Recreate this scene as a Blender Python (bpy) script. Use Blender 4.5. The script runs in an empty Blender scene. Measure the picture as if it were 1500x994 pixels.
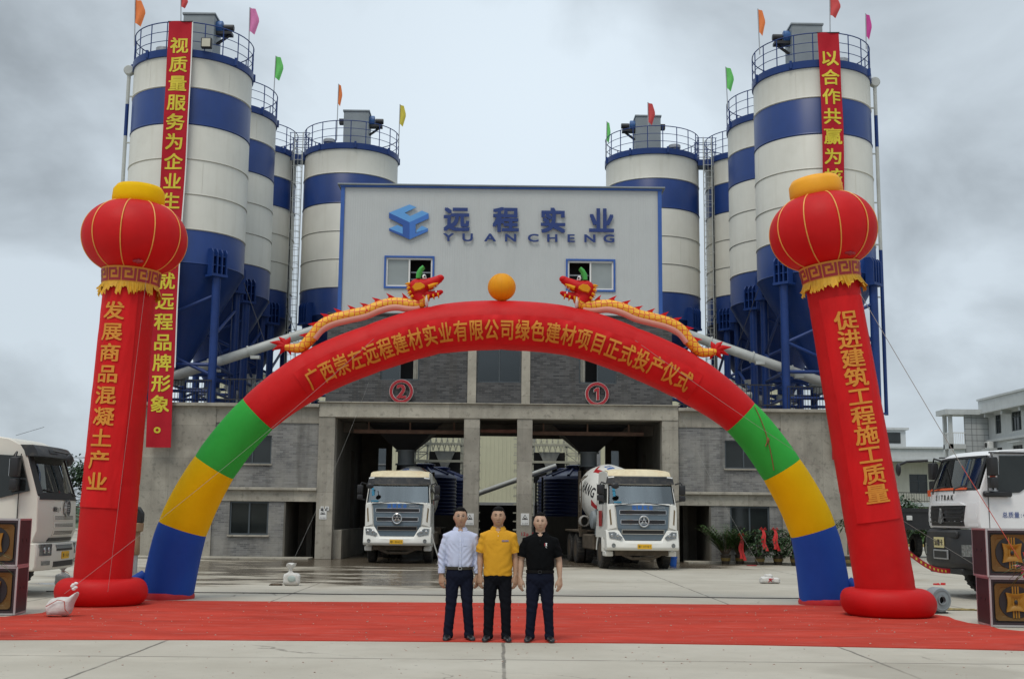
import bpy, bmesh, math, random
from mathutils import Vector, Matrix, noise as mnoise
PI = math.pi
C = bpy.context.scene.collection
scene = bpy.context.scene
rnd = random.Random(7)

# ------------------------------------------------------------------ camera
FPX, EYE = 1750.0, 1.62                      # focal length in photo pixels (1500 wide), eye height
TILT, ROLL, YAW = math.atan(258 / FPX), 0.0100, -math.atan(16 / FPX)
CAMR = Matrix.Rotation(YAW, 3, 'Z') @ Matrix.Rotation(PI / 2 + TILT, 3, 'X') @ Matrix.Rotation(ROLL, 3, 'Z')
cam_d = bpy.data.cameras.new('camera'); cam = bpy.data.objects.new('camera', cam_d); C.objects.link(cam)
cam_d.sensor_width = 36.0; cam_d.lens = FPX / 1500 * 36.0
cam_d.clip_start = 0.1; cam_d.clip_end = 3000
cam.matrix_world = Matrix.Translation((0, 0, EYE)) @ CAMR.to_4x4()
scene.camera = cam

# ------------------------------------------------------------------ overcast sky
SUN_EL, SUN_AZ = math.radians(61), math.radians(204)      # azimuth clockwise from +Y
world = bpy.data.worlds.new('World'); scene.world = world; world.use_nodes = True
wt = world.node_tree; wt.nodes.clear()
def wn(t, **k):
    n = wt.nodes.new(t)
    for a, v in k.items(): setattr(n, a, v)
    return n
def wl(a, b): wt.links.new(a, b)
w_out = wn('ShaderNodeOutputWorld'); w_bg = wn('ShaderNodeBackground'); w_bg.inputs['Strength'].default_value = 0.1
sky = wn('ShaderNodeTexSky', sky_type='NISHITA'); sky.sun_disc = False
sky.sun_elevation = SUN_EL; sky.sun_rotation = SUN_AZ
tc = wn('ShaderNodeTexCoord'); sep = wn('ShaderNodeSeparateXYZ'); wl(tc.outputs['Generated'], sep.inputs[0])
def wm(op, a, b=None, c=None, clamp=False):
    n = wn('ShaderNodeMath', operation=op, use_clamp=clamp)
    for i, v in enumerate((a, b, c)):
        if v is None: continue
        if isinstance(v, (int, float)): n.inputs[i].default_value = v
        else: wl(v, n.inputs[i])
    return n.outputs[0]
zc = wm('MAXIMUM', sep.outputs['Z'], 0.0)
den = wm('ADD', zc, 0.6)
comb = wn('ShaderNodeCombineXYZ')
wl(wm('DIVIDE', sep.outputs['X'], den), comb.inputs[0]); wl(wm('DIVIDE', sep.outputs['Y'], den), comb.inputs[1])
comb.inputs[2].default_value = 3.1
n1 = wn('ShaderNodeTexNoise'); n1.inputs['Scale'].default_value = 3.6; n1.inputs['Detail'].default_value = 7; n1.inputs['Roughness'].default_value = 0.52; n1.inputs['Distortion'].default_value = 0.35
n2 = wn('ShaderNodeTexNoise'); n2.inputs['Scale'].default_value = 1.5; n2.inputs['Detail'].default_value = 3
wl(comb.outputs[0], n1.inputs['Vector']); wl(comb.outputs[0], n2.inputs['Vector'])
mix_n = wm('ADD', wm('MULTIPLY', n1.outputs['Fac'], 0.68), wm('MULTIPLY', n2.outputs['Fac'], 0.32))
mr = wn('ShaderNodeMapRange'); wl(mix_n, mr.inputs['Value'])
mr.inputs['From Min'].default_value = 0.39; mr.inputs['From Max'].default_value = 0.60
mr.inputs['To Min'].default_value = 0.385; mr.inputs['To Max'].default_value = 0.73
# thin patch in the cloud, high over the plant
dotn = wn('ShaderNodeVectorMath', operation='DOT_PRODUCT'); wl(tc.outputs['Generated'], dotn.inputs[0])
dotn.inputs[1].default_value = Vector((0.03, 1.0, 0.36)).normalized()
patch = wm('POWER', wm('MAXIMUM', dotn.outputs['Value'], 0.0), 34.0)
base = wm('ADD', mr.outputs[0], wm('MULTIPLY', patch, 0.17))
zen = wn('ShaderNodeMapRange', interpolation_type='SMOOTHSTEP'); wl(sep.outputs['Z'], zen.inputs['Value'])
zen.inputs['From Min'].default_value = 0.42; zen.inputs['From Max'].default_value = 1.0
zen.inputs['To Min'].default_value = 1.0; zen.inputs['To Max'].default_value = 1.95
val = wm('MULTIPLY', wm('MULTIPLY', base, zen.outputs[0]), 10.0)
tint = wn('ShaderNodeMix', data_type='RGBA'); tint.inputs['Factor'].default_value = 1.0; tint.blend_type = 'MULTIPLY'
tint.inputs['A'].default_value = (0.885, 1.0, 1.095, 1)
cv = wn('ShaderNodeCombineColor')
for i in range(3): wl(val, cv.inputs[i])
wl(cv.outputs[0], tint.inputs['B'])
cm = wn('ShaderNodeMix', data_type='RGBA'); cm.inputs['Factor'].default_value = 0.94
wl(sky.outputs[0], cm.inputs['A']); wl(tint.outputs['Result'], cm.inputs['B'])
wl(cm.outputs['Result'], w_bg.inputs['Color']); wl(w_bg.outputs[0], w_out.inputs['Surface'])

sun_d = bpy.data.lights.new('sun', 'SUN'); sun_d.energy = 1.5; sun_d.angle = math.radians(22); sun_d.color = (1.0, 0.94, 0.84)
sun = bpy.data.objects.new('sun', sun_d); C.objects.link(sun)
sdir = Vector((math.sin(SUN_AZ) * math.cos(SUN_EL), math.cos(SUN_AZ) * math.cos(SUN_EL), math.sin(SUN_EL)))
sun.rotation_euler = sdir.to_track_quat('Z', 'Y').to_euler(); sun.location = sdir * 80

scene.view_settings.view_transform = 'Standard'; scene.view_settings.look = 'None'
scene.view_settings.exposure = 0.0; scene.view_settings.gamma = 1.0
scene.cycles.max_bounces = 6; scene.cycles.diffuse_bounces = 3; scene.cycles.glossy_bounces = 3
scene.cycles.transparent_max_bounces = 8; scene.cycles.transmission_bounces = 3

# ------------------------------------------------------------------ helpers
def at(px, py, Y):
    """world point of a photo pixel on the upright plane y = Y"""
    d = CAMR @ Vector(((px - 750) / FPX, -(py - 497) / FPX, -1)); t = Y / d.y
    return Vector((d.x * t, Y, d.z * t + EYE))
def ground(px, py, z=0.0):
    d = CAMR @ Vector(((px - 750) / FPX, -(py - 497) / FPX, -1)); t = (z - EYE) / d.z
    return Vector((d.x * t, d.y * t, z))
def tag(o, label=None, cat=None, group=None, kind=None):
    if label: o['label'] = label
    if cat: o['category'] = cat
    if group: o['group'] = group
    if kind: o['kind'] = kind
    return o
def thing(name, label, cat, loc=(0, 0, 0), rz=0.0, group=None):
    o = bpy.data.objects.new(name, None); C.objects.link(o)
    o.location = loc; o.rotation_euler = (0, 0, rz); o.empty_display_size = 0.2
    return tag(o, label, cat, group)
def kids(o): return [c for c in bpy.data.objects if c.parent == o]
def copy_tree(o, parent=None, children=None):
    if children is None:
        children = {}
        for c in bpy.data.objects:
            if c.parent: children.setdefault(c.parent.name, []).append(c)
    c = o.copy(); C.objects.link(c)
    if parent: c.parent = parent
    for ch in children.get(o.name, []): copy_tree(ch, c, children)
    return c

class MB:
    """collects shapes into one mesh"""
    def __init__(s, M=None): s.bm = bmesh.new(); s.M = M or Matrix.Identity(4)
    def v(s, co): return s.bm.verts.new(s.M @ Vector(co))
    def face(s, cos, m=0):
        try: f = s.bm.faces.new([s.v(c) for c in cos])
        except ValueError: return None
        f.material_index = m; return f
    def box(s, a, b, bev=0.0, m=0, R=None, seg=1):
        x0, x1 = sorted((a[0], b[0])); y0, y1 = sorted((a[1], b[1])); z0, z1 = sorted((a[2], b[2]))
        co = [(x0,y0,z0),(x1,y0,z0),(x1,y1,z0),(x0,y1,z0),(x0,y0,z1),(x1,y0,z1),(x1,y1,z1),(x0,y1,z1)]
        if R is not None:
            c = Vector(((x0+x1)/2, (y0+y1)/2, (z0+z1)/2)); co = [c + R @ (Vector(p) - c) for p in co]
        vs = [s.v(p) for p in co]
        fs = [s.bm.faces.new([vs[i] for i in q]) for q in ((0,3,2,1),(4,5,6,7),(0,1,5,4),(1,2,6,5),(2,3,7,6),(3,0,4,7))]
        for f in fs: f.material_index = m
        if bev > 0:
            es = list({e for f in fs for e in f.edges})
            r = bmesh.ops.bevel(s.bm, geom=es, offset=min(bev, 0.45*min(x1-x0, y1-y0, z1-z0)), segments=seg, affect='EDGES', profile=0.5)
            for f in r['faces']: f.material_index = m
        return fs
    def prism(s, poly, a, b, axis='x', m=0, bev=0.0, seg=1):
        """poly: 2-D outline; axis x -> (y,z), y -> (x,z), z -> (x,y)"""
        def mk(p, t): return {'x': (t, p[0], p[1]), 'y': (p[0], t, p[1]), 'z': (p[0], p[1], t)}[axis]
        A = [s.v(mk(p, a)) for p in poly]; B = [s.v(mk(p, b)) for p in poly]; n = len(poly)
        fs = [s.bm.faces.new([A[i], A[(i+1) % n], B[(i+1) % n], B[i]]) for i in range(n)]
        fs += [s.bm.faces.new(A[::-1]), s.bm.faces.new(B)]
        for f in fs: f.material_index = m
        if bev > 0:
            es = list({e for f in fs for e in f.edges})
            r = bmesh.ops.bevel(s.bm, geom=es, offset=bev, segments=seg, affect='EDGES', profile=0.5)
            for f in r['faces']: f.material_index = m
        return fs
    def rings(s, rings, m=0, cap=True, closed=True, mats=None):
        """rings: list of lists of points, joined by quads"""
        R = [[s.v(p) for p in r] for r in rings]; n = len(R[0]); fs = []
        for i in range(len(R) - 1):
            for j in range(n if closed else n - 1):
                k = (j + 1) % n
                f = s.bm.faces.new([R[i][j], R[i][k], R[i+1][k], R[i+1][j]]); f.material_index = mats[i] if mats else m; fs.append(f)
        if cap and closed:
            f = s.bm.faces.new(R[0][::-1]); f.material_index = mats[0] if mats else m
            f = s.bm.faces.new(R[-1]); f.material_index = mats[-1] if mats else m
        return fs
    def lathe(s, prof, c=(0,0,0), seg=24, m=0, cap=True, mats=None, axis='z'):
        c = Vector(c); rr = []
        for r, z in prof:
            ring = []
            for j in range(seg):
                a = 2*PI*j/seg; x, y = r*math.cos(a), r*math.sin(a)
                ring.append(c + Vector({'z': (x, y, z), 'y': (x, z, -y), 'x': (z, x, y)}[axis]))
            rr.append(ring)
        return s.rings(rr, m, cap, True, mats)
    def tube(s, pts, rad, seg=10, m=0, cap=True, flat=1.0):
        pts = [Vector(p) for p in pts]; n = len(pts)
        if isinstance(rad, (int, float)): rad = [rad]*n
        rr = []; up = None
        for i in range(n):
            t = (pts[min(i+1, n-1)] - pts[max(i-1, 0)])
            if t.length < 1e-9: t = Vector((0,0,1))
            t.normalize()
            if up is None:
                ref = Vector((0,0,1)) if abs(t.z) < 0.9 else Vector((0,1,0))
                up = (ref - t*ref.dot(t)).normalized()
            else:
                up = (up - t*up.dot(t)).normalized()
            sd = t.cross(up)
            rr.append([pts[i] + (sd*math.cos(2*PI*j/seg) + up*math.sin(2*PI*j/seg)*flat)*rad[i] for j in range(seg)])
        return s.rings(rr, m, cap)
    def cyl(s, a, b, r, r2=None, seg=14, m=0): return s.tube([a, b], [r, r if r2 is None else r2], seg, m)
    def sphere(s, c, r, seg=16, rg=10, m=0, R=None):
        if isinstance(r, (int, float)): r = (r, r, r)
        c = Vector(c); rr = []
        for i in range(rg + 1):
            th = PI*(i + (0.02 if i == 0 else -0.02 if i == rg else 0))/rg
            ring = []
            for j in range(seg):
                a = 2*PI*j/seg
                p = Vector((r[0]*math.sin(th)*math.cos(a), r[1]*math.sin(th)*math.sin(a), -r[2]*math.cos(th)))
                ring.append(c + (R @ p if R is not None else p))
            rr.append(ring)
        return s.rings(rr, m)
    def build(s, name, mats, parent=None, smooth=35, fix=True):
        if fix: bmesh.ops.recalc_face_normals(s.bm, faces=s.bm.faces[:])
        me = bpy.data.meshes.new(name); s.bm.to_mesh(me); s.bm.free()
        for q in (mats if isinstance(mats, (list, tuple)) else [mats]): me.materials.append(q)
        if smooth:
            me.polygons.foreach_set('use_smooth', [True]*len(me.polygons))
            me.set_sharp_from_angle(angle=math.radians(smooth))
        o = bpy.data.objects.new(name, me); C.objects.link(o)
        if parent: o.parent = parent
        return o

# ---- lettering: glyph outlines filled flat (or solid) and laid on any surface
_glyphs = {}
def glyph(ch, bold=0.02, solid=0.0, cuts=0):
    key = (ch, bold, solid, cuts)
    if key in _glyphs: return _glyphs[key]
    cu = bpy.data.curves.new('glyph', 'FONT'); cu.body = ch; cu.offset = bold; cu.extrude = solid/2; cu.align_x = 'CENTER'; cu.resolution_u = 3
    o = bpy.data.objects.new('glyph', cu); C.objects.link(o)
    me = bpy.data.meshes.new_from_object(o.evaluated_get(bpy.context.evaluated_depsgraph_get()))
    C.objects.unlink(o); bpy.data.objects.remove(o); bpy.data.curves.remove(cu)
    b = bmesh.new(); b.from_mesh(me); bpy.data.meshes.remove(me)
    bmesh.ops.remove_doubles(b, verts=b.verts[:], dist=1e-4)
    if cuts:
        xs = [v.co.x for v in b.verts]; ys = [v.co.y for v in b.verts]
        for k in range(1, cuts):
            for co, no in (((min(xs)+(max(xs)-min(xs))*k/cuts, 0, 0), (1,0,0)), ((0, min(ys)+(max(ys)-min(ys))*k/cuts, 0), (0,1,0))):
                bmesh.ops.bisect_plane(b, geom=b.verts[:]+b.edges[:]+b.faces[:], plane_co=co, plane_no=no)
    b.verts.index_update()
    g = ([v.co.copy() for v in b.verts], [[v.index for v in f.verts] for f in b.faces]); b.free()
    _glyphs[key] = g
    return g
def put_glyph(mb, ch, f, bold=0.02, solid=0.0, cuts=0, m=0, cjk=True):
    """f maps glyph coordinates (u right, v up, w out; about one unit per em square) to world; strokes are thickened by
    laying shifted copies over one another, each a hair further out"""
    vs, fs = glyph(ch, 0.0, solid, cuts)
    cy = 0.375 if cjk else 0.345
    sh = [(0, 0)] if bold <= 0 else [(0, 0)]+[(bold*math.cos(a), bold*math.sin(a)) for a in ([PI/4, 3*PI/4, 5*PI/4, 7*PI/4] if bold < 0.05 else [k*PI/4 for k in range(8)])]
    for k, (dx, dy) in enumerate(sh):
        out = [mb.v(f(v.x+dx, v.y-cy+dy, v.z+0.0014*k)) for v in vs]
        for q in fs:
            try: mb.bm.faces.new([out[i] for i in q]).material_index = m
            except ValueError: pass
def put_text(mb, s, origin, ux, uy, size, bold=0.02, solid=0.0, gap=1.0, m=0, cjk=True, w=1.0):
    """straight run of text centred on origin"""
    o, ux, uy = Vector(origin), Vector(ux).normalized(), Vector(uy).normalized(); nz = ux.cross(uy)
    n = len(s)
    for i, ch in enumerate(s):
        if ch == ' ': continue
        x0 = (i - (n-1)/2)*gap*size
        put_glyph(mb, ch, lambda u, v, t, x0=x0: o + ux*(x0 + u*size*w) + uy*(v*size) + nz*(t*size), bold, solid, 0, m, cjk)

# ------------------------------------------------------------------ materials
def srgb(r, g, b):
    f = lambda c: (c/255/12.92) if c/255 <= 0.04045 else ((c/255+0.055)/1.055)**2.4
    return (f(r), f(g), f(b))
def formwork(m, w=2.4, h=1.2, amt=0.35):
    """board marks left by the casting panels"""
    nt = m.node_tree; P = nt.nodes['Principled BSDF']; L = nt.links.new; old = P.inputs['Base Color'].links[0].from_socket
    t = nt.nodes.new('ShaderNodeTexCoord'); s = nt.nodes.new('ShaderNodeSeparateXYZ'); L(t.outputs['Object'], s.inputs[0]); c = nt.nodes.new('ShaderNodeCombineXYZ'); ad = nt.nodes.new('ShaderNodeMath'); L(s.outputs[0], ad.inputs[0]); L(s.outputs[1], ad.inputs[1]); L(ad.outputs[0], c.inputs[0]); L(s.outputs[2], c.inputs[1])
    b = nt.nodes.new('ShaderNodeTexBrick'); b.offset = 0.0; b.inputs['Scale'].default_value = 1; b.inputs['Brick Width'].default_value = w; b.inputs['Row Height'].default_value = h; b.inputs['Mortar Size'].default_value = 0.012; b.inputs['Mortar Smooth'].default_value = 0.6
    b.inputs['Color1'].default_value = (0.80,0.80,0.80,1); b.inputs['Color2'].default_value = (1.1,1.1,1.1,1); b.inputs['Mortar'].default_value = (1-amt,1-amt,1-amt,1); L(c.outputs[0], b.inputs['Vector'])
    mx = nt.nodes.new('ShaderNodeMix'); mx.data_type = 'RGBA'; mx.blend_type = 'MULTIPLY'; mx.inputs['Factor'].default_value = 0.8; L(old, mx.inputs['A']); L(b.outputs['Color'], mx.inputs['B']); L(mx.outputs['Result'], P.inputs['Base Color'])
def mat(name, col, rough=0.6, metal=0.0, var=0.10, vscale=2.5, bump=0.0, bscale=40, spec=0.5, dirt=0.0, dcol=(0.16,0.12,0.08), dscale=1.5, streak=0.0, sheen=0.0, stretch=(1,1,1), pits=0.0):
    m = bpy.data.materials.new(name); m.use_nodes = True; nt = m.node_tree
    P = nt.nodes['Principled BSDF']; L = nt.links.new
    P.inputs['Roughness'].default_value = rough; P.inputs['Metallic'].default_value = metal
    P.inputs['Specular IOR Level'].default_value = spec
    if sheen: P.inputs['Sheen Weight'].default_value = sheen
    tcn = nt.nodes.new('ShaderNodeTexCoord'); src = tcn.outputs['Object']
    mp = nt.nodes.new('ShaderNodeMapping'); mp.inputs['Scale'].default_value = stretch; L(src, mp.inputs['Vector']); src = mp.outputs[0]
    nz = nt.nodes.new('ShaderNodeTexNoise'); nz.inputs['Scale'].default_value = vscale; nz.inputs['Detail'].default_value = 6; nz.inputs['Roughness'].default_value = 0.6
    L(src, nz.inputs['Vector'])
    r = nt.nodes.new('ShaderNodeValToRGB'); L(nz.outputs['Fac'], r.inputs[0])
    r.color_ramp.elements[0].position = 0.3; r.color_ramp.elements[1].position = 0.7
    r.color_ramp.elements[0].color = (*[c*(1-var) for c in col], 1); r.color_ramp.elements[1].color = (*[min(1, c*(1+var)) for c in col], 1)
    colr = r.outputs[0]
    def blend(fac_socket, other):
        nonlocal colr
        mx = nt.nodes.new('ShaderNodeMix'); mx.data_type = 'RGBA'; L(fac_socket, mx.inputs['Factor']); L(colr, mx.inputs['A']); mx.inputs['B'].default_value = (*other, 1); colr = mx.outputs['Result']
    if dirt > 0:
        d = nt.nodes.new('ShaderNodeTexNoise'); d.inputs['Scale'].default_value = dscale; d.inputs['Detail'].default_value = 8; d.inputs['Roughness'].default_value = 0.7; L(src, d.inputs['Vector'])
        q = nt.nodes.new('ShaderNodeMapRange'); L(d.outputs['Fac'], q.inputs['Value']); q.inputs['From Min'].default_value = 0.5; q.inputs['From Max'].default_value = 0.75; q.inputs['To Max'].default_value = dirt
        blend(q.outputs[0], dcol)
    if streak > 0:
        m2 = nt.nodes.new('ShaderNodeMapping'); m2.inputs['Scale'].default_value = (3.2, 3.2, 0.18); L(tcn.outputs['Object'], m2.inputs['Vector'])
        d = nt.nodes.new('ShaderNodeTexNoise'); d.inputs['Scale'].default_value = 1.3; d.inputs['Detail'].default_value = 7; d.inputs['Roughness'].default_value = 0.65; L(m2.outputs[0], d.inputs['Vector'])
        q = nt.nodes.new('ShaderNodeMapRange'); L(d.outputs['Fac'], q.inputs['Value']); q.inputs['From Min'].default_value = 0.5; q.inputs['From Max'].default_value = 0.78; q.inputs['To Max'].default_value = streak
        blend(q.outputs[0], dcol)
    if pits > 0:
        for sc, lo, hi in ((6.0, 0.58, 0.68), (22.0, 0.62, 0.72)):
            d = nt.nodes.new('ShaderNodeTexNoise'); d.inputs['Scale'].default_value = sc; d.inputs['Detail'].default_value = 3; L(src, d.inputs['Vector'])
            q = nt.nodes.new('ShaderNodeMapRange'); L(d.outputs['Fac'], q.inputs['Value']); q.inputs['From Min'].default_value = lo; q.inputs['From Max'].default_value = hi; q.inputs['To Max'].default_value = pits
            blend(q.outputs[0], tuple(c*0.45 for c in col))
    L(colr, P.inputs['Base Color'])
    if bump > 0:
        bn = nt.nodes.new('ShaderNodeTexNoise'); bn.inputs['Scale'].default_value = bscale; bn.inputs['Detail'].default_value = 5; L(src, bn.inputs['Vector'])
        bp = nt.nodes.new('ShaderNodeBump'); bp.inputs['Strength'].default_value = bump; bp.inputs['Distance'].default_value = 0.02
        L(bn.outputs['Fac'], bp.inputs['Height']); L(bp.outputs[0], P.inputs['Normal'])
    return m
def translucent(m, fac):
    """thin cloth: part of the light passes through"""
    nt = m.node_tree; P = nt.nodes['Principled BSDF']; out = nt.nodes['Material Output']; t = nt.nodes.new('ShaderNodeBsdfTranslucent'); mx = nt.nodes.new('ShaderNodeMixShader'); mx.inputs[0].default_value = fac
    nt.links.new(P.inputs['Base Color'].links[0].from_socket, t.inputs[0]); nt.links.new(P.outputs[0], mx.inputs[1]); nt.links.new(t.outputs[0], mx.inputs[2]); nt.links.new(mx.outputs[0], out.inputs[0])
def glass(name, tint=(0.35,0.4,0.4), see=0.6, base=0.05):
    m = bpy.data.materials.new(name); m.use_nodes = True; nt = m.node_tree; nt.nodes.remove(nt.nodes['Principled BSDF'])
    out = nt.nodes['Material Output']; tr = nt.nodes.new('ShaderNodeBsdfTransparent'); tr.inputs[0].default_value = (*[c*see for c in tint], 1)
    gl = nt.nodes.new('ShaderNodeBsdfGlossy'); gl.inputs['Roughness'].default_value = 0.03; gl.inputs[0].default_value = (0.85, 0.9, 0.92, 1)
    fr = nt.nodes.new('ShaderNodeFresnel'); fr.inputs[0].default_value = 1.55; ad = nt.nodes.new('ShaderNodeMath'); ad.operation = 'ADD'; ad.inputs[1].default_value = base
    mx = nt.nodes.new('ShaderNodeMixShader'); nt.links.new(fr.outputs[0], ad.inputs[0]); nt.links.new(ad.outputs[0], mx.inputs[0]); nt.links.new(tr.outputs[0], mx.inputs[1]); nt.links.new(gl.outputs[0], mx.inputs[2]); nt.links.new(mx.outputs[0], out.inputs[0])
    return m
def brick_mat(name, c1, c2, mortar, wash=0.0, washcol=(0.4,0.4,0.39)):
    m = bpy.data.materials.new(name); m.use_nodes = True; nt = m.node_tree; P = nt.nodes['Principled BSDF']; L = nt.links.new
    P.inputs['Roughness'].default_value = 0.85
    t = nt.nodes.new('ShaderNodeTexCoord'); s = nt.nodes.new('ShaderNodeSeparateXYZ'); L(t.outputs['Object'], s.inputs[0])
    ad = nt.nodes.new('ShaderNodeMath'); ad.operation = 'ADD'; L(s.outputs[0], ad.inputs[0]); L(s.outputs[1], ad.inputs[1])
    c = nt.nodes.new('ShaderNodeCombineXYZ'); L(ad.outputs[0], c.inputs[0]); L(s.outputs[2], c.inputs[1])
    b = nt.nodes.new('ShaderNodeTexBrick'); L(c.outputs[0], b.inputs['Vector']); b.inputs['Scale'].default_value = 1.0
    b.inputs['Brick Width'].default_value = 0.24; b.inputs['Row Height'].default_value = 0.066; b.inputs['Mortar Size'].default_value = 0.006; b.inputs['Bias'].default_value = -0.1
    b.inputs['Color1'].default_value = (*c1, 1); b.inputs['Color2'].default_value = (*c2, 1); b.inputs['Mortar'].default_value = (*mortar, 1)
    n = nt.nodes.new('ShaderNodeTexNoise'); n.inputs['Scale'].default_value = 0.9; n.inputs['Detail'].default_value = 8; n.inputs['Roughness'].default_value = 0.65; L(t.outputs['Object'], n.inputs['Vector'])
    q = nt.nodes.new('ShaderNodeMapRange'); L(n.outputs['Fac'], q.inputs['Value']); q.inputs['From Min'].default_value = 0.42; q.inputs['From Max'].default_value = 0.66; q.inputs['To Max'].default_value = wash
    mx = nt.nodes.new('ShaderNodeMix'); mx.data_type = 'RGBA'; L(q.outputs[0], mx.inputs['Factor']); L(b.outputs['Color'], mx.inputs['A']); mx.inputs['B'].default_value = (*washcol, 1)
    # damp streaks running down
    m2 = nt.nodes.new('ShaderNodeMapping'); m2.inputs['Scale'].default_value = (2.6, 2.6, 0.2); L(t.outputs['Object'], m2.inputs['Vector'])
    d = nt.nodes.new('ShaderNodeTexNoise'); d.inputs['Scale'].default_value = 1.2; d.inputs['Detail'].default_value = 7; L(m2.outputs[0], d.inputs['Vector'])
    q2 = nt.nodes.new('ShaderNodeMapRange'); L(d.outputs['Fac'], q2.inputs['Value']); q2.inputs['From Min'].default_value = 0.52; q2.inputs['From Max'].default_value = 0.75; q2.inputs['To Max'].default_value = 0.55
    mx2 = nt.nodes.new('ShaderNodeMix'); mx2.data_type = 'RGBA'; L(q2.outputs[0], mx2.inputs['Factor']); L(mx.outputs['Result'], mx2.inputs['A']); mx2.inputs['B'].default_value = (0.06, 0.055, 0.048, 1)
    L(mx2.outputs['Result'], P.inputs['Base Color'])
    bp = nt.nodes.new('ShaderNodeBump'); bp.inputs['Strength'].default_value = 0.5; bp.inputs['Distance'].default_value = 0.01; L(b.outputs['Fac'], bp.inputs['Height']); bp.invert = True; L(bp.outputs[0], P.inputs['Normal'])
    return m
def ribbed(name, col, pitch, axis=0, rough=0.45, var=0.05, strength=0.6, streak=0.0):
    """sheet metal with upright ribs"""
    m = mat(name, col, rough, 0.0, var, 1.2, streak=streak, dcol=tuple(c*0.6 for c in col)); nt = m.node_tree; P = nt.nodes['Principled BSDF']; L = nt.links.new
    t = nt.nodes.new('ShaderNodeTexCoord'); s = nt.nodes.new('ShaderNodeSeparateXYZ'); L(t.outputs['Object'], s.inputs[0])
    k = nt.nodes.new('ShaderNodeMath'); k.operation = 'MULTIPLY'; k.inputs[1].default_value = 2*PI/pitch; L(s.outputs[axis], k.inputs[0])
    sn = nt.nodes.new('ShaderNodeMath'); sn.operation = 'SINE'; L(k.outputs[0], sn.inputs[0])
    pw = nt.nodes.new('ShaderNodeMath'); pw.operation = 'POWER'; ab = nt.nodes.new('ShaderNodeMath'); ab.operation = 'ABSOLUTE'; L(sn.outputs[0], ab.inputs[0]); L(ab.outputs[0], pw.inputs[0]); pw.inputs[1].default_value = 8
    bp = nt.nodes.new('ShaderNodeBump'); bp.inputs['Strength'].default_value = strength; bp.inputs['Distance'].default_value = 0.02; L(pw.outputs[0], bp.inputs['Height']); L(bp.outputs[0], P.inputs['Normal'])
    return m

M = {}
M['concrete'] = mat('concrete', (0.344,0.3182,0.2666), 0.85, var=0.24, vscale=0.9, bump=0.25, bscale=25, dirt=0.7, dcol=(0.19,0.17,0.14), dscale=0.5, streak=0.6, pits=0.45)
M['concrete_pale'] = mat('concrete_pale', (0.4042,0.3741,0.3096), 0.85, var=0.2, vscale=1.2, bump=0.2, bscale=25, pits=0.5, dirt=0.55, dcol=(0.2,0.185,0.15), dscale=0.9, streak=0.35)
formwork(M['concrete']); formwork(M['concrete_pale'], 1.85, 3.0)
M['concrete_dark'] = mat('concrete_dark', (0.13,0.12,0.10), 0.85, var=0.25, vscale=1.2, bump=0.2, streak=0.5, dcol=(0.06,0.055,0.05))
M['brick_dark'] = brick_mat('brick_dark', (0.035,0.037,0.041), (0.105,0.105,0.108), (0.105,0.102,0.098), 0.2, (0.13,0.126,0.118))
M['brick_grey'] = brick_mat('brick_grey', (0.11,0.11,0.112), (0.23,0.228,0.225), (0.24,0.235,0.22), 0.8, (0.29,0.28,0.255))
M['cladding'] = ribbed('cladding', (0.47,0.49,0.49), 0.18, 0, 0.5, 0.03, 0.2, streak=0.12)
M['cream_sheet'] = ribbed('cream_sheet', (0.6072,0.598,0.4324), 0.5, 0, 0.55, 0.05, 0.8)
M['trim_blue'] = mat('trim_blue', (0.03,0.10,0.36), 0.45, var=0.08)
M['silo_white'] = mat('silo_white', (0.575,0.565,0.505), 0.45, var=0.05, vscale=0.8, streak=0.24, dcol=(0.36,0.33,0.25), dirt=0.2, dscale=0.5)
M['silo_blue'] = mat('silo_blue', (0.011,0.038,0.165), 0.36, var=0.14, vscale=0.8, streak=0.3, dcol=(0.03,0.055,0.14), spec=0.35)
M['steel_blue'] = mat('steel_blue', (0.011,0.038,0.165), 0.42, var=0.15, vscale=2, spec=0.35)
M['grey_steel'] = mat('grey_steel', (0.23,0.26,0.275), 0.5, var=0.1, vscale=2)
M['tube_grey'] = mat('tube_grey', (0.45,0.468,0.45), 0.45, var=0.08, vscale=2, dirt=0.25)
M['galv'] = mat('galvanised', (0.42,0.43,0.44), 0.4, 0.6, var=0.12, vscale=6)
M['dark_metal'] = mat('dark_metal', (0.025,0.025,0.027), 0.5, 0.2, var=0.2)
M['black'] = mat('black_plastic', (0.015,0.015,0.017), 0.45, var=0.2)
M['rubber'] = mat('rubber', (0.028,0.026,0.024), 0.85, var=0.3, vscale=8, dirt=0.5, dcol=(0.13,0.11,0.085), dscale=4)
M['white'] = mat('white_paint', (0.76,0.75,0.70), 0.35, var=0.04, vscale=2, dirt=0.12, dcol=(0.4,0.35,0.26), dscale=2)
M['glass_dark'] = mat('window_glass', (0.018,0.022,0.022), 0.06, var=0.3, vscale=0.7, spec=0.5)
M['glass'] = glass('clear_glass')
M['frame_dark'] = mat('window_frame_dark', (0.06,0.075,0.085), 0.5, var=0.1)
M['pane_pale'] = mat('pane_pale', (0.27,0.30,0.30), 0.15, var=0.1, vscale=1.0)
M['curtain'] = mat('curtain', (0.48,0.47,0.42), 0.9, var=0.15, vscale=6)
M['nylon_red'] = mat('nylon_red', (0.72,0.014,0.016), 0.55, var=0.09, vscale=1.5, bump=0.35, bscale=4.5, spec=0.3)
M['nylon_green'] = mat('nylon_green', (0.06,0.56,0.09), 0.6, var=0.06, vscale=1.5, bump=0.5, bscale=4.5, spec=0.1)
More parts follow.
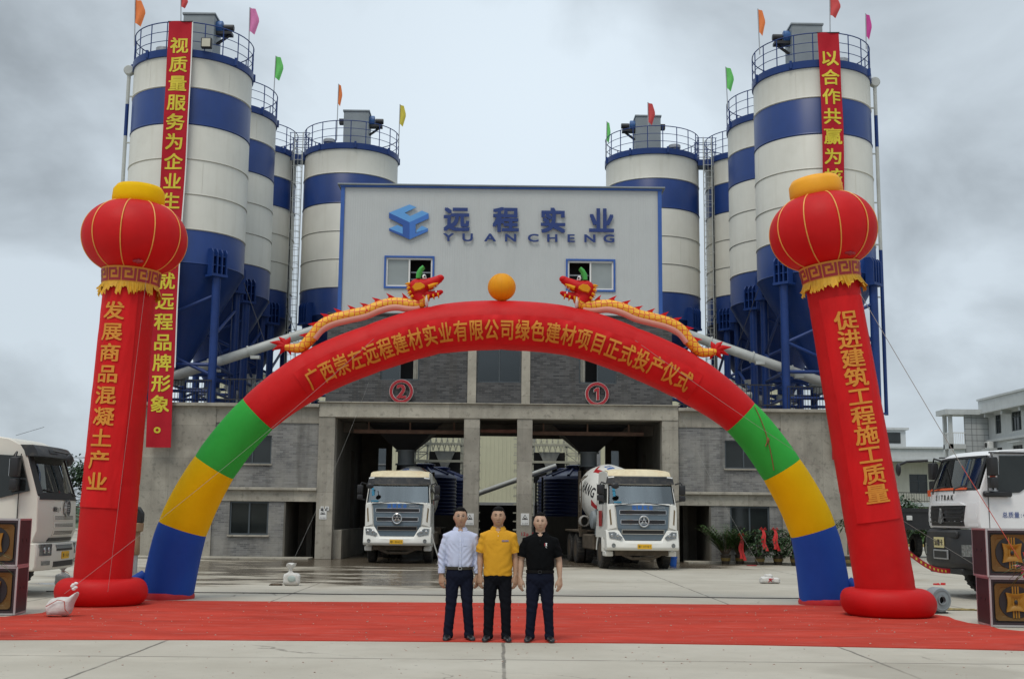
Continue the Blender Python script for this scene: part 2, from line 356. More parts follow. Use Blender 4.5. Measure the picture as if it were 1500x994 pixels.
M['nylon_yellow'] = mat('nylon_yellow', (0.97,0.63,0.006), 0.6, var=0.05, vscale=1.5, bump=0.5, bscale=4.5, spec=0.1)
M['nylon_orange'] = mat('nylon_orange', (0.88,0.42,0.012), 0.55, var=0.08, vscale=2.5, bump=0.2, bscale=6, spec=0.3)
M['nylon_blue'] = mat('nylon_blue', (0.018,0.092,0.47), 0.55, var=0.07, vscale=1.5, bump=0.35, bscale=4.5, spec=0.3)
for k_ in ('red','green','yellow','orange','blue'): translucent(M['nylon_'+k_], 0.35)
M['banner_red'] = mat('banner_red', (0.60,0.011,0.013), 0.6, var=0.12, vscale=3, spec=0.18, bump=0.45, bscale=3.5, stretch=(1,1,0.35))
M['banner_cloth'] = mat('banner_cloth', (0.42,0.010,0.022), 0.6, var=0.08, vscale=2, bump=0.3, bscale=4, spec=0.2)
M['gold'] = mat('letter_gold', (0.66,0.27,0.025), 0.6, var=0.1, vscale=3)
M['letter_yellow'] = mat('letter_yellow', (0.64,0.52,0.03), 0.6, var=0.06, vscale=3)
M['gold_rib'] = mat('gold_rib', (0.75,0.33,0.06), 0.4, var=0.15, vscale=5)
M['sign_blue'] = mat('sign_blue', (0.013,0.037,0.17), 0.45, var=0.05)
M['logo_light'] = mat('logo_light', (0.11,0.33,0.68), 0.45, var=0.04)
M['logo_mid'] = mat('logo_mid', (0.045,0.16,0.50), 0.45, var=0.04)
M['logo_deep'] = mat('logo_deep', (0.022,0.085,0.33), 0.45, var=0.04)
M['sign_red'] = mat('sign_red', (0.34,0.014,0.022), 0.45, var=0.08)
M['sign_white'] = mat('sign_white', (0.72,0.72,0.70), 0.5, var=0.04)
M['sign_yellow'] = mat('plate_yellow', (0.75,0.42,0.015), 0.5, var=0.06, dirt=0.2)
M['ink'] = mat('ink', (0.015,0.015,0.02), 0.6, var=0.05)
M['skirt_red'] = mat('skirt_red', (0.48,0.012,0.018), 0.55, var=0.15, vscale=5, bump=0.4, bscale=10)
M['sack'] = mat('sack', (0.60,0.59,0.56), 0.65, var=0.12, vscale=5, bump=1.0, bscale=9, dirt=0.45, dcol=(0.4,0.33,0.27), dscale=4)
M['rope'] = mat('rope', (0.26,0.25,0.23), 0.8)
M['rope_red'] = mat('rope_red', (0.45,0.06,0.03), 0.7)
M['leaf'] = mat('leaf', (0.045,0.10,0.022), 0.5, var=0.45, vscale=4)
M['leaf_dark'] = mat('leaf_dark', (0.022,0.055,0.016), 0.5, var=0.45, vscale=4)
M['bark'] = mat('bark', (0.12,0.09,0.065), 0.9, var=0.3, vscale=8, bump=0.5)
# ================================================================== setting
def ground_mat():
    m = bpy.data.materials.new('yard_concrete'); m.use_nodes = True; nt = m.node_tree; P = nt.nodes['Principled BSDF']; L = nt.links.new
    t = nt.nodes.new('ShaderNodeTexCoord'); s = nt.nodes.new('ShaderNodeSeparateXYZ')
    def math_(op, a, b=None, c=None, clamp=False):
        n = nt.nodes.new('ShaderNodeMath'); n.operation = op; n.use_clamp = clamp
        for i, v in enumerate((a, b, c)):
            if v is None: continue
            if isinstance(v, (int, float)): n.inputs[i].default_value = v
            else: L(v, n.inputs[i])
        return n.outputs[0]
    def noise(scale, detail=6, rough=0.6, stretch=(1,1,1), off=(0,0,0)):
        mp = nt.nodes.new('ShaderNodeMapping'); mp.inputs['Scale'].default_value = stretch; mp.inputs['Location'].default_value = off; L(t.outputs['Object'], mp.inputs['Vector'])
        n = nt.nodes.new('ShaderNodeTexNoise'); n.inputs['Scale'].default_value = scale; n.inputs['Detail'].default_value = detail; n.inputs['Roughness'].default_value = rough; L(mp.outputs[0], n.inputs['Vector']); return n.outputs['Fac']
    def rng(v, a, b, c=0.0, d=1.0, smooth=True):
        n = nt.nodes.new('ShaderNodeMapRange'); n.interpolation_type = 'SMOOTHSTEP' if smooth else 'LINEAR'; L(v, n.inputs['Value'])
        for k, x in zip(('From Min','From Max','To Min','To Max'), (a,b,c,d)): n.inputs[k].default_value = x
        return n.outputs[0]
    def mix(f, a, b, bt='MIX'):
        n = nt.nodes.new('ShaderNodeMix'); n.data_type = 'RGBA'; n.blend_type = bt
        if isinstance(f, (int, float)): n.inputs['Factor'].default_value = f
        else: L(f, n.inputs['Factor'])
        for k, x in (('A', a), ('B', b)):
            if isinstance(x, tuple): n.inputs[k].default_value = (*x, 1)
            else: L(x, n.inputs[k])
        return n.outputs['Result']
    L(t.outputs['Object'], s.inputs[0]); X, Y = s.outputs[0], s.outputs[1]
    c = mix(rng(noise(0.35, 5), 0.3, 0.7), (0.38,0.348,0.285), (0.46,0.428,0.36))
    c = mix(rng(noise(2.2, 8, 0.7), 0.45, 0.75, 0, 0.45), c, (0.34,0.31,0.255))
    c = mix(rng(noise(1.1, 8, 0.7, (0.35,1,1), (7,3,0)), 0.52, 0.7, 0, 0.5), c, (0.50,0.46,0.38))
    c = mix(rng(noise(14, 3, 0.5), 0.68, 0.74, 0, 0.7), c, (0.16,0.14,0.12))
    # slab joints
    wob = math_('MULTIPLY', math_('SUBTRACT', noise(1.7, 3), 0.5), 0.05)
    fx = math_('MULTIPLY', math_('ABSOLUTE', math_('SUBTRACT', math_('FRACT', math_('ADD', math_('DIVIDE', math_('ADD', X, wob), 4.3), 0.4837)), 0.5)), 4.3)
    fy = math_('MULTIPLY', math_('ABSOLUTE', math_('SUBTRACT', math_('FRACT', math_('ADD', math_('DIVIDE', math_('ADD', Y, wob), 5.5), -2.0455+3)), 0.5)), 5.5)
    jx = rng(fx, 0.012, 0.028, 1, 0); jy = rng(fy, 0.015, 0.045, 0.8, 0)
    j = math_('MAXIMUM', jx, jy)
    gap = rng(noise(0.9, 3), 0.35, 0.55, 0.35, 0.85)
    c = mix(math_('MULTIPLY', j, gap), c, (0.10,0.09,0.075))
    # hair cracks
    v = nt.nodes.new('ShaderNodeTexVoronoi'); v.feature = 'DISTANCE_TO_EDGE'; v.inputs['Scale'].default_value = 0.22
    mp = nt.nodes.new('ShaderNodeMapping'); L(t.outputs['Object'], mp.inputs['Vector']); nn = nt.nodes.new('ShaderNodeTexNoise'); nn.inputs['Scale'].default_value = 1.4; nn.inputs['Detail'].default_value = 5
    L(t.outputs['Object'], nn.inputs['Vector']); va = nt.nodes.new('ShaderNodeVectorMath'); va.operation = 'MULTIPLY_ADD'; L(nn.outputs['Color'], va.inputs[0]); va.inputs[1].default_value = (0.9,0.9,0); L(t.outputs['Object'], va.inputs[2]); L(va.outputs[0], v.inputs['Vector'])
    c = mix(math_('MULTIPLY', rng(v.outputs['Distance'], 0.0012, 0.004, 1, 0), rng(noise(0.4, 2, 0.5, (1,1,1), (3,9,0)), 0.5, 0.6, 0, 0.65)), c, (0.13,0.115,0.095))
    # standing water and damp washed out of the bays
    reg = math_('MULTIPLY', rng(X, -13, -9, 0.5, 1), math_('MULTIPLY', rng(Y, 23.5, 29), rng(X, -1.5, 2.5, 1, 0.5)))
    reg2 = math_('MULTIPLY', rng(Y, 33, 40), rng(X, 9, 12, 1, 0))
    bay = math_('MULTIPLY', rng(Y, 36.5, 42, 0, 0.45), rng(math_('ABSOLUTE', X), 6.3, 8.5, 1, 0))
    reg = math_('ADD', math_('MAXIMUM', reg, math_('MULTIPLY', reg2, 0.75)), bay)
    wn_ = math_('ADD', noise(0.55, 9, 0.70, (0.45,1,1), (5.2,0.7,0)), math_('MULTIPLY', math_('SUBTRACT', reg, 1), 0.42))
    wet = rng(wn_, 0.42, 0.51)
    damp = rng(wn_, 0.33, 0.5, 0, 0.55)
    c = mix(damp, c, (0.21,0.165,0.105)); c = mix(math_('MULTIPLY', wet, 0.86), c, (0.085,0.065,0.045))
    # one damp patch in the near right corner
    dx = math_('SUBTRACT', X, 4.6); dy = math_('MULTIPLY', math_('SUBTRACT', Y, 13.2), 1.5)
    dd = math_('ADD', math_('MULTIPLY', dx, dx), math_('MULTIPLY', dy, dy)); dd = math_('ADD', dd, math_('MULTIPLY', noise(1.5, 4), 1.5))
    c = mix(rng(dd, 1.6, 2.3, 0.4, 0), c, (0.24,0.215,0.17))
    # far away the yard ends and open grass begins
    far = rng(math_('ADD', Y, math_('MULTIPLY', noise(0.1, 3), 8)), 118, 126)
    c = mix(far, c, (0.05,0.08,0.025))
    L(c, P.inputs['Base Color'])
    r = math_('SUBTRACT', 0.86, math_('MULTIPLY', wet, 0.66)); L(r, P.inputs['Roughness'])
    bp = nt.nodes.new('ShaderNodeBump'); bp.inputs['Distance'].default_value = 0.006; L(noise(30, 6, 0.7), bp.inputs['Height']); L(math_('MULTIPLY', math_('SUBTRACT', 1, wet), 0.35), bp.inputs['Strength']); L(bp.outputs[0], P.inputs['Normal'])
    return m
b = MB(); b.face([(-900,-60,0),(900,-60,0),(900,1500,0),(-900,1500,0)])
tag(b.build('ground', ground_mat()), kind='structure')

# low step in front of the plant
b = MB(); b.box((-13.6,43.1,0.0),(-6.75,44.2,0.07), 0.01); tag(b.build('pavement', M['concrete_pale']), kind='structure')
b = MB(); b.box((6.75,43.1,0.0),(13.6,44.2,0.07), 0.01); tag(b.build('pavement', M['concrete_pale']), kind='structure')

# lawn strip with kerb on the right, far
grass = mat('grass_base', (0.07,0.11,0.03), 0.9, var=0.35, vscale=0.8)
b = MB(); b.box((24,73.6,-0.1),(140,92,0.08)); tag(b.build('lawn', grass), kind='structure')
kerbm = mat('kerb_yellow', (0.42,0.31,0.10), 0.8, var=0.2, dirt=0.4)
b = MB(); b.box((23.7,73.2,0),(140,73.6,0.16), 0.02); tag(b.build('kerb', kerbm), kind='structure')

# ================================================================== batching plant building
def wall_holes(b, x0, x1, z0, z1, y0, y1, holes, m=0):
    xs = sorted({x0, x1, *[h[0] for h in holes], *[h[1] for h in holes]}); zs = sorted({z0, z1, *[h[2] for h in holes], *[h[3] for h in holes]})
    for i in range(len(xs)-1):
        k = 0
        while k < len(zs)-1:
            cx = (xs[i]+xs[i+1])/2
            def hole(kk): cz = (zs[kk]+zs[kk+1])/2; return any(h[0] < cx < h[1] and h[2] < cz < h[3] for h in holes)
            if hole(k): k += 1; continue
            k2 = k
            while k2+1 < len(zs)-1 and not hole(k2+1): k2 += 1
            b.box((xs[i], y0, zs[k]), (xs[i+1], y1, zs[k2+1]), m=m); k = k2+1
def window(parent, x0, x1, z0, z1, y, framem, panem, panes=2, depth=0.1, bar=0.05, blue=None, open_pane=None, curtain=None):
    """a window set in a hole: frame, panes as sub-part; the room behind it is dark and shallow"""
    b = MB()
    b.box((x0,y,z0),(x0+bar,y+depth,z1)); b.box((x1-bar,y,z0),(x1,y+depth,z1)); b.box((x0+bar,y,z0),(x1-bar,y+depth,z0+bar)); b.box((x0+bar,y,z1-bar),(x1-bar,y+depth,z1))
    for k in range(1, panes):
        xm = x0+(x1-x0)*k/panes; b.box((xm-bar/2,y+0.01,z0+bar),(xm+bar/2,y+depth-0.01,z1-bar))
    f = b.build('window', framem, parent, 0)
    b = MB()
    for k in range(panes):
        if k == open_pane: continue
        xa, xb = x0+(x1-x0)*k/panes+bar, x0+(x1-x0)*(k+1)/panes-bar
        b.box((xa-0.02,y+depth*0.5,z0+bar-0.01),(xb+0.02,y+depth*0.5+0.012,z1-bar+0.01))
    b.build('pane', panem, f, 0)
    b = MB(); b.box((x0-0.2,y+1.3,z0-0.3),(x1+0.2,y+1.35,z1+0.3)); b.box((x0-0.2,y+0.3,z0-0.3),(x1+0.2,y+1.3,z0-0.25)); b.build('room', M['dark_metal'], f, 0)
    if curtain:
        b = MB()
        for a in curtain:
            pts = [(a + 0.02*k, y+depth+0.12+0.03*math.sin(k*2.1)) for k in range(-6, 7)]
            for (xa, ya), (xb, yb) in zip(pts, pts[1:]): b.face([(xa,ya,z0+0.05),(xb,yb,z0+0.05),(xb,yb,z1-0.05),(xa,ya,z1-0.05)])
        b.build('curtain', M['curtain'], f, 60)
    return f
FY = 44.0
plant = thing('batching_plant', 'wide concrete batching plant with brick storey and grey metal upper hall between the silos', 'building', (-0.05, FY, 0))
# --- frame round the truck bays
for x0, x1 in ((-6.62,-6.02),(-1.28,-0.70),(0.68,1.24),(6.02,6.62)):
    b = MB(); b.box((x0,0,0),(x1,0.62,5.15), 0.012); b.build('pillar', M['concrete'], plant)
b = MB(); b.box((-6.62,-0.03,5.15),(6.62,0.62,5.68), 0.012); b.build('beam', M['concrete_pale'], plant)
b = MB(); b.box((-6.66,-0.12,5.68),(6.66,0.3,5.715), 0.005); b.build('ledge', M['concrete_pale'], plant)
# --- brick storey
holes = [(-4.42,-2.98,6.55,8.0),(-0.82,0.80,6.5,8.05),(2.95,4.35,6.5,8.0)]
b = MB(); wall_holes(b, -6.42, 6.42, 5.715, 9.0, 0.05, 0.35, holes); b.build('brick_wall', M['brick_dark'], plant, 0)
for x0, x1 in ((-1.18,-0.86),(0.82,1.14)):
    b = MB(); b.box((x0,0.0,5.716),(x1,0.06,8.6), 0.005); b.build('pilaster', M['concrete_pale'], plant)
b = MB(); b.box((-6.44,0.0,9.0),(6.44,0.4,9.06), 0.01); b.build('parapet_cap', M['brick_dark'], plant)
b = MB(); b.box((-6.42,0.35,5.715),(-6.12,10,9.0)); b.box((6.12,0.35,5.715),(6.42,10,9.0)); b.box((-6.42,9.7,5.715),(6.42,10.0,9.0)); b.build('side_wall', M['brick_dark'], plant, 0)
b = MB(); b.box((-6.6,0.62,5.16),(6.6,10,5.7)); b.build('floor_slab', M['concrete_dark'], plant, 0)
for i, (h, c) in enumerate(zip(holes, ((-3.1,), (-0.62, 0.66), (3.08,)))): window(plant, *h, 0.12, M['frame_dark'], M['glass'], 2, open_pane=(1 if i == 0 else 0 if i == 2 else None), curtain=c)
# --- metal clad hall on top
holes = [(-4.30,-2.56,10.06,11.16),(2.52,4.24,10.02,11.12)]
b = MB(); wall_holes(b, -6.0, 6.0, 9.06, 13.86, 0.02, 0.12, holes); b.box((-6.0,0.12,9.06),(-5.9,10,13.86)); b.box((5.9,0.12,9.06),(6.0,10,13.86)); b.box((-5.9,9.9,9.06),(5.9,10,13.86)); b.build('cladding', M['cladding'], plant, 0)
b = MB(); b.box((-6.07,-0.04,9.07),(-5.93,0.02,13.86), 0.004); b.box((5.93,-0.04,9.07),(6.07,0.02,13.86), 0.004); b.box((-6.1,-0.06,13.86),(6.1,0.1,13.93), 0.004); b.build('edge_trim', M['trim_blue'], plant)
b = MB(); b.box((-6.2,-0.13,13.93),(6.2,10.1,13.99), 0.01); b.build('roof', M['grey_steel'], plant)
for i, h in enumerate(holes):
    f = window(plant, *h, 0.03, M['sign_white'], M['pane_pale'], 2, bar=0.06, open_pane=(1 if i == 0 else 0))
    b = MB(); x0, x1, z0, z1 = h
    for q in (((x0-0.07,-0.03,z0-0.07),(x1+0.07,0.03,z0)),((x0-0.07,-0.03,z1),(x1+0.07,0.03,z1+0.07)),((x0-0.07,-0.03,z0),(x0,0.03,z1)),((x1,-0.03,z0),(x1+0.07,0.03,z1))): b.box(*q)
    b.build('frame_trim', M['trim_blue'], f, 0)
    b = MB()   # ironwork seen through the open half
    xa, xb = (h[0]+0.9, h[1]) if i == 0 else (h[0], h[1]-0.9)
    for z in (0.35, 0.62): b.box((xa, 0.5, h[2]+z), (xb, 0.54, h[2]+z+0.05))
    b.build('rail', M['galv'], f, 0)
# --- wings left and right, with the silo platform on top
for sx in (-1, 1):
    X = lambda a: sx*a
    b = MB()
    def bx(x0, x1, y0, y1, z0, z1, bev=0.0, m=0): b.box((X(x0),y0,z0),(X(x1),y1,z1), bev, m)
    bx(10.42,13.25,0.06,0.4,0,5.5); bx(12.95,13.25,0.4,17.5,0,5.5); bx(6.62,13.25,17.2,17.5,0,5.5)
    b.build('concrete_wall', M['concrete'], plant, 0)
    b = MB(); bx(6.62,10.42,0.09,0.4,4.92,5.5); b.build('beam', M['concrete'], plant, 0)
    b = MB(); bx(6.62,10.42,0.07,0.4,2.06,2.46); b.build('beam', M['concrete_pale'], plant, 0)
    b = MB(); bx(6.62,10.44,-0.06,0.09,2.46,2.56,0.01); b.build('ledge', M['concrete_pale'], plant)
    hu = (8.35,9.75,3.42,4.45); hl = (8.36,9.78,0.84,2.05) if sx < 0 else (8.5,9.95,0.6,2.05)
    fl = lambda h: (min(X(h[0]),X(h[1])), max(X(h[0]),X(h[1])), h[2], h[3])
    b = MB(); xs = sorted((X(6.62), X(10.42)))
    wall_holes(b, xs[0], xs[1], 2.56, 4.92, 0.13, 0.35, [fl(hu)]); b.build('brick_wall', M['brick_grey'], plant, 0)
    b = MB(); xs = sorted((X(7.8), X(10.42))); wall_holes(b, xs[0], xs[1], 0, 2.06, 0.11, 0.35, [fl(hl)]); b.build('brick_wall', M['brick_grey'], plant, 0)
    window(plant, *fl(hu), 0.2, M['frame_dark'], M['glass_dark'], 2)
    f = window(plant, *fl(hl), 0.16, M['frame_dark'], M['glass_dark'], 2, bar=0.06)
    b = MB(); bx(hl[0]-0.05,hl[1]+0.05,0.02,0.11,hl[2]-0.06,hl[2],0.005); b.build('sill', M['concrete'], f)
    b = MB(); bx(8.3,9.8,0.05,0.13,3.36,3.42,0.005); b.build('sill', M['concrete'], plant)
    # doorway lining and dark inner room
    b = MB(); bx(7.74,7.8,0.1,3.0,0.0,2.06); bx(6.62,7.8,3.0,3.2,0,2.06); bx(7.05,7.25,2.0,2.2,0,2.06); b.build('doorway', M['concrete_dark'], plant, 0)
    b = MB(); bx(6.3,13.3,0.4,17.5,5.3,5.5); bx(6.62,13.4,-0.12,0.42,5.5,5.62,0.01); b.build('platform', M['concrete'], plant)
    # inner wall of the truck bay, with its low kerb
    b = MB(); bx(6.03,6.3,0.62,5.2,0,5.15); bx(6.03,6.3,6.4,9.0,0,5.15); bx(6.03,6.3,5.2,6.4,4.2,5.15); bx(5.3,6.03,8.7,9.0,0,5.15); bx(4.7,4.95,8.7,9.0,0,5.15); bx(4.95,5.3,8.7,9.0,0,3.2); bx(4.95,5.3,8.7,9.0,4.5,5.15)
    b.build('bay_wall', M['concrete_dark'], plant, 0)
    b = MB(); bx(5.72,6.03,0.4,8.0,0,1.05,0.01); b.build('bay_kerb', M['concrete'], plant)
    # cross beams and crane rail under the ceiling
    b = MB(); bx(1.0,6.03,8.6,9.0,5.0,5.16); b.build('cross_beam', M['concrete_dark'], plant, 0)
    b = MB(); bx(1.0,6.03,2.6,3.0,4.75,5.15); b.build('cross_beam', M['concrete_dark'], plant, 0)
    b = MB(); bx(0.95,5.6,2.2,2.3,4.72,4.86); bx(0.95,5.6,2.3,2.42,4.72,4.75); 
    for q in (1.7, 3.4, 5.0): bx(q,q+0.06,2.22,2.28,4.86,5.16)
    b.build('steel_rail', mat('rusty_steel', (0.20,0.12,0.085), 0.7, var=0.3, vscale=3), plant, 0)
    # railing along the platform edge
    b = MB()
    for k in range(23):
        xk = 6.7+k*0.155; b.cyl((X(xk),0.1,5.62),(X(xk),0.1,6.5),0.012,seg=5)
    for z in (5.75,6.5): b.box((X(6.65),0.08,z),(X(10.3),0.12,z+0.04))
    b.build('railing', M['dark_metal'], plant, 0)
# inner walls beside the narrow middle passage
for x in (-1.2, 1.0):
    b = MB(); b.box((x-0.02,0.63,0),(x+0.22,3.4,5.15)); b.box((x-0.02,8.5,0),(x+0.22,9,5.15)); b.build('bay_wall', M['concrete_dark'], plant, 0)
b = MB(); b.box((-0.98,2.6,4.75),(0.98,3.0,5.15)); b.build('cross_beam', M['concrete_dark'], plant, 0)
b = MB(); b.box((-0.7,1.2,4.72),(0.7,1.3,4.84)); b.build('steel_rail', mat('rusty_steel_red', (0.24,0.10,0.07), 0.7, var=0.3), plant, 0)

# --- discharge hoppers over the truck lanes
for sx in (-1, 1):
    h = thing('discharge_hopper', 'dark steel discharge hopper over the truck in the %s bay' % ('number 2' if sx < 0 else 'number 1'), 'hopper', (sx*3.62-0.1, FY+3.6, 0), group='discharge hoppers over the truck bays')
    b = MB(); b.rings([[(-1.5,-1.2,5.15),(1.5,-1.2,5.15),(1.5,1.2,5.15),(-1.5,1.2,5.15)],[(-1.3,-1.1,5.0),(1.3,-1.1,5.0),(1.3,1.1,5.0),(-1.3,1.1,5.0)],[(-0.36,-0.36,4.15),(0.36,-0.36,4.15),(0.36,0.36,4.15),(-0.36,0.36,4.15)]]); b.build('hopper_funnel', M['dark_metal'], h, 0)
    b = MB(); b.lathe([(0.42,4.15),(0.42,4.09),(0.33,4.09),(0.33,3.62),(0.42,3.62),(0.42,3.56),(0.35,3.56)], seg=20); b.build('chute', M['grey_steel'], h)
    b = MB(); b.lathe([(0.36,3.56),(0.38,3.35),(0.36,3.15)], seg=20, cap=False); b.build('rubber_sleeve', M['black'], h)

# --- water tanks in the yard behind
tank_blue = mat('tank_blue', (0.010,0.022,0.105), 0.4, var=0.1)
for k, (x, y, lab) in enumerate(((3.53, 55.6, 'dark blue ribbed water tank with ladder side behind the number 1 bay, nearer one'), (3.35, 59.4, 'dark blue water tank half hidden behind the nearer tank in the number 1 bay'), (-3.48, 55.6, 'dark blue ribbed water tank beside the truck in the number 2 bay, nearer one'), (-2.95, 59.4, 'dark blue water tank half hidden behind the nearer tank in the number 2 bay'))):
    t = thing('water_tank', lab, 'water tank', (x, y, 0), group='blue water tanks behind the bays')
    prof = [(1.45,1.62)]
    for i in range(11): z = 1.60+i*0.16; prof += [(1.47,z),(1.50,z+0.03),(1.50,z+0.10),(1.47,z+0.13)]
    prof += [(1.45,3.37),(1.36,3.45)]
    b = MB(); b.lathe(prof, seg=36); b.build('tank_body', tank_blue, t)
    b = MB(); b.lathe([(1.36,3.45),(0.9,3.62),(0.46,3.75)], seg=36, cap=True)
    for i in range(10):
        a = 2*PI*i/10; b.tube([(1.38*math.cos(a),1.38*math.sin(a),3.45),(0.5*math.cos(a),0.5*math.sin(a),3.76)], 0.07, 6)
    b.build('tank_dome', tank_blue, t)
    b = MB(); b.lathe([(0.46,3.72),(0.46,3.86),(0.5,3.86),(0.5,3.94),(0.3,3.98)], seg=24); b.build('lid', tank_blue, t)
    b = MB(); b.box((-1.7,-1.6,0),(1.7,1.6,1.62)); b.build('plinth', M['concrete_dark'], t, 0)
    b = MB(); b.cyl((-1.56,-0.3,1.7),(-1.56,-0.3,3.4),0.05,seg=8); b.build('pipe', M['dark_metal'], t)

# --- cream shed behind
shed = thing('shed', 'cream corrugated metal shed seen through the bays behind the plant', 'shed', (0, 73, 0))
b = MB(); wall_holes(b, -18, 18, 2.3, 10, 0, 0.1, [(-8.6,-6.9,3.2,7.4),(6.5,7.9,3.2,7.4)]); b.build('wall', M['cream_sheet'], shed, 0)
b = MB(); b.box((-18,-0.3,10),(18,14,10.2)); b.build('roof', M['grey_steel'], shed, 0)
b = MB(); b.box((-18,9,0),(18,9.2,10)); b.box((-18,0.1,0),(-17.8,9,10)); b.box((17.8,0.1,0),(18,9,10)); b.build('back_wall', M['dark_metal'], shed, 0)
b = MB()
for x in range(-18, 19, 4): b.box((x-0.12,-0.06,0),(x+0.12,0.0,10))
b.box((-18,-0.08,2.25),(18,0.02,2.42)); b.build('frame', M['galv'], shed, 0)
for x0, x1 in ((-8.6,-6.9),(6.5,7.9)):
    b = MB(); b.box((x0,0.02,3.2),(x1,0.08,7.4)); f = b.build('shutter', mat('shutter', (0.09,0.11,0.13), 0.5), shed, 0)
    b = MB()
    for z in (4.6, 6.0): b.box((x0,-0.03,z),(x1,0.02,z+0.06))
    b.build('shutter_rail', M['galv'], f, 0)

# --- lattice conveyor towers behind the tanks, one per bay
lat = mat('lattice_cream', (0.50,0.50,0.41), 0.6, var=0.1)
for sx in (-1, 1):
    t = thing('conveyor_tower', 'pale lattice steel conveyor tower behind the tanks in the %s bay' % ('number 2' if sx < 0 else 'number 1'), 'tower', (sx*2.75 + (-0.2 if sx < 0 else -0.1), 65, 0), group='lattice conveyor towers')
    b = MB()
    for x in (-1.55,-0.9,0.9,1.55):
        for y in (-1.2, 1.2): b.box((x-0.05,y-0.05,0),(x+0.05,y+0.05,8.2))
    for k in range(17):
        z = 0.4+k*0.45
        for y in (-1.25, 1.25): b.box((-1.9,y-0.025,z),(-0.85,y+0.025,z+0.06)); b.box((0.85,y-0.025,z),(1.9,y+0.025,z+0.06))
        b.cyl((-1.55,-1.22,z),(-0.9,-1.22,z+0.45),0.025,seg=5); b.cyl((1.55,-1.22,z),(0.9,-1.22,z+0.45),0.025,seg=5)
    for z in (4.4, 5.3, 6.2): b.box((-1.6,-1.3,z),(1.6,-1.22,z+0.12))
    b.build('frame', lat, t, 0)
    b = MB(); b.box((-0.85,-0.6,3.4),(0.85,0.9,5.0)); b.build('conveyor_housing', M['dark_metal'], t, 0)
    b = MB(); b.rings([[(-0.55,-1.1,5.0),(0.55,-1.1,5.0),(0.55,-0.5,5.0),(-0.55,-0.5,5.0)],[(-0.14,-0.95,4.1),(0.14,-0.95,4.1),(0.14,-0.65,4.1),(-0.14,-0.65,4.1)],[(-0.14,-0.95,2.9),(0.14,-0.95,2.9),(0.14,-0.65,2.9),(-0.14,-0.65,2.9)]]); b.build('funnel', M['tube_grey'], t, 0)
    b = MB()
    for k in range(6): b.cyl((-0.9+0.3*k,-1.25,5.0),(-0.6+0.3*k,-1.25,6.3),0.03,seg=5); b.cyl((-0.6+0.3*k,-1.25,5.0),(-0.9+0.3*k,-1.25,6.3),0.03,seg=5)
    b.build('truss', lat, t)
b = MB(); b.cyl(at(699,723,61), at(815,682,61), 0.13, seg=12); tag(b.build('feed_pipe', M['tube_grey']), 'thin grey pipe slanting behind the bays in front of the cream shed', 'pipe')

# ================================================================== signs on the plant
emb = thing('wall_sign', 'blue company name sign with cube emblem high on the grey metal hall', 'sign', (-0.05, FY-0.03, 11.6), group=None)
S = FY/1750*1.004
def wp(px, py):
    p = at(px, py, FY-0.03); return (p.x+0.05, 0, p.z-11.6)
# cube emblem: facets of a hexagonal block with two notches
fac = {'logo_light': [[(571,312),(600,299),(610,303),(594,312),(601,317),(618,308),(627,312),(600,327)],[(571,336),(583,331),(590,335),(590,341)],[(605,342),(615,331),(626,335)]],
       'logo_deep': [[(571,313),(600,328),(600,351),(571,338),(571,331.5),(590,342),(590,332),(571,322)]],
       'logo_mid': [[(600,328),(628,313),(628,322),(610,332),(610,340),(628,332),(628,338),(600,351)]]}
fac = {'logo_light': [[(570,312),(600,300),(610,304),(593,312),(601,317),(618,309),(628,313),(600,326)], [(570,335),(582,330),(590,333),(590,343)], [(610,341),(610,338),(618,331),(627,335)]],
       'logo_deep': [[(570,312),(600,326),(600,351),(570,338),(570,335),(590,343),(590,330),(570,320)]],
       'logo_mid': [[(600,326),(628,313),(628,320.5),(609,329),(609,342),(627,335),(627,339),(600,351)]]}
ebm = MB(); names = ['logo_light','logo_mid','logo_deep']
for k, polys in fac.items():
    for q in polys:
        pts = [wp(*p) for p in q]; ebm.prism([(p[0], p[2]) for p in pts], -0.05 if k != 'logo_light' else -0.047, -0.003, 'y', names.index(k))
ebm.build('emblem', [M[k] for k in names], emb, 0)
for ch, px, py in (('远',669,321),('程',741,322),('实',810,323.5),('业',881,324)):
    b = MB(); o = Vector(wp(px, py)); put_glyph(b, ch, lambda u, v, t: o + Vector((u*1.0, -0.04-t*0.4, v*1.0)), 0.042, 0.08); b.build('character', M['sign_blue'], emb, 30)
b = MB()
for ch, px in zip('YUANCHENG', (657,685,718,748,781,809,836,864,892)):
    o = Vector(wp(px, 348.6+(px-775)*0.008)); put_glyph(b, ch, lambda u, v, t: o + Vector((u*0.62, -0.03-t*0.3, v*0.41)), 0.032, 0.08, cjk=False)
b.build('latin_name', M['sign_blue'], emb, 30)
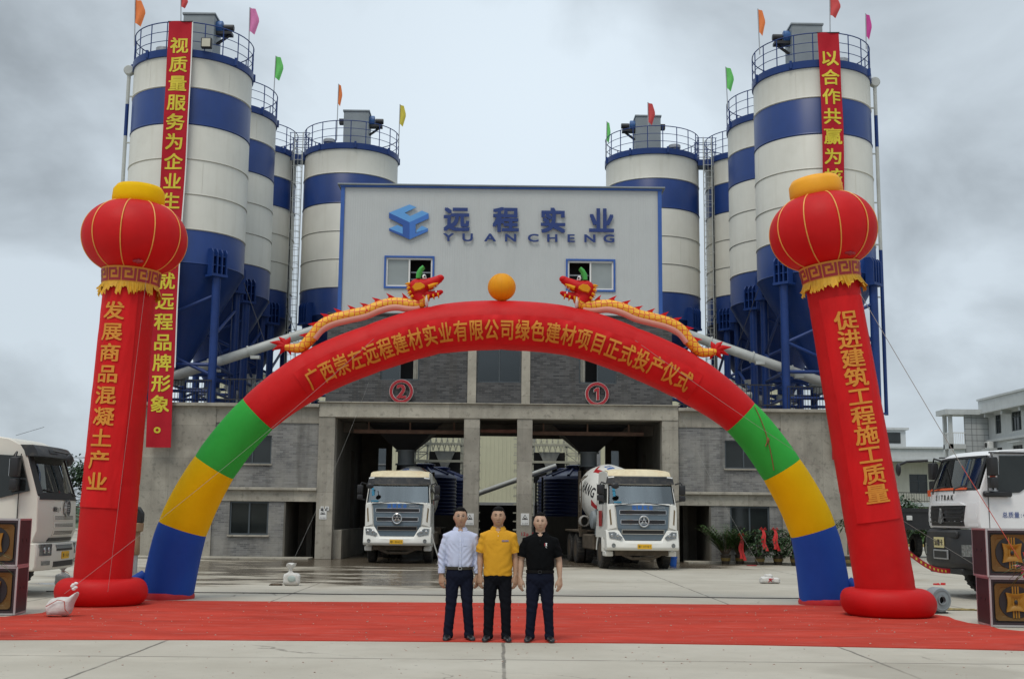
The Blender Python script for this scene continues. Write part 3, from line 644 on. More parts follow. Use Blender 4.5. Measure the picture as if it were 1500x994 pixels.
# round number signs over the bays
for n, px, py in (('2',588,573),('1',874.5,577)):
    p = at(px, py, FY-0.02)
    s = thing('number_sign', 'round red and white number %s sign on the dark brick over its bay' % n, 'sign', (p.x, FY+0.0, p.z), group='round bay number signs')
    b = MB(); b.lathe([(0.33,-0.02),(0.33,-0.10),(0.43,-0.10),(0.43,-0.02)], seg=40, axis='y', cap=False); b.rings([[(0.33*math.cos(2*PI*j/40),-0.02,0.33*math.sin(2*PI*j/40)) for j in range(40)],[(0.43*math.cos(2*PI*j/40),-0.02,0.43*math.sin(2*PI*j/40)) for j in range(40)]], cap=False); b.build('ring', M['sign_red'], s)
    b = MB(); b.lathe([(0.317,0.02),(0.317,-0.06),(0.33,-0.06),(0.33,0.02)], seg=40, axis='y', cap=False); b.lathe([(0.43,0.02),(0.43,-0.06),(0.443,-0.06),(0.443,0.02)], seg=40, axis='y', cap=False); b.build('edge', M['sign_white'], s)
    if n == '1':
        one = lambda e: [(-0.02-e,-0.22-e),(0.075+e,-0.22-e),(0.075+e,0.235+e),(-0.005-e*0.5,0.235+e),(-0.11-e,0.165),(-0.11-e,0.075-e),(-0.02-e,0.125-e)]
        b = MB(); b.prism(one(0.013), -0.06, -0.01, 'y'); b.build('border', M['sign_white'], s, 0)
        b = MB(); b.prism(one(0.0), -0.09, -0.055, 'y'); b.build('digit', M['sign_red'], s, 0); continue
    b = MB(); put_glyph(b, n, lambda u, v, t: Vector((u*0.74, -0.02-t*0.5, v*0.70)), 0.048, 0.1, cjk=False); b.build('border', M['sign_white'], s, 30)
    b = MB(); put_glyph(b, n, lambda u, v, t: Vector((u*0.74, -0.05-t*0.5, v*0.70)), 0.034, 0.1, cjk=False); b.build('digit', M['sign_red'], s, 30)
# warning plates on the pillars
def warn(px, py, w, h, lab, tri=True, y=FY-0.004):
    p = at(px, py, y); s = thing('warning_sign', lab, 'sign', (p.x, y, p.z), group='warning plates on the pillars')
    b = MB(); b.box((-w/2,-0.012,-h/2),(w/2,0,h/2), 0.003); b.build('plate', M['sign_white'], s)
    b = MB(); c = h*0.14; a = w*0.36
    T = lambda k: [(k*a*math.cos(PI/2+i*2*PI/3), c-0.02*h+k*a*math.sin(PI/2+i*2*PI/3)) for i in range(3)]
    o, i_ = T(1.15), T(0.82)
    for q in range(3):
        r = (q+1) % 3; b.face([(o[q][0],-0.0145,o[q][1]),(o[r][0],-0.0145,o[r][1]),(i_[r][0],-0.0145,i_[r][1]),(i_[q][0],-0.0145,i_[q][1])])
    b.box((-0.22*w,-0.016,c-0.16*h),(0.22*w,-0.0125,c-0.10*h)); b.box((-0.1*w,-0.016,c-0.10*h),(0.04*w,-0.0125,c+0.0*h)); b.box((0.05*w,-0.0165,c-0.09*h),(0.13*w,-0.0125,c-0.03*h))
    b.build('triangle', M['ink'], s, 0)
    b = MB(); put_text(b, '当心坠落', (0,-0.0145,-h*0.36), (1,0,0), (0,0,1), w*0.19, 0.02); b.build('caption', mat('caption_grey', (0.35,0.35,0.35)), s, 0)
warn(473,752.5,0.27,0.37,'white triangle warning plate, largest on the left outer pillar')
warn(479,744.5,0.14,0.16,'small white warning plate above the larger one on the left outer pillar, right one')
warn(472,744.5,0.11,0.16,'small white plate above the larger one on the left outer pillar, left one')
warn(688,760,0.30,0.42,'white triangle warning plate behind the man in white shirt')
warn(769,760,0.30,0.42,'white triangle warning plate beside the head of the man in black')
b = MB(); o = at(772.5, 781.5, FY-0.006)
put_text(b, '12p.9', o, (1,0,0), (0,0,1), 0.17, 0.03, cjk=False, gap=0.62)
tag(b.build('painted_mark', M['sign_red'], None, 0), 'red handwritten mark on the pillar beside the man in black', 'graffiti')

# ================================================================== silos
R0 = 2.3; PZ = 5.52
def silo(x, y, lab, grp, top='box', side=1, pipe=False, rot=0.0, lights=False):
    """side: +1 when the conveyor and ladder face +x"""
    s = thing('cement_silo', lab, 'silo', (x, y, PZ), rot, grp)
    Z = lambda z: z-PZ
    prof, mats = [], []
    bands = [(10.85,12.15,1),(12.15,13.5,0),(13.5,14.86,0),(14.86,16.24,0),(16.24,17.7,1),(17.7,18.92,0)]
    for z0, z1, mi in bands:
        prof += [(R0-0.02,Z(z0)),(R0+0.025,Z(z0+0.03)),(R0,Z(z0+0.08)),(R0,Z(z1-0.03))]; mats += [mi]*4
    prof.append((R0,Z(18.92))); b = MB(); b.lathe(prof, seg=64, cap=True, mats=mats)
    for a, z0, z1 in ((0.4,12.2,13.4),(1.9,13.6,14.8),(3.3,14.9,16.1),(4.6,12.2,13.4),(5.2,13.6,14.8),(5.6,17.8,18.8),(4.2,17.8,18.8)):   # plate seams
        b.box((-0.006,-0.004,0),(0.006,0.004,0.001)) if False else b.tube([(R0*math.cos(a),R0*math.sin(a),Z(z0)),(R0*math.cos(a),R0*math.sin(a),Z(z1))], 0.008, 4)
    b.build('shell', [M['silo_white'], M['silo_blue']], s)
    b = MB(); b.lathe([(R0+0.02,Z(18.9)),(R0+0.06,Z(18.92)),(R0+0.06,Z(19.2)),(R0-0.1,Z(19.22)),(0.3,Z(19.6))], seg=64); 
    for k in range(8):
        a = 2*PI*k/8+0.2; b.box((R0*math.cos(a)*1.03-0.05,R0*math.sin(a)*1.03-0.05,Z(18.95)),(R0*math.cos(a)*1.03+0.05,R0*math.sin(a)*1.03+0.05,Z(19.26)))
    b.build('roof_rim', M['silo_blue'], s)
    b = MB(); b.lathe([(0.25,Z(7.0)),(0.34,Z(7.0)),(0.34,Z(7.25)),(2.05,Z(10.4)),(R0-0.01,Z(10.85))], seg=48); b.build('hopper_cone', M['silo_blue'], s)
    b = MB(); b.lathe([(0.25,Z(6.5)),(0.25,Z(7.0))], seg=16); b.box((-0.35,-0.2,Z(6.75)),(0.35,0.2,Z(6.95))); b.build('outlet', M['grey_steel'], s)
    # railing
    b = MB(); rr = R0+0.02
    for k in range(20):
        a = 2*PI*k/20+0.1; b.cyl((rr*math.cos(a),rr*math.sin(a),Z(19.2)),(rr*math.cos(a),rr*math.sin(a),Z(20.3)),0.022,seg=6)
    for z in (19.55,19.92,20.3):
        b.tube([(rr*math.cos(2*PI*k/48),rr*math.sin(2*PI*k/48),Z(z)) for k in range(49)], 0.022 if z > 20 else 0.014, 6, cap=False)
    b.build('railing', M['steel_blue'], s)
    # legs
    for k in range(4):
        a = PI/4+k*PI/2; lx, ly = 2.42*math.cos(a), 2.42*math.sin(a)
        b = MB(); b.cyl((lx,ly,0),(lx,ly,Z(10.5)),0.16,seg=16); b.box((lx-0.28,ly-0.28,0),(lx+0.28,ly+0.28,0.05)); leg = b.build('leg', M['steel_blue'], s)
        b = MB(); T = Matrix.Rotation(a, 4, 'Z')
        bb = MB(T)
        bb.box((2.12,-0.34,Z(10.42)),(2.66,0.34,Z(10.52)))
        for q in (-0.3,-0.1,0.1,0.3): bb.prism([(2.28,Z(10.52)),(2.62,Z(10.52)),(2.62,Z(11.35)),(2.5,Z(11.5)),(2.28,Z(11.5))], q-0.025, q+0.025, 'y')
        for q in (Z(10.85), Z(11.2)): bb.box((2.28,-0.3,q),(2.55,0.3,q+0.04))
        bb.build('leg_bracket', M['steel_blue'], leg, 0); b.bm.free()
    # bracing between the legs
    c = 2.42*math.cos(PI/4)
    for (x0,y0),(x1,y1) in (((-c,-c),(c,-c)),((c,-c),(c,c)),((c,c),(-c,c)),((-c,c),(-c,-c))):
        b = MB(); b.cyl((x0,y0,Z(8.2)),(x1,y1,Z(9.75)),0.065,seg=8); b.cyl((x0,y0,Z(8.25)),(x1,y1,Z(6.7)),0.065,seg=8); b.cyl((x0,y0,Z(7.1)),(x1,y1,Z(7.1)),0.07,seg=8); b.cyl((x0,y0,Z(6.1)),(x1,y1,Z(6.1)),0.06,seg=8); b.build('brace', M['steel_blue'], s)
    if top == 'box':
        cx = 0.25*side
        b = MB(); b.box((cx-0.62,-0.6,Z(19.4)),(cx+0.62,0.6,Z(21.35)), 0.02); b.box((cx-0.66,-0.64,Z(21.35)),(cx+0.66,0.64,Z(21.42))); dc = b.build('dust_collector', M['grey_steel'], s)
        b = MB(); b.cyl((cx+0.62*side,-0.2,Z(21.0)),(cx+0.62*side+0.1*side,-0.2,Z(21.0)),0.2,seg=16); b.lathe([(0.24,0.62),(0.28,0.64),(0.28,0.85),(0.24,0.87)], c=(cx,-0.1,Z(21.0)), axis='x', seg=20) if side > 0 else b.lathe([(0.24,-0.62),(0.28,-0.64),(0.28,-0.85),(0.24,-0.87)], c=(cx,-0.1,Z(21.0)), axis='x', seg=20); b.build('fan_housing', mat('fan_blue', (0.025,0.10,0.28), 0.45), dc)
        b = MB(); xm = cx+side*0.95; b.lathe([(0.12,-0.2),(0.14,-0.18),(0.14,0.18),(0.12,0.2)], c=(xm+side*0.15,-0.1,Z(21.0)), axis='x', seg=14); b.box((min(cx+side*0.62,xm+side*0.3),-0.3,Z(20.68)),(max(cx+side*0.62,xm+side*0.3),0.1,Z(20.8))); b.tube([(cx+side*0.62,-0.1,Z(20.3)),(xm+side*0.2,-0.1,Z(20.7))],0.06,6); b.build('motor', M['dark_metal'], dc); b = MB(); b.box((cx-side*0.62,-0.2,Z(20.85)),(cx-side*0.9,0.1,Z(21.1))); b.build('junction_box', M['dark_metal'], dc)
    b = MB(); vx = -1.0*side; b.lathe([(0.16,Z(19.3)),(0.16,Z(19.62)),(0.3,Z(19.62)),(0.3,Z(19.76)),(0.24,Z(19.8))], c=(vx,-0.9,0), seg=14); b.build('relief_valve', M['galv'], s)
    if pipe:
        px_ = -side*(R0+0.14)
        b = MB(); b.tube([(px_,-0.5,Z(5.6)),(px_,-0.5,Z(12.1))],0.075,10,0); b.tube([(px_,-0.5,Z(16.3)),(px_,-0.5,Z(17.6))],0.076,10,0); b.tube([(px_,-0.5,Z(12.1)),(px_,-0.5,Z(16.3))],0.075,10,1); b.tube([(px_,-0.5,Z(17.6)),(px_,-0.5,Z(18.95))],0.075,10,1)
        b.lathe([(0.17,-0.13),(0.2,-0.1),(0.2,0.1),(0.17,0.13)], c=(px_,-0.5,Z(19.0)), axis='y', seg=16, m=1); b.tube([(px_,-0.5,Z(19.0)),(px_+side*0.5,-0.3,Z(18.95))],0.08,8,1)
        for z in (10.2,12.3,14.0,16.0,17.9): b.box((min(px_,px_+side*0.4),-0.53,Z(z)),(max(px_,px_+side*0.4),-0.47,Z(z)+0.05), m=1)
        b.build('filling_pipe', [M['steel_blue'], M['tube_grey']], s)
    if lights:
        b = MB(); b.box((1.05*side-0.2,-R0-0.1,Z(19.25)),(1.05*side+0.2,-R0+0.1,Z(19.65)), 0.02); fl = b.build('floodlight', M['dark_metal'], s)
        b = MB(); b.box((1.05*side-0.16,-R0-0.108,Z(19.29)),(1.05*side+0.16,-R0-0.1,Z(19.61))); b.build('lens', mat('lamp_lens', (0.55,0.52,0.42), 0.2), fl, 0)
    return s
silo(-12.50, 46.2, 'front left silo, nearest, with a long red banner hung down it', 'cement silos on the left platform', 'box', 1, True, lights=True)
silo(-12.58, 51.9, 'second silo back in the left row, just behind the banner silo', 'cement silos on the left platform', 'cap', 1)
silo(-12.60, 57.6, 'third silo back in the left row, a narrow strip left of the ladder', 'cement silos on the left platform', 'cap', 1)
silo(-7.55, 57.6, 'left silo behind the grey metal hall, right of the ladder', 'cement silos on the left platform', 'box', 1)
silo(12.47, 46.4, 'front right silo, nearest, with a red banner hung behind the lantern', 'cement silos on the right platform', 'box', -1, True)
silo(12.50, 52.1, 'second silo back in the right row, just behind the right banner silo', 'cement silos on the right platform', 'cap', -1)
silo(12.45, 57.8, 'third silo back in the right row, a narrow strip right of the ladder', 'cement silos on the right platform', 'cap', -1)
silo(7.45, 57.8, 'right silo behind the grey metal hall, left of the ladder', 'cement silos on the right platform', 'box', -1)
# ladders with cages and top bridges between the inner silos
for sx in (-1, 1):
    t = thing('caged_ladder', 'tall caged steel ladder between the two far %s silos' % ('left' if sx < 0 else 'right'), 'ladder', (sx*10.02, 56.6, PZ), group='caged ladders between silos')
    b = MB()
    for x in (-0.2, 0.2): b.cyl((x,0,0),(x,0,14.6),0.025,seg=6)
    for k in range(48): b.cyl((-0.2,0,0.3+k*0.3),(0.2,0,0.3+k*0.3),0.013,seg=5)
    b.build('rungs', M['tube_grey'], t)
    b = MB()
    for k in range(16):
        z = 1.5+k*0.8; b.tube([(0.2*math.cos(a)*1.15,-0.35-0.35*math.sin(a),z) for a in [PI*q/8-0.2 for q in range(11)]],0.012,5)
    for a in (0.3,1.1,2.0,2.8): b.cyl((0.23*math.cos(a),-0.35-0.35*math.sin(a),1.5),(0.23*math.cos(a),-0.35-0.35*math.sin(a),13.5),0.009,seg=5)
    b.build('cage', M['tube_grey'], t)
    b = MB(); b.cyl((0.28*sx,0.1,-2),(0.28*sx,0.1,13.2),0.03,seg=6); b.build('cable_conduit', M['dark_metal'], t)
    t = thing('top_bridge', 'short blue footbridge joining the two far %s silo tops' % ('left' if sx < 0 else 'right'), 'bridge', (sx*10.02, 57.2, 19.0), group='footbridges between silo tops')
    b = MB(); b.box((-0.45,-0.4,-0.25),(0.45,0.4,0.05)); b.build('deck', M['steel_blue'], t, 0)
    b = MB()
    for y in (-0.4,0.4):
        for z in (0.4,0.8,1.15): b.cyl((-0.5,y,z),(0.5,y,z),0.018,seg=5)
        for x in (-0.45,0.45): b.cyl((x,y,0),(x,y,1.15),0.02,seg=5)
    b.build('railing', M['steel_blue'], t)
# screw conveyors from the silos up into the plant
for sx in (-1, 1):
    for k, (y0, x0, z0, y1, x1, z1, lab) in enumerate(((45.6,-12.6,6.75,46.0,-6.2,9.05,'longer, nearer'),(52.0,-10.9,6.9,49.5,-6.2,9.0,'shorter, farther'))):
        A, B = Vector((sx*-x0*-1 if False else -sx*x0*-1, y0, z0)), Vector((-sx*x1*-1, y1, z1))
        A = Vector((sx*abs(x0), y0, z0)); B = Vector((sx*abs(x1), y1, z1))
        t = thing('screw_conveyor', '%s pale grey screw conveyor tube rising to the plant on the %s' % (lab, 'left' if sx < 0 else 'right'), 'conveyor', A, group='screw conveyors beside the plant')
        d = B-A
        b = MB(); b.cyl((0,0,0), d, 0.19, seg=18); b.cyl(-d*0.06, d*0.0, 0.24, seg=18); b.build('tube', M['tube_grey'], t)
        b = MB()
        for q in (0.22,0.45,0.7): b.cyl(d*q-d.normalized()*0.03, d*q+d.normalized()*0.03, 0.235, seg=18); b.box(d*q+Vector((0.1,-0.24,-0.3)), d*q+Vector((0.45,0.0,-0.18)))
        b.build('flange', M['tube_grey'], t)
        b = MB(); b.cyl(-d*0.02+Vector((0,0,0.1)), -d*0.02+Vector((0,0,0.75)), 0.22, 0.3, seg=16); b.lathe([(0.16,-0.3),(0.2,-0.26),(0.2,0.26),(0.16,0.3)], c=(sx*0.35,0,-0.15), axis='x', seg=14); b.build('inlet', M['galv'], t)
        b = MB(); q = d*0.55; b.cyl(q, q+Vector((sx*1.1,0.6,2.6)), 0.012, seg=5); b.build('stay_wire', M['dark_metal'], t)
# pipework and stairs under the silos
pale = M['tube_grey']
for sx in (-1, 1):
    w = 'left' if sx < 0 else 'right'
    t = thing('platform_railing', 'dark steel handrail between the silo legs on the %s platform' % w, 'railing', (sx*12.0, FY+0.3, PZ), group='handrails on the silo platforms')
    b = MB()
    for k in range(24): b.cyl((-1.3+k*0.11,0,0),(-1.3+k*0.11,0,0.95),0.012,seg=5)
    for z in (0.1,0.95): b.box((-1.3,-0.02,z),(1.25,0.02,z+0.04))
    b.build('bars', M['dark_metal'], t, 0)
    t = thing('air_receiver', 'pale grey air receiver and ducting under the %s silos' % w, 'tank', (sx*9.6, 50.2, PZ), group='air receivers under the silos')
    b = MB(); b.lathe([(0.15,0.15),(0.42,0.3),(0.45,0.4),(0.45,1.5),(0.42,1.6),(0.15,1.75)], seg=20); b.build('vessel', pale, t)
    b = MB(); b.tube([(0.3,0,1.2),(1.0,0.2,1.3),(1.3,0.3,0.6),(1.9,0.4,0.3)],0.12,10); b.tube([(-0.4,0,0.7),(-1.5,0,0.75),(-2.0,0,1.4)],0.1,10); b.build('duct', pale, t)
# ================================================================== red carpet and yard cable
carpet_m = mat('carpet_red', (0.43,0.044,0.027), 0.95, var=0.2, vscale=1.1, bump=0.5, bscale=9, dirt=0.35, dcol=(0.50,0.20,0.17), dscale=3.5, spec=0.15, stretch=(0.45,1.4,1))
front = [(-11,15.75),(-8.5,15.66),(-6.3,15.58),(-5,15.72),(-3.77,15.80),(-2,15.83),(0.18,15.86),(1.8,15.88),(3.27,15.80),(5,15.62),(6.63,15.42),(8,15.3),(11,15.2)]
back = [(11,17.9),(8.3,18.15),(7.75,18.05),(7.55,18.35),(7.62,19.0),(7.48,19.35),(7.5,20.0),(7.62,20.6),(7.50,21.2),(6.6,22.75),(5.69,22.95),(3,22.92),(0.07,22.80),(-2.2,22.72),(-4.42,22.62),(-6.58,22.62),(-7.3,22.4),(-7.45,20.6),(-7.3,19.63),(-7.59,18.9),(-9,18.6),(-11,18.5)]
b = MB(); pts = front+back
vs = [b.v((x,y,0.012)) for x, y in pts]; vb = [b.v((x,y,0.0005)) for x, y in pts]
b.bm.faces.new(vs)
for i in range(len(pts)): j = (i+1) % len(pts); b.bm.faces.new([vs[i],vb[i],vb[j],vs[j]])
bmesh.ops.triangulate(b.bm, faces=[f for f in b.bm.faces if len(f.verts) > 4])
carpet = tag(b.build('red_carpet', carpet_m, None, 0), 'long red carpet laid across the concrete yard', 'carpet')
b = MB()
for y0 in (18.05, 20.35):   # lapped joins between the rolls
    rows = []
    for k in range(61):
        x = -7.3+14.7*k/60; y = y0+0.03*math.sin(x*1.3+y0)+0.02*mnoise.noise(Vector((x,y0,0))); lift = 0.013+0.012*max(0,mnoise.noise(Vector((x*0.9,y0,2))))
        rows.append([(x,y-0.02,0.0125),(x,y-0.012,lift+0.003),(x,y+0.05,lift+0.002),(x,y+0.12,0.0125)])
    b.rings(rows, 0, False, False)
b.build('lapped_join', carpet_m, carpet, 60, fix=False)
# grit and scraps lying on it
b = MB(); r2 = random.Random(5)
gritm = mat('grit', (0.40,0.29,0.24), 0.9, var=0.4, vscale=30)
for k in range(420):
    x, y = r2.uniform(-7.2,7.4), r2.uniform(15.9,22.4); s_ = r2.choice((0.004,0.005,0.006,0.008,0.012))
    b.sphere((x,y,0.012+s_*0.4),(s_*r2.uniform(.8,1.6),s_,s_*0.6),6,4)
for k in range(160):
    x, y = r2.uniform(-9,9), r2.uniform(12.2,15.5); s_ = r2.choice((0.005,0.007,0.01))
    b.sphere((x,y,s_*0.4),(s_*1.3,s_,s_*0.6),6,4)
tag(b.build('grit', gritm), kind='stuff')
b = MB(); b.tube([(x, 24.95+0.08*math.sin(x*0.7)+0.04*math.sin(x*2.3), 0.010) for x in [i*0.4-9.2 for i in range(46)]], 0.010, 6); tag(b.build('cable', M['black']), 'long black cable lying across the yard behind the arch', 'cable')
b = MB(); b.tube([(8.2+0.05*i, 30.5-0.35*i+0.2*math.sin(i*0.7), 0.02) for i in range(18)], 0.02, 6); tag(b.build('cable', M['black']), 'short black cable crossing the yard near the white tied sack', 'cable')

# ================================================================== inflatable arch
AY = 23.3
pairs = [((207,876),(281,880)),((232,765),(303,783)),((285,668),(343,700)),((354,585),(402,627)),((440,518),(477.5,577)),((534,477),(558,544)),((631,448),(644,519)),((735,440),(735,513)),
         ((842,450),(829,521)),((934,480),(909,547)),((1026,524),(988,583)),((1107,591),(1063,630)),((1172,672),(1118,703)),((1224,768),(1158,787)),((1248,884),(1172,888))]
cen, rad = [], []
for o, i in pairs:
    a, c = at(*o, AY), at(*i, AY); cen.append((a+c)/2); rad.append((a-c).length/2*0.985)
for k in (0, -1): cen[k].z = 0.06; rad[k] = 0.49
def catmull(P, t):
    n = len(P)-1; i = min(int(t), n-1); f = t-i
    p0, p1, p2, p3 = P[max(i-1,0)], P[i], P[i+1], P[min(i+2,n)]
    return 0.5*((2*p1)+(p2-p0)*f+(2*p0-5*p1+4*p2-p3)*f*f+(3*p1-p0-3*p2+p3)*f**3)
def arch_frame(t):
    c = catmull(cen, t); d = (catmull(cen, min(t+0.02, 14))-catmull(cen, max(t-0.02, 0))).normalized()
    n = Vector((-d.z, 0, d.x)); r = catmull(rad, t)
    return c, d, n, r                               # n points outwards (up) for a left-to-right tangent
arch = thing('inflatable_arch', 'big red inflatable archway with green, yellow and blue legs over the carpet', 'inflatable arch', (0, AY, 0))
def arch_section(name, t0, t1, m):
    b = MB(); N = max(6, int((t1-t0)*26)); rr = []
    for k in range(N+1):
        t = t0+(t1-t0)*k/N; c, d, n, r = arch_frame(t)
        seam = abs(t-round(t)); r *= 0.972+0.028*min(1, (seam/0.16))**0.6
        pk = 0.012*math.exp(-(seam/0.10)**2); sd = round(t)*1.7
        rr.append([Vector((c.x,0,c.z))+n*(q*math.cos(2*PI*j/72))+Vector((0,q*math.sin(2*PI*j/72),0)) for j in range(72) for q in (r*(1+pk*math.sin(17*2*PI*j/72+sd+2*math.sin(j*0.9+sd))+0.006*mnoise.noise(Vector((t*2.2, 2.5*math.cos(2*PI*j/72), 2.5*math.sin(2*PI*j/72))))),)])
    b.rings(rr, 0, True); return b.build(name, m, arch, 60)
arch_section('blue_section', 0, 1, M['nylon_blue']); arch_section('yellow_section', 1, 2, M['nylon_yellow']); arch_section('green_section', 2, 3, M['nylon_green'])
arch_section('red_section', 3, 11, M['nylon_red'])
arch_section('green_section', 11, 12, M['nylon_green']); arch_section('yellow_section', 12, 13, M['nylon_yellow']); arch_section('blue_section', 13, 14, M['nylon_blue'])
for k in (0, 14):
    c, d, n, r = arch_frame(k); b = MB()
    ring = lambda rr, z: [(c.x+rr*(1+0.03*math.sin(5*a))*math.cos(a), rr*(1+0.03*math.cos(4*a))*math.sin(a), z) for a in [2*PI*j/36 for j in range(36)]]
    b.rings([ring(0.50,0.0),ring(0.51,0.05),ring(0.485,0.12)]); b.build('base_skirt', M['skirt_red'], arch, 60)
    sg = -1 if k == 0 else 1
    b = MB(); b.tube([(c.x+sg*0.42,-0.1,0.42),(c.x+sg*0.62,-0.25,0.30),(c.x+sg*0.95,-0.45,0.16)],[0.12,0.10,0.11],12); b.build('air_sleeve', M['nylon_blue'], arch, 60)
# cloth banner round the front of the red part, with the lettering
def arch_pt(t, v, lift):
    c, d, n, r = arch_frame(t); r += lift; v = max(-0.98*r, min(0.98*r, v))
    return Vector((c.x,0,c.z))+n*v+Vector((0,-math.sqrt(r*r-v*v),0))
def near_t(px, py):
    p = at(px, py, AY-0.45); return min((( Vector((catmull(cen, k/100).x, catmull(cen, k/100).z)) - Vector((p.x, p.z))).length, k/100) for k in range(300, 1101))[1]
T0, T1 = near_t(467,568), near_t(997,565)
b = MB(); NU, NV = 150, 10; grid = []
for i in range(NU+1):
    t = T0-0.22+(T1-T0+0.44)*i/NU; row = []
    for j in range(NV+1):
        v = -0.42+0.55*j/NV
        w = 0.010+0.012*abs(mnoise.noise(Vector((t*3.1, v*3, 0))))+(0.045*max(0, mnoise.noise(Vector((t*8-v*5, v*3, 3.3)))) if j > NV-4 else 0.010*max(0, mnoise.noise(Vector((t*7-v*4, v*3, 3.3)))))
        row.append(arch_pt(t, v, w))
    grid.append(row)
b.rings(grid, 0, False, False); b.build('banner', M['banner_red'], arch, 60, fix=False)
txt = '广西崇左远程建材实业有限公司绿色建材项目正式投产仪式'
# equal spacing along the arc
arc = [(T0, 0.0)]; prev = arch_pt(T0, -0.12, 0)
for k in range(1, 401):
    t = T0+(T1-T0)*k/400; p = arch_pt(t, -0.12, 0); arc.append((t, arc[-1][1]+(p-prev).length)); prev = p
def t_at(s):
    s = max(0, min(arc[-1][1], s))
    for (ta, sa), (tb, sb) in zip(arc, arc[1:]):
        if sb >= s: return ta+(tb-ta)*(s-sa)/max(1e-9, sb-sa)
    return T1
b = MB(); L_ = arc[-1][1]; stepc = L_/(len(txt)-1); dt = (T1-T0)/L_
for i, ch in enumerate(txt):
    tc_ = t_at(i*stepc); loc_dt = (t_at(min(L_, i*stepc+0.1))-t_at(max(0, i*stepc-0.1)))/((min(L_, i*stepc+0.1)-max(0, i*stepc-0.1)))
    put_glyph(b, ch, lambda u, v, w: arch_pt(tc_+u*0.285*loc_dt, -0.155+v*0.41, 0.034+w*0.4+0.010*mnoise.noise(Vector((tc_*3+u, v*2, 1)))), 0.026, 0, 4)
b.build('lettering', M['gold'], arch, 0)

ball = at(735, 420.5, AY)
b = MB(); b.sphere((0,0,0), 0.275, 40, 28); bl = b.build('inflatable_ball', M['nylon_orange'], None, 80); bl.location = ball; tag(bl, 'round orange inflatable ball on top of the arch', 'inflatable ball')
b = MB()
for k in range(6):
    a = PI*k/6; b.tube([(0.277*math.cos(a)*math.cos(q),0.277*math.sin(a)*math.cos(q),0.277*math.sin(q)) for q in [2*PI*j/40 for j in range(41)]], 0.002, 4)
b.build('seam', mat('seam_orange', (0.75,0.32,0.01), 0.6), bl)

# ------------------------------------------------------------------ dragons lying on the arch
def scale_mat():
    m = mat('dragon_scales', (0.80,0.42,0.02), 0.5, var=0.08); nt = m.node_tree; P = nt.nodes['Principled BSDF']; L = nt.links.new
    t = nt.nodes.new('ShaderNodeTexCoord'); v = nt.nodes.new('ShaderNodeTexVoronoi'); v.feature = 'DISTANCE_TO_EDGE'; v.inputs['Scale'].default_value = 9.5; v.inputs['Randomness'].default_value = 0.35; L(t.outputs['Object'], v.inputs['Vector'])
    r = nt.nodes.new('ShaderNodeMapRange'); L(v.outputs['Distance'], r.inputs['Value']); r.inputs['From Min'].default_value = 0.05; r.inputs['From Max'].default_value = 0.09; r.inputs['To Min'].default_value = 1; r.inputs['To Max'].default_value = 0
    mx = nt.nodes.new('ShaderNodeMix'); mx.data_type = 'RGBA'; old = P.inputs['Base Color'].links[0].from_socket; L(r.outputs[0], mx.inputs['Factor']); L(old, mx.inputs['A']); mx.inputs['B'].default_value = (0.60,0.045,0.015,1); L(mx.outputs['Result'], P.inputs['Base Color'])
    return m
M['scales'] = scale_mat()
M['belly'] = mat('belly_pink', (0.72,0.36,0.28), 0.55, var=0.05)
M['horn_green'] = mat('horn_green', (0.05,0.38,0.06), 0.5)
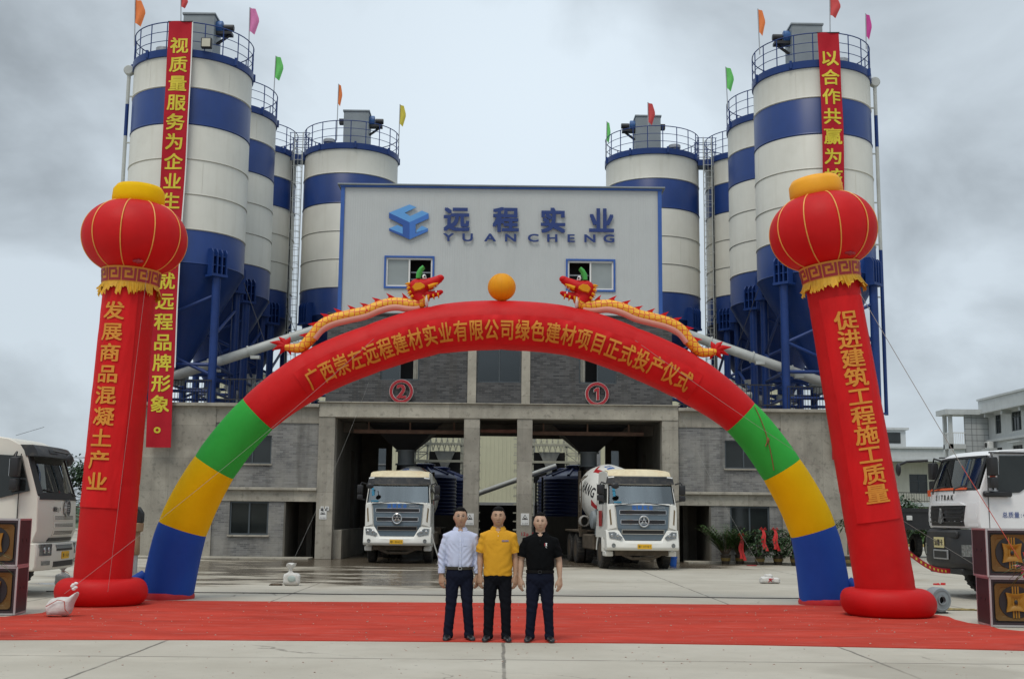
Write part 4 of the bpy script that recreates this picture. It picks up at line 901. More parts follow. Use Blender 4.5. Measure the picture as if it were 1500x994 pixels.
def dragon(mir, org, lab):
    g = thing('inflatable_dragon', lab, 'inflatable dragon', org, group='inflatable dragons on the arch')
    D = lambda px, py, y=0.0: Vector((mir*(px-609)/75.1, y, -(py-440)/75.1))
    path = [(418,512),(440,513),(455,499),(470,480),(488,470),(510,464),(535,458),(556,449),(578,444),(600,446),(615,444),(621,434)]
    pr = [0.07,0.10,0.112,0.115,0.115,0.115,0.115,0.112,0.11,0.115,0.12,0.13]
    P = [D(*p) for p in path]; dense, rd = [], []
    for k in range((len(P)-1)*6+1): dense.append(catmull(P, k/6)); rd.append(catmull(pr, k/6))
    b = MB(); b.tube(dense, rd, 18); b.build('body', M['scales'], g, 80)
    b = MB(); low = [p+Vector((0,-0.02,-0.075)) for p in dense[14:-6]]; b.tube(low, [0.085]*len(low), 14); b.build('belly', M['belly'], g, 80)
    b = MB(); b.lathe([(0.03,-0.03),(0.12,-0.02),(0.14,0.0),(0.12,0.03),(0.03,0.04)], c=D(625,441), axis='x', seg=18); b.build('neck_collar', M['sign_white'], g, 60)
    b = MB()
    for k in range(10):
        i = 12+k*5; p = dense[min(i, len(dense)-8)]; tn = (dense[min(i+1,len(dense)-1)]-dense[i-1]).normalized(); up = Vector((-tn.z,0,tn.x))*mir
        if up.z < 0: up = -up
        base = p+up*0.10; fwd = tn
        poly = [base-fwd*0.075, base+fwd*0.075, base+up*0.055-fwd*0.0, base+up*0.115-fwd*0.10, base+up*0.04-fwd*0.06]
        A = [b.v(q+Vector((0,-0.02,0))) for q in poly]; B = [b.v(q+Vector((0,0.02,0))) for q in poly]
        b.bm.faces.new(A); b.bm.faces.new(B[::-1])
        for q in range(5): b.bm.faces.new([A[q],B[q],B[(q+1)%5],A[(q+1)%5]])
    b.build('dorsal_fin', M['nylon_red'], g, 0)
    b = MB(); tail = D(420,511)
    for ex, ez, q in ((395,505,0.055),(399,517,0.055),(408,497,0.055),(425,497,0.05),(410,523,0.06),(427,524,0.05)):
        e = D(ex,ez); mid = (tail+e)/2+Vector((0,0.02*rnd.uniform(-1,1),0.03)); b.tube([tail, mid, e], [q, q*0.95, 0.006], 10)
    b.build('tail_flame', M['nylon_red'], g, 80)
    # head
    b = MB(); rot = Matrix.Rotation(mir*math.radians(-14), 3, 'Y')
    b.sphere(D(612,422), (0.20,0.15,0.20), 20, 14); b.tube([D(616,419),D(628,415),D(640,409),D(645,406)], [0.15,0.115,0.085,0.075], 14); b.sphere(D(645,405.5),(0.075,0.085,0.065),14,10)
    b.tube([D(617,440),D(612,430)], [0.14,0.15], 14); b.build('head', M['nylon_red'], g, 80)
    b = MB(); b.tube([D(617,431),D(630,431),D(640,429),D(646,427)], [0.10,0.075,0.06,0.05], 12); b.sphere(D(646,426.5),(0.05,0.06,0.04),12,8); b.build('jaw', M['nylon_red'], g, 80)
    def spikes(name, m, rows, y=-0.0):
        b = MB()
        for (ax,az),(ex,ez),q in rows:
            for yy in (-0.10, 0.10): b.tube([D(ax,az,yy), D((ax+ex)/2,(az+ez)/2,yy*1.15), D(ex,ez,yy*1.2)], [q,q*0.8,0.004], 8)
        b.build(name, m, g, 80)
    spikes('mane', M['nylon_orange'], [((600,416),(593,417),0.03),((600,422),(595,425),0.03),((602,428),(597,432),0.03),((605,434),(601,438),0.03)])
    spikes('beard', M['nylon_orange'], [((628,433),(628,440),0.025),((635,432),(636,437),0.022),((642,430),(643,435),0.02)])
    b = MB()
    for yy in (-0.13,0.13): b.tube([D(628,421,yy*0.9), D(636,417,yy*0.7), D(642,414,yy*0.55)], [0.045,0.035,0.01], 8)
    b.build('lip', M['nylon_orange'], g, 80)
    b = MB()
    for yy in (-0.14,0.14):
        pl = [D(604,421),D(609,415.5),D(616,414.5),D(622,418),D(623,422),D(617,426),D(608,428),D(605,424)]
        b.rings([[p+Vector((0,yy*1.0,0)) for p in pl],[ (p*0.86+D(613,421)*0.14)+Vector((0,yy*1.35,0)) for p in pl]])
    b.build('ear', M['nylon_orange'], g, 60)
    b = MB()
    for yy in (-0.07,0.07): b.sphere(D(621,405,yy),(0.04,0.035,0.05),14,10)
    eye = b.build('eye', M['sign_white'], g, 80)
    b = MB()
    for yy in (-0.1,0.1): b.sphere(D(622,405,yy),(0.018,0.012,0.022),10,8)
    b.build('pupil', M['ink'], eye, 80)
    b = MB()
    for yy in (-0.05,0.05): b.tube([D(612,407,yy),D(613,399,yy),D(616,393,yy*1.2),D(620,389,yy*1.3)], [0.045,0.05,0.04,0.03], 10); b.tube([D(613,399,yy),D(618,398,yy)], [0.035,0.02], 8)
    b.build('horn', M['horn_green'], g, 80)
    b = MB()
    for x, z, z2 in ((640,414,419),(636,417,422),(639,428,423)):
        for yy in (-0.05,0.05): b.tube([D(x,z,yy),D(x,z2,yy)], [0.02,0.003], 8)
    b.build('teeth', M['sign_white'], g, 60)
dl = at(609, 440, AY); dr = at(860, 442.5, AY)
dragon(1, dl, 'red and yellow inflatable dragon on the left of the arch, facing right')
dragon(-1, dr, 'red and yellow inflatable dragon on the right of the arch, facing left')

# ================================================================== lantern columns
def lantern_column(base, lean, chars, z0, dz, ang, lab, capm, up):
    g = thing('lantern_column', lab, 'inflatable column', base, group='inflatable lantern columns')
    ax = lambda z: Vector((lean*z/6.0, 0, z)); tl = math.atan(lean/6.0)
    Rt = Matrix.Rotation(tl, 3, 'Y')
    b = MB(); prof = []
    for k in range(17):
        a = -PI/2+PI*k/16*1.0; prof.append((0.55+0.235*abs(math.cos(a))**0.8*(1 if True else 0), 0.235+0.235*math.sin(a)))
    prof = [(0.3,0.0)]+prof+[(0.3,0.46)]
    rr = [[Vector((r*(1+0.012*math.sin(3*t+z*9))*math.cos(t)+lean*z/6, r*(1+0.012*math.cos(2*t))*math.sin(t), z)) for t in [2*PI*j/56 for j in range(56)]] for r, z in prof]
    b.rings(rr); b.build('base_ring', M['nylon_red'], g, 60)
    def cyl_pt(z, a, r): return ax(z)+Rt @ Vector((r*math.sin(a), -r*math.cos(a), 0))
    rs = lambda z: 0.495-0.035*max(0,(z-0.4))/5.0
    b = MB(); rr = []; zs = [0.35+0.06*k for k in range(93)]
    for z in zs:
        q = abs(((z-0.45) % 1.62)-0.81)/0.81; pinch = 1-0.022*max(0,(q-0.93)/0.07)
        rr.append([cyl_pt(z, 2*PI*j/48, rs(z)*pinch*(1+0.006*mnoise.noise(Vector((math.cos(2*PI*j/48)*2, math.sin(2*PI*j/48)*2, z*1.5))))) for j in range(48)])
    b.rings(rr); b.build('shaft', M['nylon_red'], g, 60)
    # printed cloth on the front
    zb, zt = z0-dz*(len(chars)-1)-0.45, z0+0.42
    b = MB(); grid = []
    for i in range(61):
        z = zb+(zt-zb)*i/60; row = []
        for j in range(29):
            a = ang-0.85+1.7*j/28; row.append(cyl_pt(z, a, rs(z)+0.012+0.014*abs(mnoise.noise(Vector((a*3.5-z*0.8, z*0.5, base.x))))+0.016*abs(mnoise.noise(Vector((a*8-z*2.4, z*1.2, base.x+4))))))
        grid.append(row)
    b.rings(grid, 0, False, False); b.build('banner', M['banner_red'], g, 60, fix=False)
    b = MB()
    for i, ch in enumerate(chars):
        zc_ = z0-i*dz
        put_glyph(b, ch, lambda u, v, w: cyl_pt(zc_+v*0.335, ang+u*0.40/rs(zc_), rs(zc_)+0.033+w*0.4), 0.026, 0, 4)
    b.build('lettering', M['gold'], g, 0)
    # lantern
    lc = ax(6.55+up); Mx = Matrix.Translation(lc) @ Rt.to_4x4()
    LR, LH = 0.93, 0.66
    lp = lambda q: (LR*max(0.0, math.cos(q))**0.72, LH*math.sin(q)*(1.0 if q > 0 else 1.06))
    b = MB(Mx); rr = []
    for k in range(29):
        q = -1.18+2.36*k/28; r, z = lp(q)
        rr.append([Vector((r*(1-0.012*abs(math.cos(4*(t)))**8)*math.cos(t), r*(1-0.012*abs(math.cos(4*t))**8)*math.sin(t), z)) for t in [2*PI*j/64 for j in range(64)]])
    b.rings(rr); lan = b.build('lantern', M['nylon_red'], g, 60)
    b = MB(Mx)
    for k in range(10):
        t = 2*PI*k/10+0.35; b.tube([Vector(((lp(q)[0]+0.004)*math.cos(t),(lp(q)[0]+0.004)*math.sin(t),lp(q)[1])) for q in [-1.15+2.3*j/24 for j in range(25)]], 0.011, 6)
    b.build('gold_seam', M['gold_rib'], lan, 60)
    b = MB(Mx); b.lathe([(0.36,0.54),(0.45,0.58),(0.47,0.70),(0.46,0.86),(0.40,0.95),(0.25,0.99)], seg=40); b.build('lantern_cap', capm, g, 60)
    # key-pattern collar with tassels
    zc_ = 5.62+up
    cr = lambda z: 0.50+0.03*(z-zc_)/0.3
    b = MB(); b.rings([[cyl_pt(z, 2*PI*j/48, cr(z)) for j in range(48)] for z in (zc_,zc_+0.1,zc_+0.2,zc_+0.30)], 0, False); col = b.build('collar', M['gold'], g, 60)
    b = MB(); key = [(0,0,6,1),(0,1,1,5),(1,4,4,5),(3.4,2,4.4,4),(2,2,3.4,3),(5,0,6,5)]
    for u in range(12):
        for x0,y0,x1,y1 in key:
            a0, a1 = (u+x0/6.6)*2*PI/12, (u+x1/6.6)*2*PI/12; n = 3
            for q in range(n):
                aa, ab = a0+(a1-a0)*q/n, a0+(a1-a0)*(q+1)/n; z0_, z1_ = zc_+0.04+y0*0.045, zc_+0.04+y1*0.045
                b.face([cyl_pt(z0_,aa,cr(z0_)+0.006),cyl_pt(z0_,ab,cr(z0_)+0.006),cyl_pt(z1_,ab,cr(z1_)+0.006),cyl_pt(z1_,aa,cr(z1_)+0.006)])
    b.build('key_pattern', M['sign_red'], col, 0)
    b = MB(); r3 = random.Random(int(base.x*10)); a = 0.0
    while a < 2*PI:
        w = r3.uniform(0.12,0.26); ln = r3.uniform(0.08,0.24); o = r3.uniform(0.0,0.05); tw = r3.uniform(-0.06,0.06)
        row = [[cyl_pt(zc_+0.02, a+w*k/4, 0.505) for k in range(5)], [cyl_pt(zc_-ln*0.5, a+w*(k/4)+tw*0.5, 0.515+o*0.5+0.02*math.sin(k*2.4)) for k in range(5)], [cyl_pt(zc_-ln*(0.85+0.15*math.sin(k*1.9)), a+w*(0.12+0.76*k/4)+tw, 0.52+o+0.025*math.sin(k*2.4+1)) for k in range(5)]]
        b.rings(row, 0, False, False); a += w*0.92
    b.build('tassel', mat('tassel_gold', (0.70,0.38,0.02), 0.6, var=0.2, vscale=6), col, 60, fix=False)
    # knot under the lantern
    b = MB(); kp = Mx @ Vector((0.30 if lean > 0 else 0.20,-0.62,-0.56)); b.sphere(kp,(0.05,0.04,0.05),10,8); b.sphere(kp+Vector((0.05,-0.02,-0.01)),(0.05,0.02,0.03),8,6); b.sphere(kp+Vector((-0.05,-0.02,0.0)),(0.05,0.02,0.03),8,6); b.build('knot', M['sign_red'], lan, 60)
    return g
pL = at(148, 862, 21.5); pR = at(1303, 875, 20.65)
lantern_column(Vector((pL.x, 21.5, 0)), 0.22, '发展商品混凝土产业', 5.16, 0.378, -0.22, 'left inflatable red column leaning slightly, topped by a lantern with yellow cap', M['nylon_yellow'], 0.05)
lantern_column(Vector((pR.x, 20.65, 0)), -0.86, '促进建筑工程施工质量', 5.0, 0.328, -0.02, 'right inflatable red column leaning left, topped by a lantern with orange cap', mat('nylon_amber', (0.82,0.36,0.015), 0.55, var=0.06, bump=0.3, bscale=5, spec=0.3), 0.12)

# ================================================================== long hanging banners
def hanging_banner(top, bot, w, text, n_slots, first, lab, white_edge):
    top, bot = Vector(top), Vector(bot)
    g = thing('hanging_banner', lab, 'banner', bot, group='long banners hung from the front silos')
    d = top-bot; Ln = d.length; up = d.normalized(); rt = Vector((up.z,0,-up.x)).normalized()
    def pt(u, s, lift=0.0):           # u across (m), s metres down from the top
        y = 0.035*math.sin(s*1.1+1.0)+0.05*mnoise.noise(Vector((u*2.4, s*0.7, top.x)))+0.018*math.sin(u*9+s*1.7)
        return up*(Ln-s)+rt*(u+0.03*math.sin(s*0.45))+Vector((0, y-lift, 0))
    b = MB(); rows = [[pt(-w/2+w*j/8, Ln*i/120) for j in range(9)] for i in range(121)]
    b.rings(rows, 0, False, False)
    b.build('cloth', M['banner_cloth'], g, 60, fix=False)
    if white_edge:
        b = MB(); b.rings([[pt(w/2+0.002, Ln*i/120*0.82), pt(w/2+0.045, Ln*i/120*0.82)] for i in range(121)], 0, False, False); b.build('white_margin', M['sign_white'], g, 60, fix=False)
    b = MB(); dz = first[1]
    for i, ch in enumerate(text):
        s0 = first[0]+i*dz
        du = 0.16 if ch == '。' else 0.0
        put_glyph(b, ch, lambda u, v, t: pt(u*0.72+du, s0-v*0.66, 0.012+t*0.6), 0.026, 0, 3)
    b.build('lettering', M['letter_yellow'], g, 0)
    b = MB(); b.tube([pt(-w/2-0.03,0), pt(w/2+0.03,0)], 0.02, 6); b.build('top_batten', M['dark_metal'], g)
tpx = at(264, 31, 43.72); bpx = at(231, 655, 43.72)
Lb = (Vector(tpx)-Vector(bpx)).length
hanging_banner(tpx, bpx, 0.90, '视质量服务为企业生命，造就远程品牌形象。', 20, (0.98, 0.764), 'long red banner with yellow characters hung down the front left silo', True)
tpx = at(1213.5, 47, 43.9); bpx = at(1234, 673, 43.9)
hanging_banner(tpx, bpx, 0.82, '以合作共赢为核心', 20, (1.05, 0.787), 'long red banner hung down the front right silo behind the lantern', False)

# ================================================================== flags on the silo tops
def flag(pb, pt_, Y, col, size, lab, bend=1):
    base = at(*pb, Y); top = at(*pt_, Y)
    g = thing('flag', lab, 'flag', base, group='small coloured flags on the silo tops'); d = top-base
    b = MB(); b.cyl((0,0,0), d, 0.022, seg=6); b.build('flag_pole', M['galv'], g)
    w, h = size; u = d.normalized(); r = Vector((1,-0.25,0)).normalized(); b = MB(); rows = []
    for i in range(9):
        s = i/8; row = []
        for j in range(9):
            q = j/8; wd = w*(1-0.55*abs(s-0.45)*1.6)
            p = d-u*(h*s)+r*(wd*q*bend)+Vector((0, 0.10*w*math.sin(q*5+s*3), -0.18*h*q*(0.6+s*0.3)))
            row.append(p)
        rows.append(row)
    b.rings(rows, 0, False, False); b.build('flag_cloth', col, g, 60, fix=False)
fm = lambda n, c: mat(n, c, 0.7, var=0.08)
f_or, f_pk, f_gr, f_ye, f_rd, f_mg, f_bl = fm('flag_orange',(0.75,0.20,0.05)), fm('flag_pink',(0.68,0.20,0.42)), fm('flag_green',(0.14,0.55,0.13)), fm('flag_yellow',(0.62,0.52,0.06)), fm('flag_red',(0.56,0.06,0.06)), fm('flag_magenta',(0.55,0.05,0.28)), fm('flag_blue',(0.04,0.15,0.5))
flag((197,68),(198,-1),44.6,f_or,(0.48,0.98),'orange flag on the left rim of the front left silo')
flag((265,32),(265,-6),43.9,f_rd,(0.32,0.45),'red flag above the top of the left hanging banner, cut by the frame edge')
flag((364,88),(366,11),46.6,f_pk,(0.45,1.02),'pink flag on the right rim of the front left silo')
flag((401,140),(404,82),51.8,f_gr,(0.42,1.02),'green flag on the second silo of the left row')
flag((493,206),(496,123),55.6,f_or,(0.22,0.98),'orange flag beside the grey box on the left silo behind the hall')
flag((584,215),(586,153),57.4,f_ye,(0.34,1.0),'yellow flag on the right rim of the left silo behind the hall')
flag((536,212),(535,184),59.5,f_ye,(0.32,0.65),'small yellow flag half hidden beside the fan on the left silo behind the hall')
flag((888,230),(889,178),57.4,f_gr,(0.2,0.98),'narrow green flag on the left rim of the right silo behind the hall')
flag((950,212),(949,150),55.7,f_rd,(0.36,1.0),'red flag before the grey box on the right silo behind the hall')
flag((934,214),(932,193),59.5,f_bl,(0.16,0.6),'small blue flag beside the fan on the right silo behind the hall')
flag((1066,160),(1063,98),52.0,f_gr,(0.36,1.02),'green flag on the second silo of the right row')
flag((1113,80),(1110,13),44.9,f_or,(0.28,0.98),'orange flag on the left rim of the front right silo')
flag((1216,47),(1215.5,-6),44.1,f_rd,(0.42,0.80),'red flag above the top of the right hanging banner, cut by the frame edge')
flag((1269,72),(1268,20),46.4,f_mg,(0.24,0.98),'magenta flag on the right rim of the front right silo')
# ================================================================== trucks
M['screen'] = glass('windscreen_glass', (0.55,0.6,0.6), 0.8, 0.18)
chrome = mat('chrome', (0.55,0.55,0.55), 0.18, 0.9, var=0.05)
lens = mat('headlight_lens', (0.20,0.21,0.21), 0.06, 0.4, var=0.5, vscale=22)
cabin_dark = mat('cabin_dark', (0.06,0.06,0.062), 0.8, var=0.2)
cabin_light = mat('cabin_light', (0.20,0.21,0.21), 0.8, var=0.3)
paper = mat('paper', (0.62,0.60,0.56), 0.8, var=0.15, vscale=12)
muddy = mat('muddy_steel', (0.085,0.065,0.045), 0.85, var=0.4, vscale=5)
slate = mat('slate_paint', (0.115,0.155,0.19), 0.4, var=0.06, dirt=0.25, dcol=(0.2,0.18,0.14), dscale=3)
roof_rust = mat('stained_roof', (0.66,0.57,0.38), 0.6, var=0.12, vscale=3, dirt=0.55, dcol=(0.42,0.24,0.10), dscale=2.2)
visor_m = mat('visor_black', (0.018,0.018,0.02), 0.35, var=0.2, dirt=0.25, dcol=(0.3,0.25,0.18), dscale=6)
class Cab:
    """truck cab: side profile (y,z) swept across x, front bowed in plan; local front faces -y"""
    def __init__(s, prof, hw, taper, ztaper, bow):
        s.prof, s.hw, s.taper, s.zt, s.bow = prof, hw, taper, ztaper, bow
    def half(s, z): return s.hw if z <= s.zt else s.hw-s.taper*(z-s.zt)
    def dy(s, x): return s.bow*(abs(x)/s.hw)**2.2
    def fy(s, x, z):
        P = [p for p in s.prof]
        for (y0, z0), (y1, z1) in zip(P, P[1:]):
            if z0 <= z <= z1 and z1 > z0: return y0+(y1-y0)*(z-z0)/(z1-z0)+s.dy(x)
        return P[0][0]+s.dy(x)
    def shell(s, wi, name, m, parent, inset=0.05, deep=0.75, n=10):
        b = MB(); rr = []
        for k in range(n+1):
            q = -1+2*k/n; rr.append([(q*s.half(z), y+(s.bow*abs(q)**2.2 if y < 1.2 else 0), z) for y, z in s.prof])
        R = [[b.v(p) for p in r] for r in rr]; N = len(s.prof); W = []
        for i in range(n):
            for j in range(N):
                f = b.bm.faces.new([R[i][j], R[i+1][j], R[i+1][(j+1) % N], R[i][(j+1) % N]])
                if j == wi: W.append(f)
        b.bm.faces.new(R[0]); b.bm.faces.new(R[-1][::-1])
        bmesh.ops.recalc_face_normals(b.bm, faces=b.bm.faces[:])
        bmesh.ops.inset_region(b.bm, faces=W, thickness=inset, use_boundary=True)
        ex = bmesh.ops.extrude_face_region(b.bm, geom=W)
        nf = [g for g in ex['geom'] if isinstance(g, bmesh.types.BMFace)]; nv = [g for g in ex['geom'] if isinstance(g, bmesh.types.BMVert)]
        bmesh.ops.delete(b.bm, geom=[f for f in W if f.is_valid], context='FACES_ONLY')
        for v in nv: v.co.y += deep; v.co.x *= 0.97
        for f in nf: f.material_index = 1
        for f in b.bm.faces:
            if all(v in nv for v in f.verts) or sum(v in nv for v in f.verts) == 2: f.material_index = 1
        o = b.build(name, m, parent, 40); md = o.modifiers.new('soft edges', 'BEVEL'); md.width = 0.035; md.segments = 2; md.limit_method = 'ANGLE'; md.angle_limit = math.radians(38)
        return o
    def panel(s, b, quad, lift=0.01, thick=0.03, n=6, nz=3, m=0):
        """quad: bl, br, tr, tl in (x,z); a slab lying on the front"""
        bl, br, tr, tl = [Vector(q) for q in quad]; rr = []
        for i in range(n+1):
            a = i/n; lo, hi = bl.lerp(br, a), tl.lerp(tr, a)
            col = [lo.lerp(hi, k/nz) for k in range(nz+1)]
            fr = [(p.x, s.fy(p.x, p.y)-lift, p.y) for p in col]; bk = [(p.x, s.fy(p.x, p.y)-lift+thick, p.y) for p in col[::-1]]
            rr.append(fr+bk)
        b.rings(rr, m)
    def glyphs(s, b, txt, x0, z0, size, gap=1.0, bold=0.03, lift=0.012, cjk=True, w=1.0, m=0):
        for i, ch in enumerate(txt):
            xc = x0+(i-(len(txt)-1)/2)*gap*size
            put_glyph(b, ch, lambda u, v, t: (xc+u*size*w, s.fy(xc+u*size*w, z0+v*size)-lift-t*0.2, z0+v*size), bold, 0, 0, m, cjk)
def wheel(parent, x, y, r=0.52, w=0.3, hubm=None, dual=False):
    b = MB(); prof = [(r*0.58,-w/2),(r*0.93,-w/2),(r,-w*0.36),(r,w*0.36),(r*0.93,w/2),(r*0.58,w/2)]
    b.lathe(prof, c=(x,y,r), axis='x', seg=36, cap=False)
    for k in range(30):
        a = 2*PI*k/30; c = Vector((x, y+r*math.cos(a), r+r*math.sin(a))); b.box(c-Vector((w*0.42,0.02,0.012)), c+Vector((w*0.42,0.02,0.012)), R=Matrix.Rotation(a-PI/2, 3, 'X'))
    t = b.build('wheel', M['rubber'], parent, 40)
    b = MB(); sg = 1 if x > 0 else -1
    b.lathe([(0.02,sg*(w*0.30)),(r*0.22,sg*w*0.30),(r*0.25,sg*w*0.12),(r*0.48,sg*w*0.05),(r*0.58,sg*w*0.34),(r*0.60,sg*w*0.48)], c=(x,y,r), axis='x', seg=28, cap=True)
    for k in range(8): a = 2*PI*k/8; b.cyl((x+sg*w*0.08, y+r*0.36*math.cos(a), r+r*0.36*math.sin(a)), (x+sg*w*0.14, y+r*0.36*math.cos(a), r+r*0.36*math.sin(a)), 0.02, seg=6)
    b.build('rim', hubm or muddy, t, 40)
def mirror_set(parent, x, y, z, sg, m, arm=0.2, h=0.5, w=0.2):
    b = MB(); b.tube([(x-sg*arm*1.1,y+0.1,z+h*0.55),(x-sg*0.05,y,z+h*0.65),(x,y,z+h*0.5)],0.022,8); b.tube([(x-sg*arm*1.1,y+0.1,z-h*0.55),(x-sg*0.02,y,z-h*0.5)],0.02,8)
    b.box((x-w/2,y-0.09,z-h*0.12),(x+w/2,y+0.07,z+h*0.5),0.035,seg=2); b.box((x-w/2,y-0.08,z-h*0.52),(x+w/2,y+0.06,z-h*0.16),0.03,seg=2)
    mr_ = b.build('mirror', m, parent, 40)
    b = MB(); b.box((x-w*0.4,y+0.071,z-h*0.08),(x+w*0.4,y+0.078,z+h*0.44)); b.build('mirror_glass', chrome, mr_, 0)

def mixer_truck(lab, loc, rz):
    t = thing('mixer_truck', lab, 'mixer truck', loc, rz, 'mixer trucks under the plant')
    prof = [(0.10,0.98),(0.02,1.3),(0.05,2.02),(0.30,2.72),(0.36,2.93),(0.55,3.08),(1.1,3.14),(2.1,3.12),(2.12,0.98)]
    cb = Cab(prof, 1.2, 0.10, 2.0, 0.16)
    cab_ = cb.shell(2, 'cab', [M['white'], cabin_dark], t, 0.06, 0.7)
    b = MB(); cb.panel(b, ((-1.11,2.06),(1.11,2.06),(1.06,2.68),(-1.06,2.68)), -0.012, 0.006, 8, 2); b.build('windscreen', M['screen'], cab_, 40)
    b = MB(); b.box((-1.0,0.17,2.0),(1.0,0.8,2.085)); b.build('dashboard', cabin_dark, cab_, 0)
    b = MB(); b.box((-0.40,0.20,2.09),(0.0,0.45,2.16)); b.box((0.05,0.20,2.09),(0.55,0.48,2.15), R=Matrix.Rotation(0.2,3,'Z')); b.build('papers', paper, cab_, 0)
    b = MB(); b.sphere((-0.55,0.36,2.14),(0.12,0.14,0.12),14,8); b.build('hard_hat', M['sign_white'], cab_)
    b = MB(); b.lathe([(0.20,-0.015),(0.22,0.0),(0.20,0.015)], c=(0.6,0.55,2.22), axis='y', seg=20, cap=False); b.build('steering_wheel', M['black'], cab_)
    b = MB()
    for q, z in ((-1.0,2.52),(-0.99,2.42),(-0.98,2.34)): b.box((q,0.25,z-0.04),(q+0.09,0.26,z+0.04))
    b.box((-0.98,0.1,2.09),(-0.72,0.11,2.14)); b.build('sticker', mat('sticker_cyan', (0.05,0.28,0.45), 0.5), cab_, 0)
    b = MB(); cb.panel(b, ((-1.17,2.70),(1.17,2.70),(1.12,2.93),(-1.12,2.93)), 0.10, 0.16, 8, 2); v_ = b.build('sun_visor', visor_m, cab_, 40)
    b = MB(); cb.panel(b, ((-1.12,2.88),(-0.92,2.90),(-0.92,2.94),(-1.12,2.92)), 0.112, 0.05, 2, 1); cb.panel(b, ((0.92,2.90),(1.12,2.88),(1.12,2.92),(0.92,2.94)), 0.112, 0.05, 2, 1); b.build('marker_light', M['sign_white'], v_, 0)
    b = MB(); rr = []
    for q in (-1,-0.7,-0.3,0,0.3,0.7,1):
        rr.append([(q*1.09,0.36+0.14*abs(q)**2.2,2.95),(q*1.08,0.53+0.1*abs(q)**2,3.13-0.04*abs(q)**4),(q*1.07,1.1,3.20-0.05*abs(q)**4),(q*1.07,2.05,3.18-0.05*abs(q)**4),(q*1.07,2.05,3.0),(q*1.07,0.6,2.95)])
    b.rings(rr); b.build('roof_fairing', roof_rust, cab_, 40)
    # grille
    b = MB(); cb.panel(b, ((-0.72,0.90),(0.72,0.90),(0.86,1.30),(-0.86,1.30)), 0.05, 0.1, 8, 2); cb.panel(b, ((-0.86,1.30),(0.86,1.30),(0.92,2.03),(-0.92,2.03)), 0.05, 0.1, 8, 3); gr = b.build('grille', slate, cab_, 40)
    b = MB()
    for z, w in ((1.80,0.80),(1.50,0.76),(1.19,0.72)):
        for q in ((z-0.075,z-0.055),(z+0.055,z+0.075)): cb.panel(b, ((-w,q[0]),(w,q[0]),(w,q[1]),(-w,q[1])), 0.068, 0.03, 8, 1)
        for sg in (-1,1): cb.panel(b, ((sg*w-0.012,z-0.06),(sg*w+0.012,z-0.06),(sg*w+0.012,z+0.06),(sg*w-0.012,z+0.06)), 0.068, 0.03, 1, 1)
    b.build('grille_trim', chrome, gr, 40)
    b = MB()
    for z, w in ((1.80,0.79),(1.50,0.75),(1.19,0.71)): cb.panel(b, ((-w,z-0.055),(w,z-0.055),(w,z+0.055),(-w,z+0.055)), 0.056, 0.03, 8, 1)
    cb.panel(b, ((-0.62,0.905),(0.62,0.905),(0.66,0.97),(-0.66,0.97)), 0.056, 0.03, 6, 1); b.build('grille_slot', M['black'], gr, 40)
    b = MB(); ex_, ez = 0.0, 1.52
    b.lathe([(0.14,-0.10),(0.165,-0.11),(0.185,-0.10),(0.185,-0.06),(0.14,-0.06)], c=(ex_,0.0,ez), axis='y', seg=28, cap=False)
    for k in range(3): a = PI/2+k*2*PI/3; b.prism([(0.16*math.cos(a),ez+0.16*math.sin(a)),(0.05*math.cos(a+1),ez+0.05*math.sin(a+1)),(0.05*math.cos(a-1),ez+0.05*math.sin(a-1))], -0.11, -0.07, 'y')
    b.build('emblem', chrome, gr, 40)
    b = MB(); cb.glyphs(b, '远程实业', -0.02, 1.95, 0.155, 1.22, 0.03, 0.056); b.build('door_lettering' if False else 'lettering', mat('lettering_blue', (0.03,0.16,0.55), 0.5), gr, 0)
    b = MB(); cb.glyphs(b, 'HANMA', 0.60, 1.95, 0.085, 0.8, 0.02, 0.056, False); b.build('badge', chrome, gr, 0)
    # corner fairings with slots
    for sg in (-1,1):
        b = MB(); q = [(sg*0.90,1.33),(sg*1.19,1.24),(sg*1.19,1.98),(sg*0.97,2.04)]; q = q if sg > 0 else [q[1],q[0],q[3],q[2]]; cb.panel(b, q, 0.045, 0.08, 3, 3); cf = b.build('corner_fairing', M['white'], cab_, 40)
        b = MB(); q = [(sg*1.05,1.42),(sg*1.10,1.40),(sg*1.14,1.86),(sg*1.09,1.90)]; q = q if sg > 0 else [q[1],q[0],q[3],q[2]]; cb.panel(b, q, 0.05, 0.03, 1, 2); b.build('air_slot', mat('slot_brown', (0.16,0.11,0.05), 0.6), cf, 0)
        b = MB(); q = [(sg*0.70,2.02),(sg*0.95,1.98),(sg*0.95,2.01),(sg*0.74,2.05)]; q = q if sg > 0 else [q[1],q[0],q[3],q[2]]; cb.panel(b, q, 0.055, 0.03, 2, 1); b.build('wing_trim', M['black'], cf, 0)
        mirror_set(t, sg*1.42, 0.25, 2.42, sg, M['black'])
    b = MB(); b.tube([(-0.98,-0.02,2.74),(-1.0,-0.18,2.70)],0.02,6); b.sphere((-1.0,-0.2,2.62),(0.14,0.05,0.10),14,8); b.build('round_mirror', M['black'], t)
    for sg in (-1,1): b = MB(); b.tube([(sg*0.75,0.01,2.03),(sg*0.35,0.0,2.07),(sg*0.05,0.03,2.10)],0.014,5); b.build('wiper', M['black'], cab_)
    # bumper and lamps
    b = MB(); rr = []
    for k in range(13):
        q = -1+2*k/12; x = q*1.24; d = 0.20*abs(q)**2.4; zt = 0.92 if abs(q) < 0.55 else 1.24; 
        rr.append([(x,-0.10+d,0.62),(x,-0.16+d,0.70),(x,-0.14+d,0.86),(x,-0.03+d,zt),(x,0.35+d*0.5,zt),(x,0.35+d*0.5,0.60)])
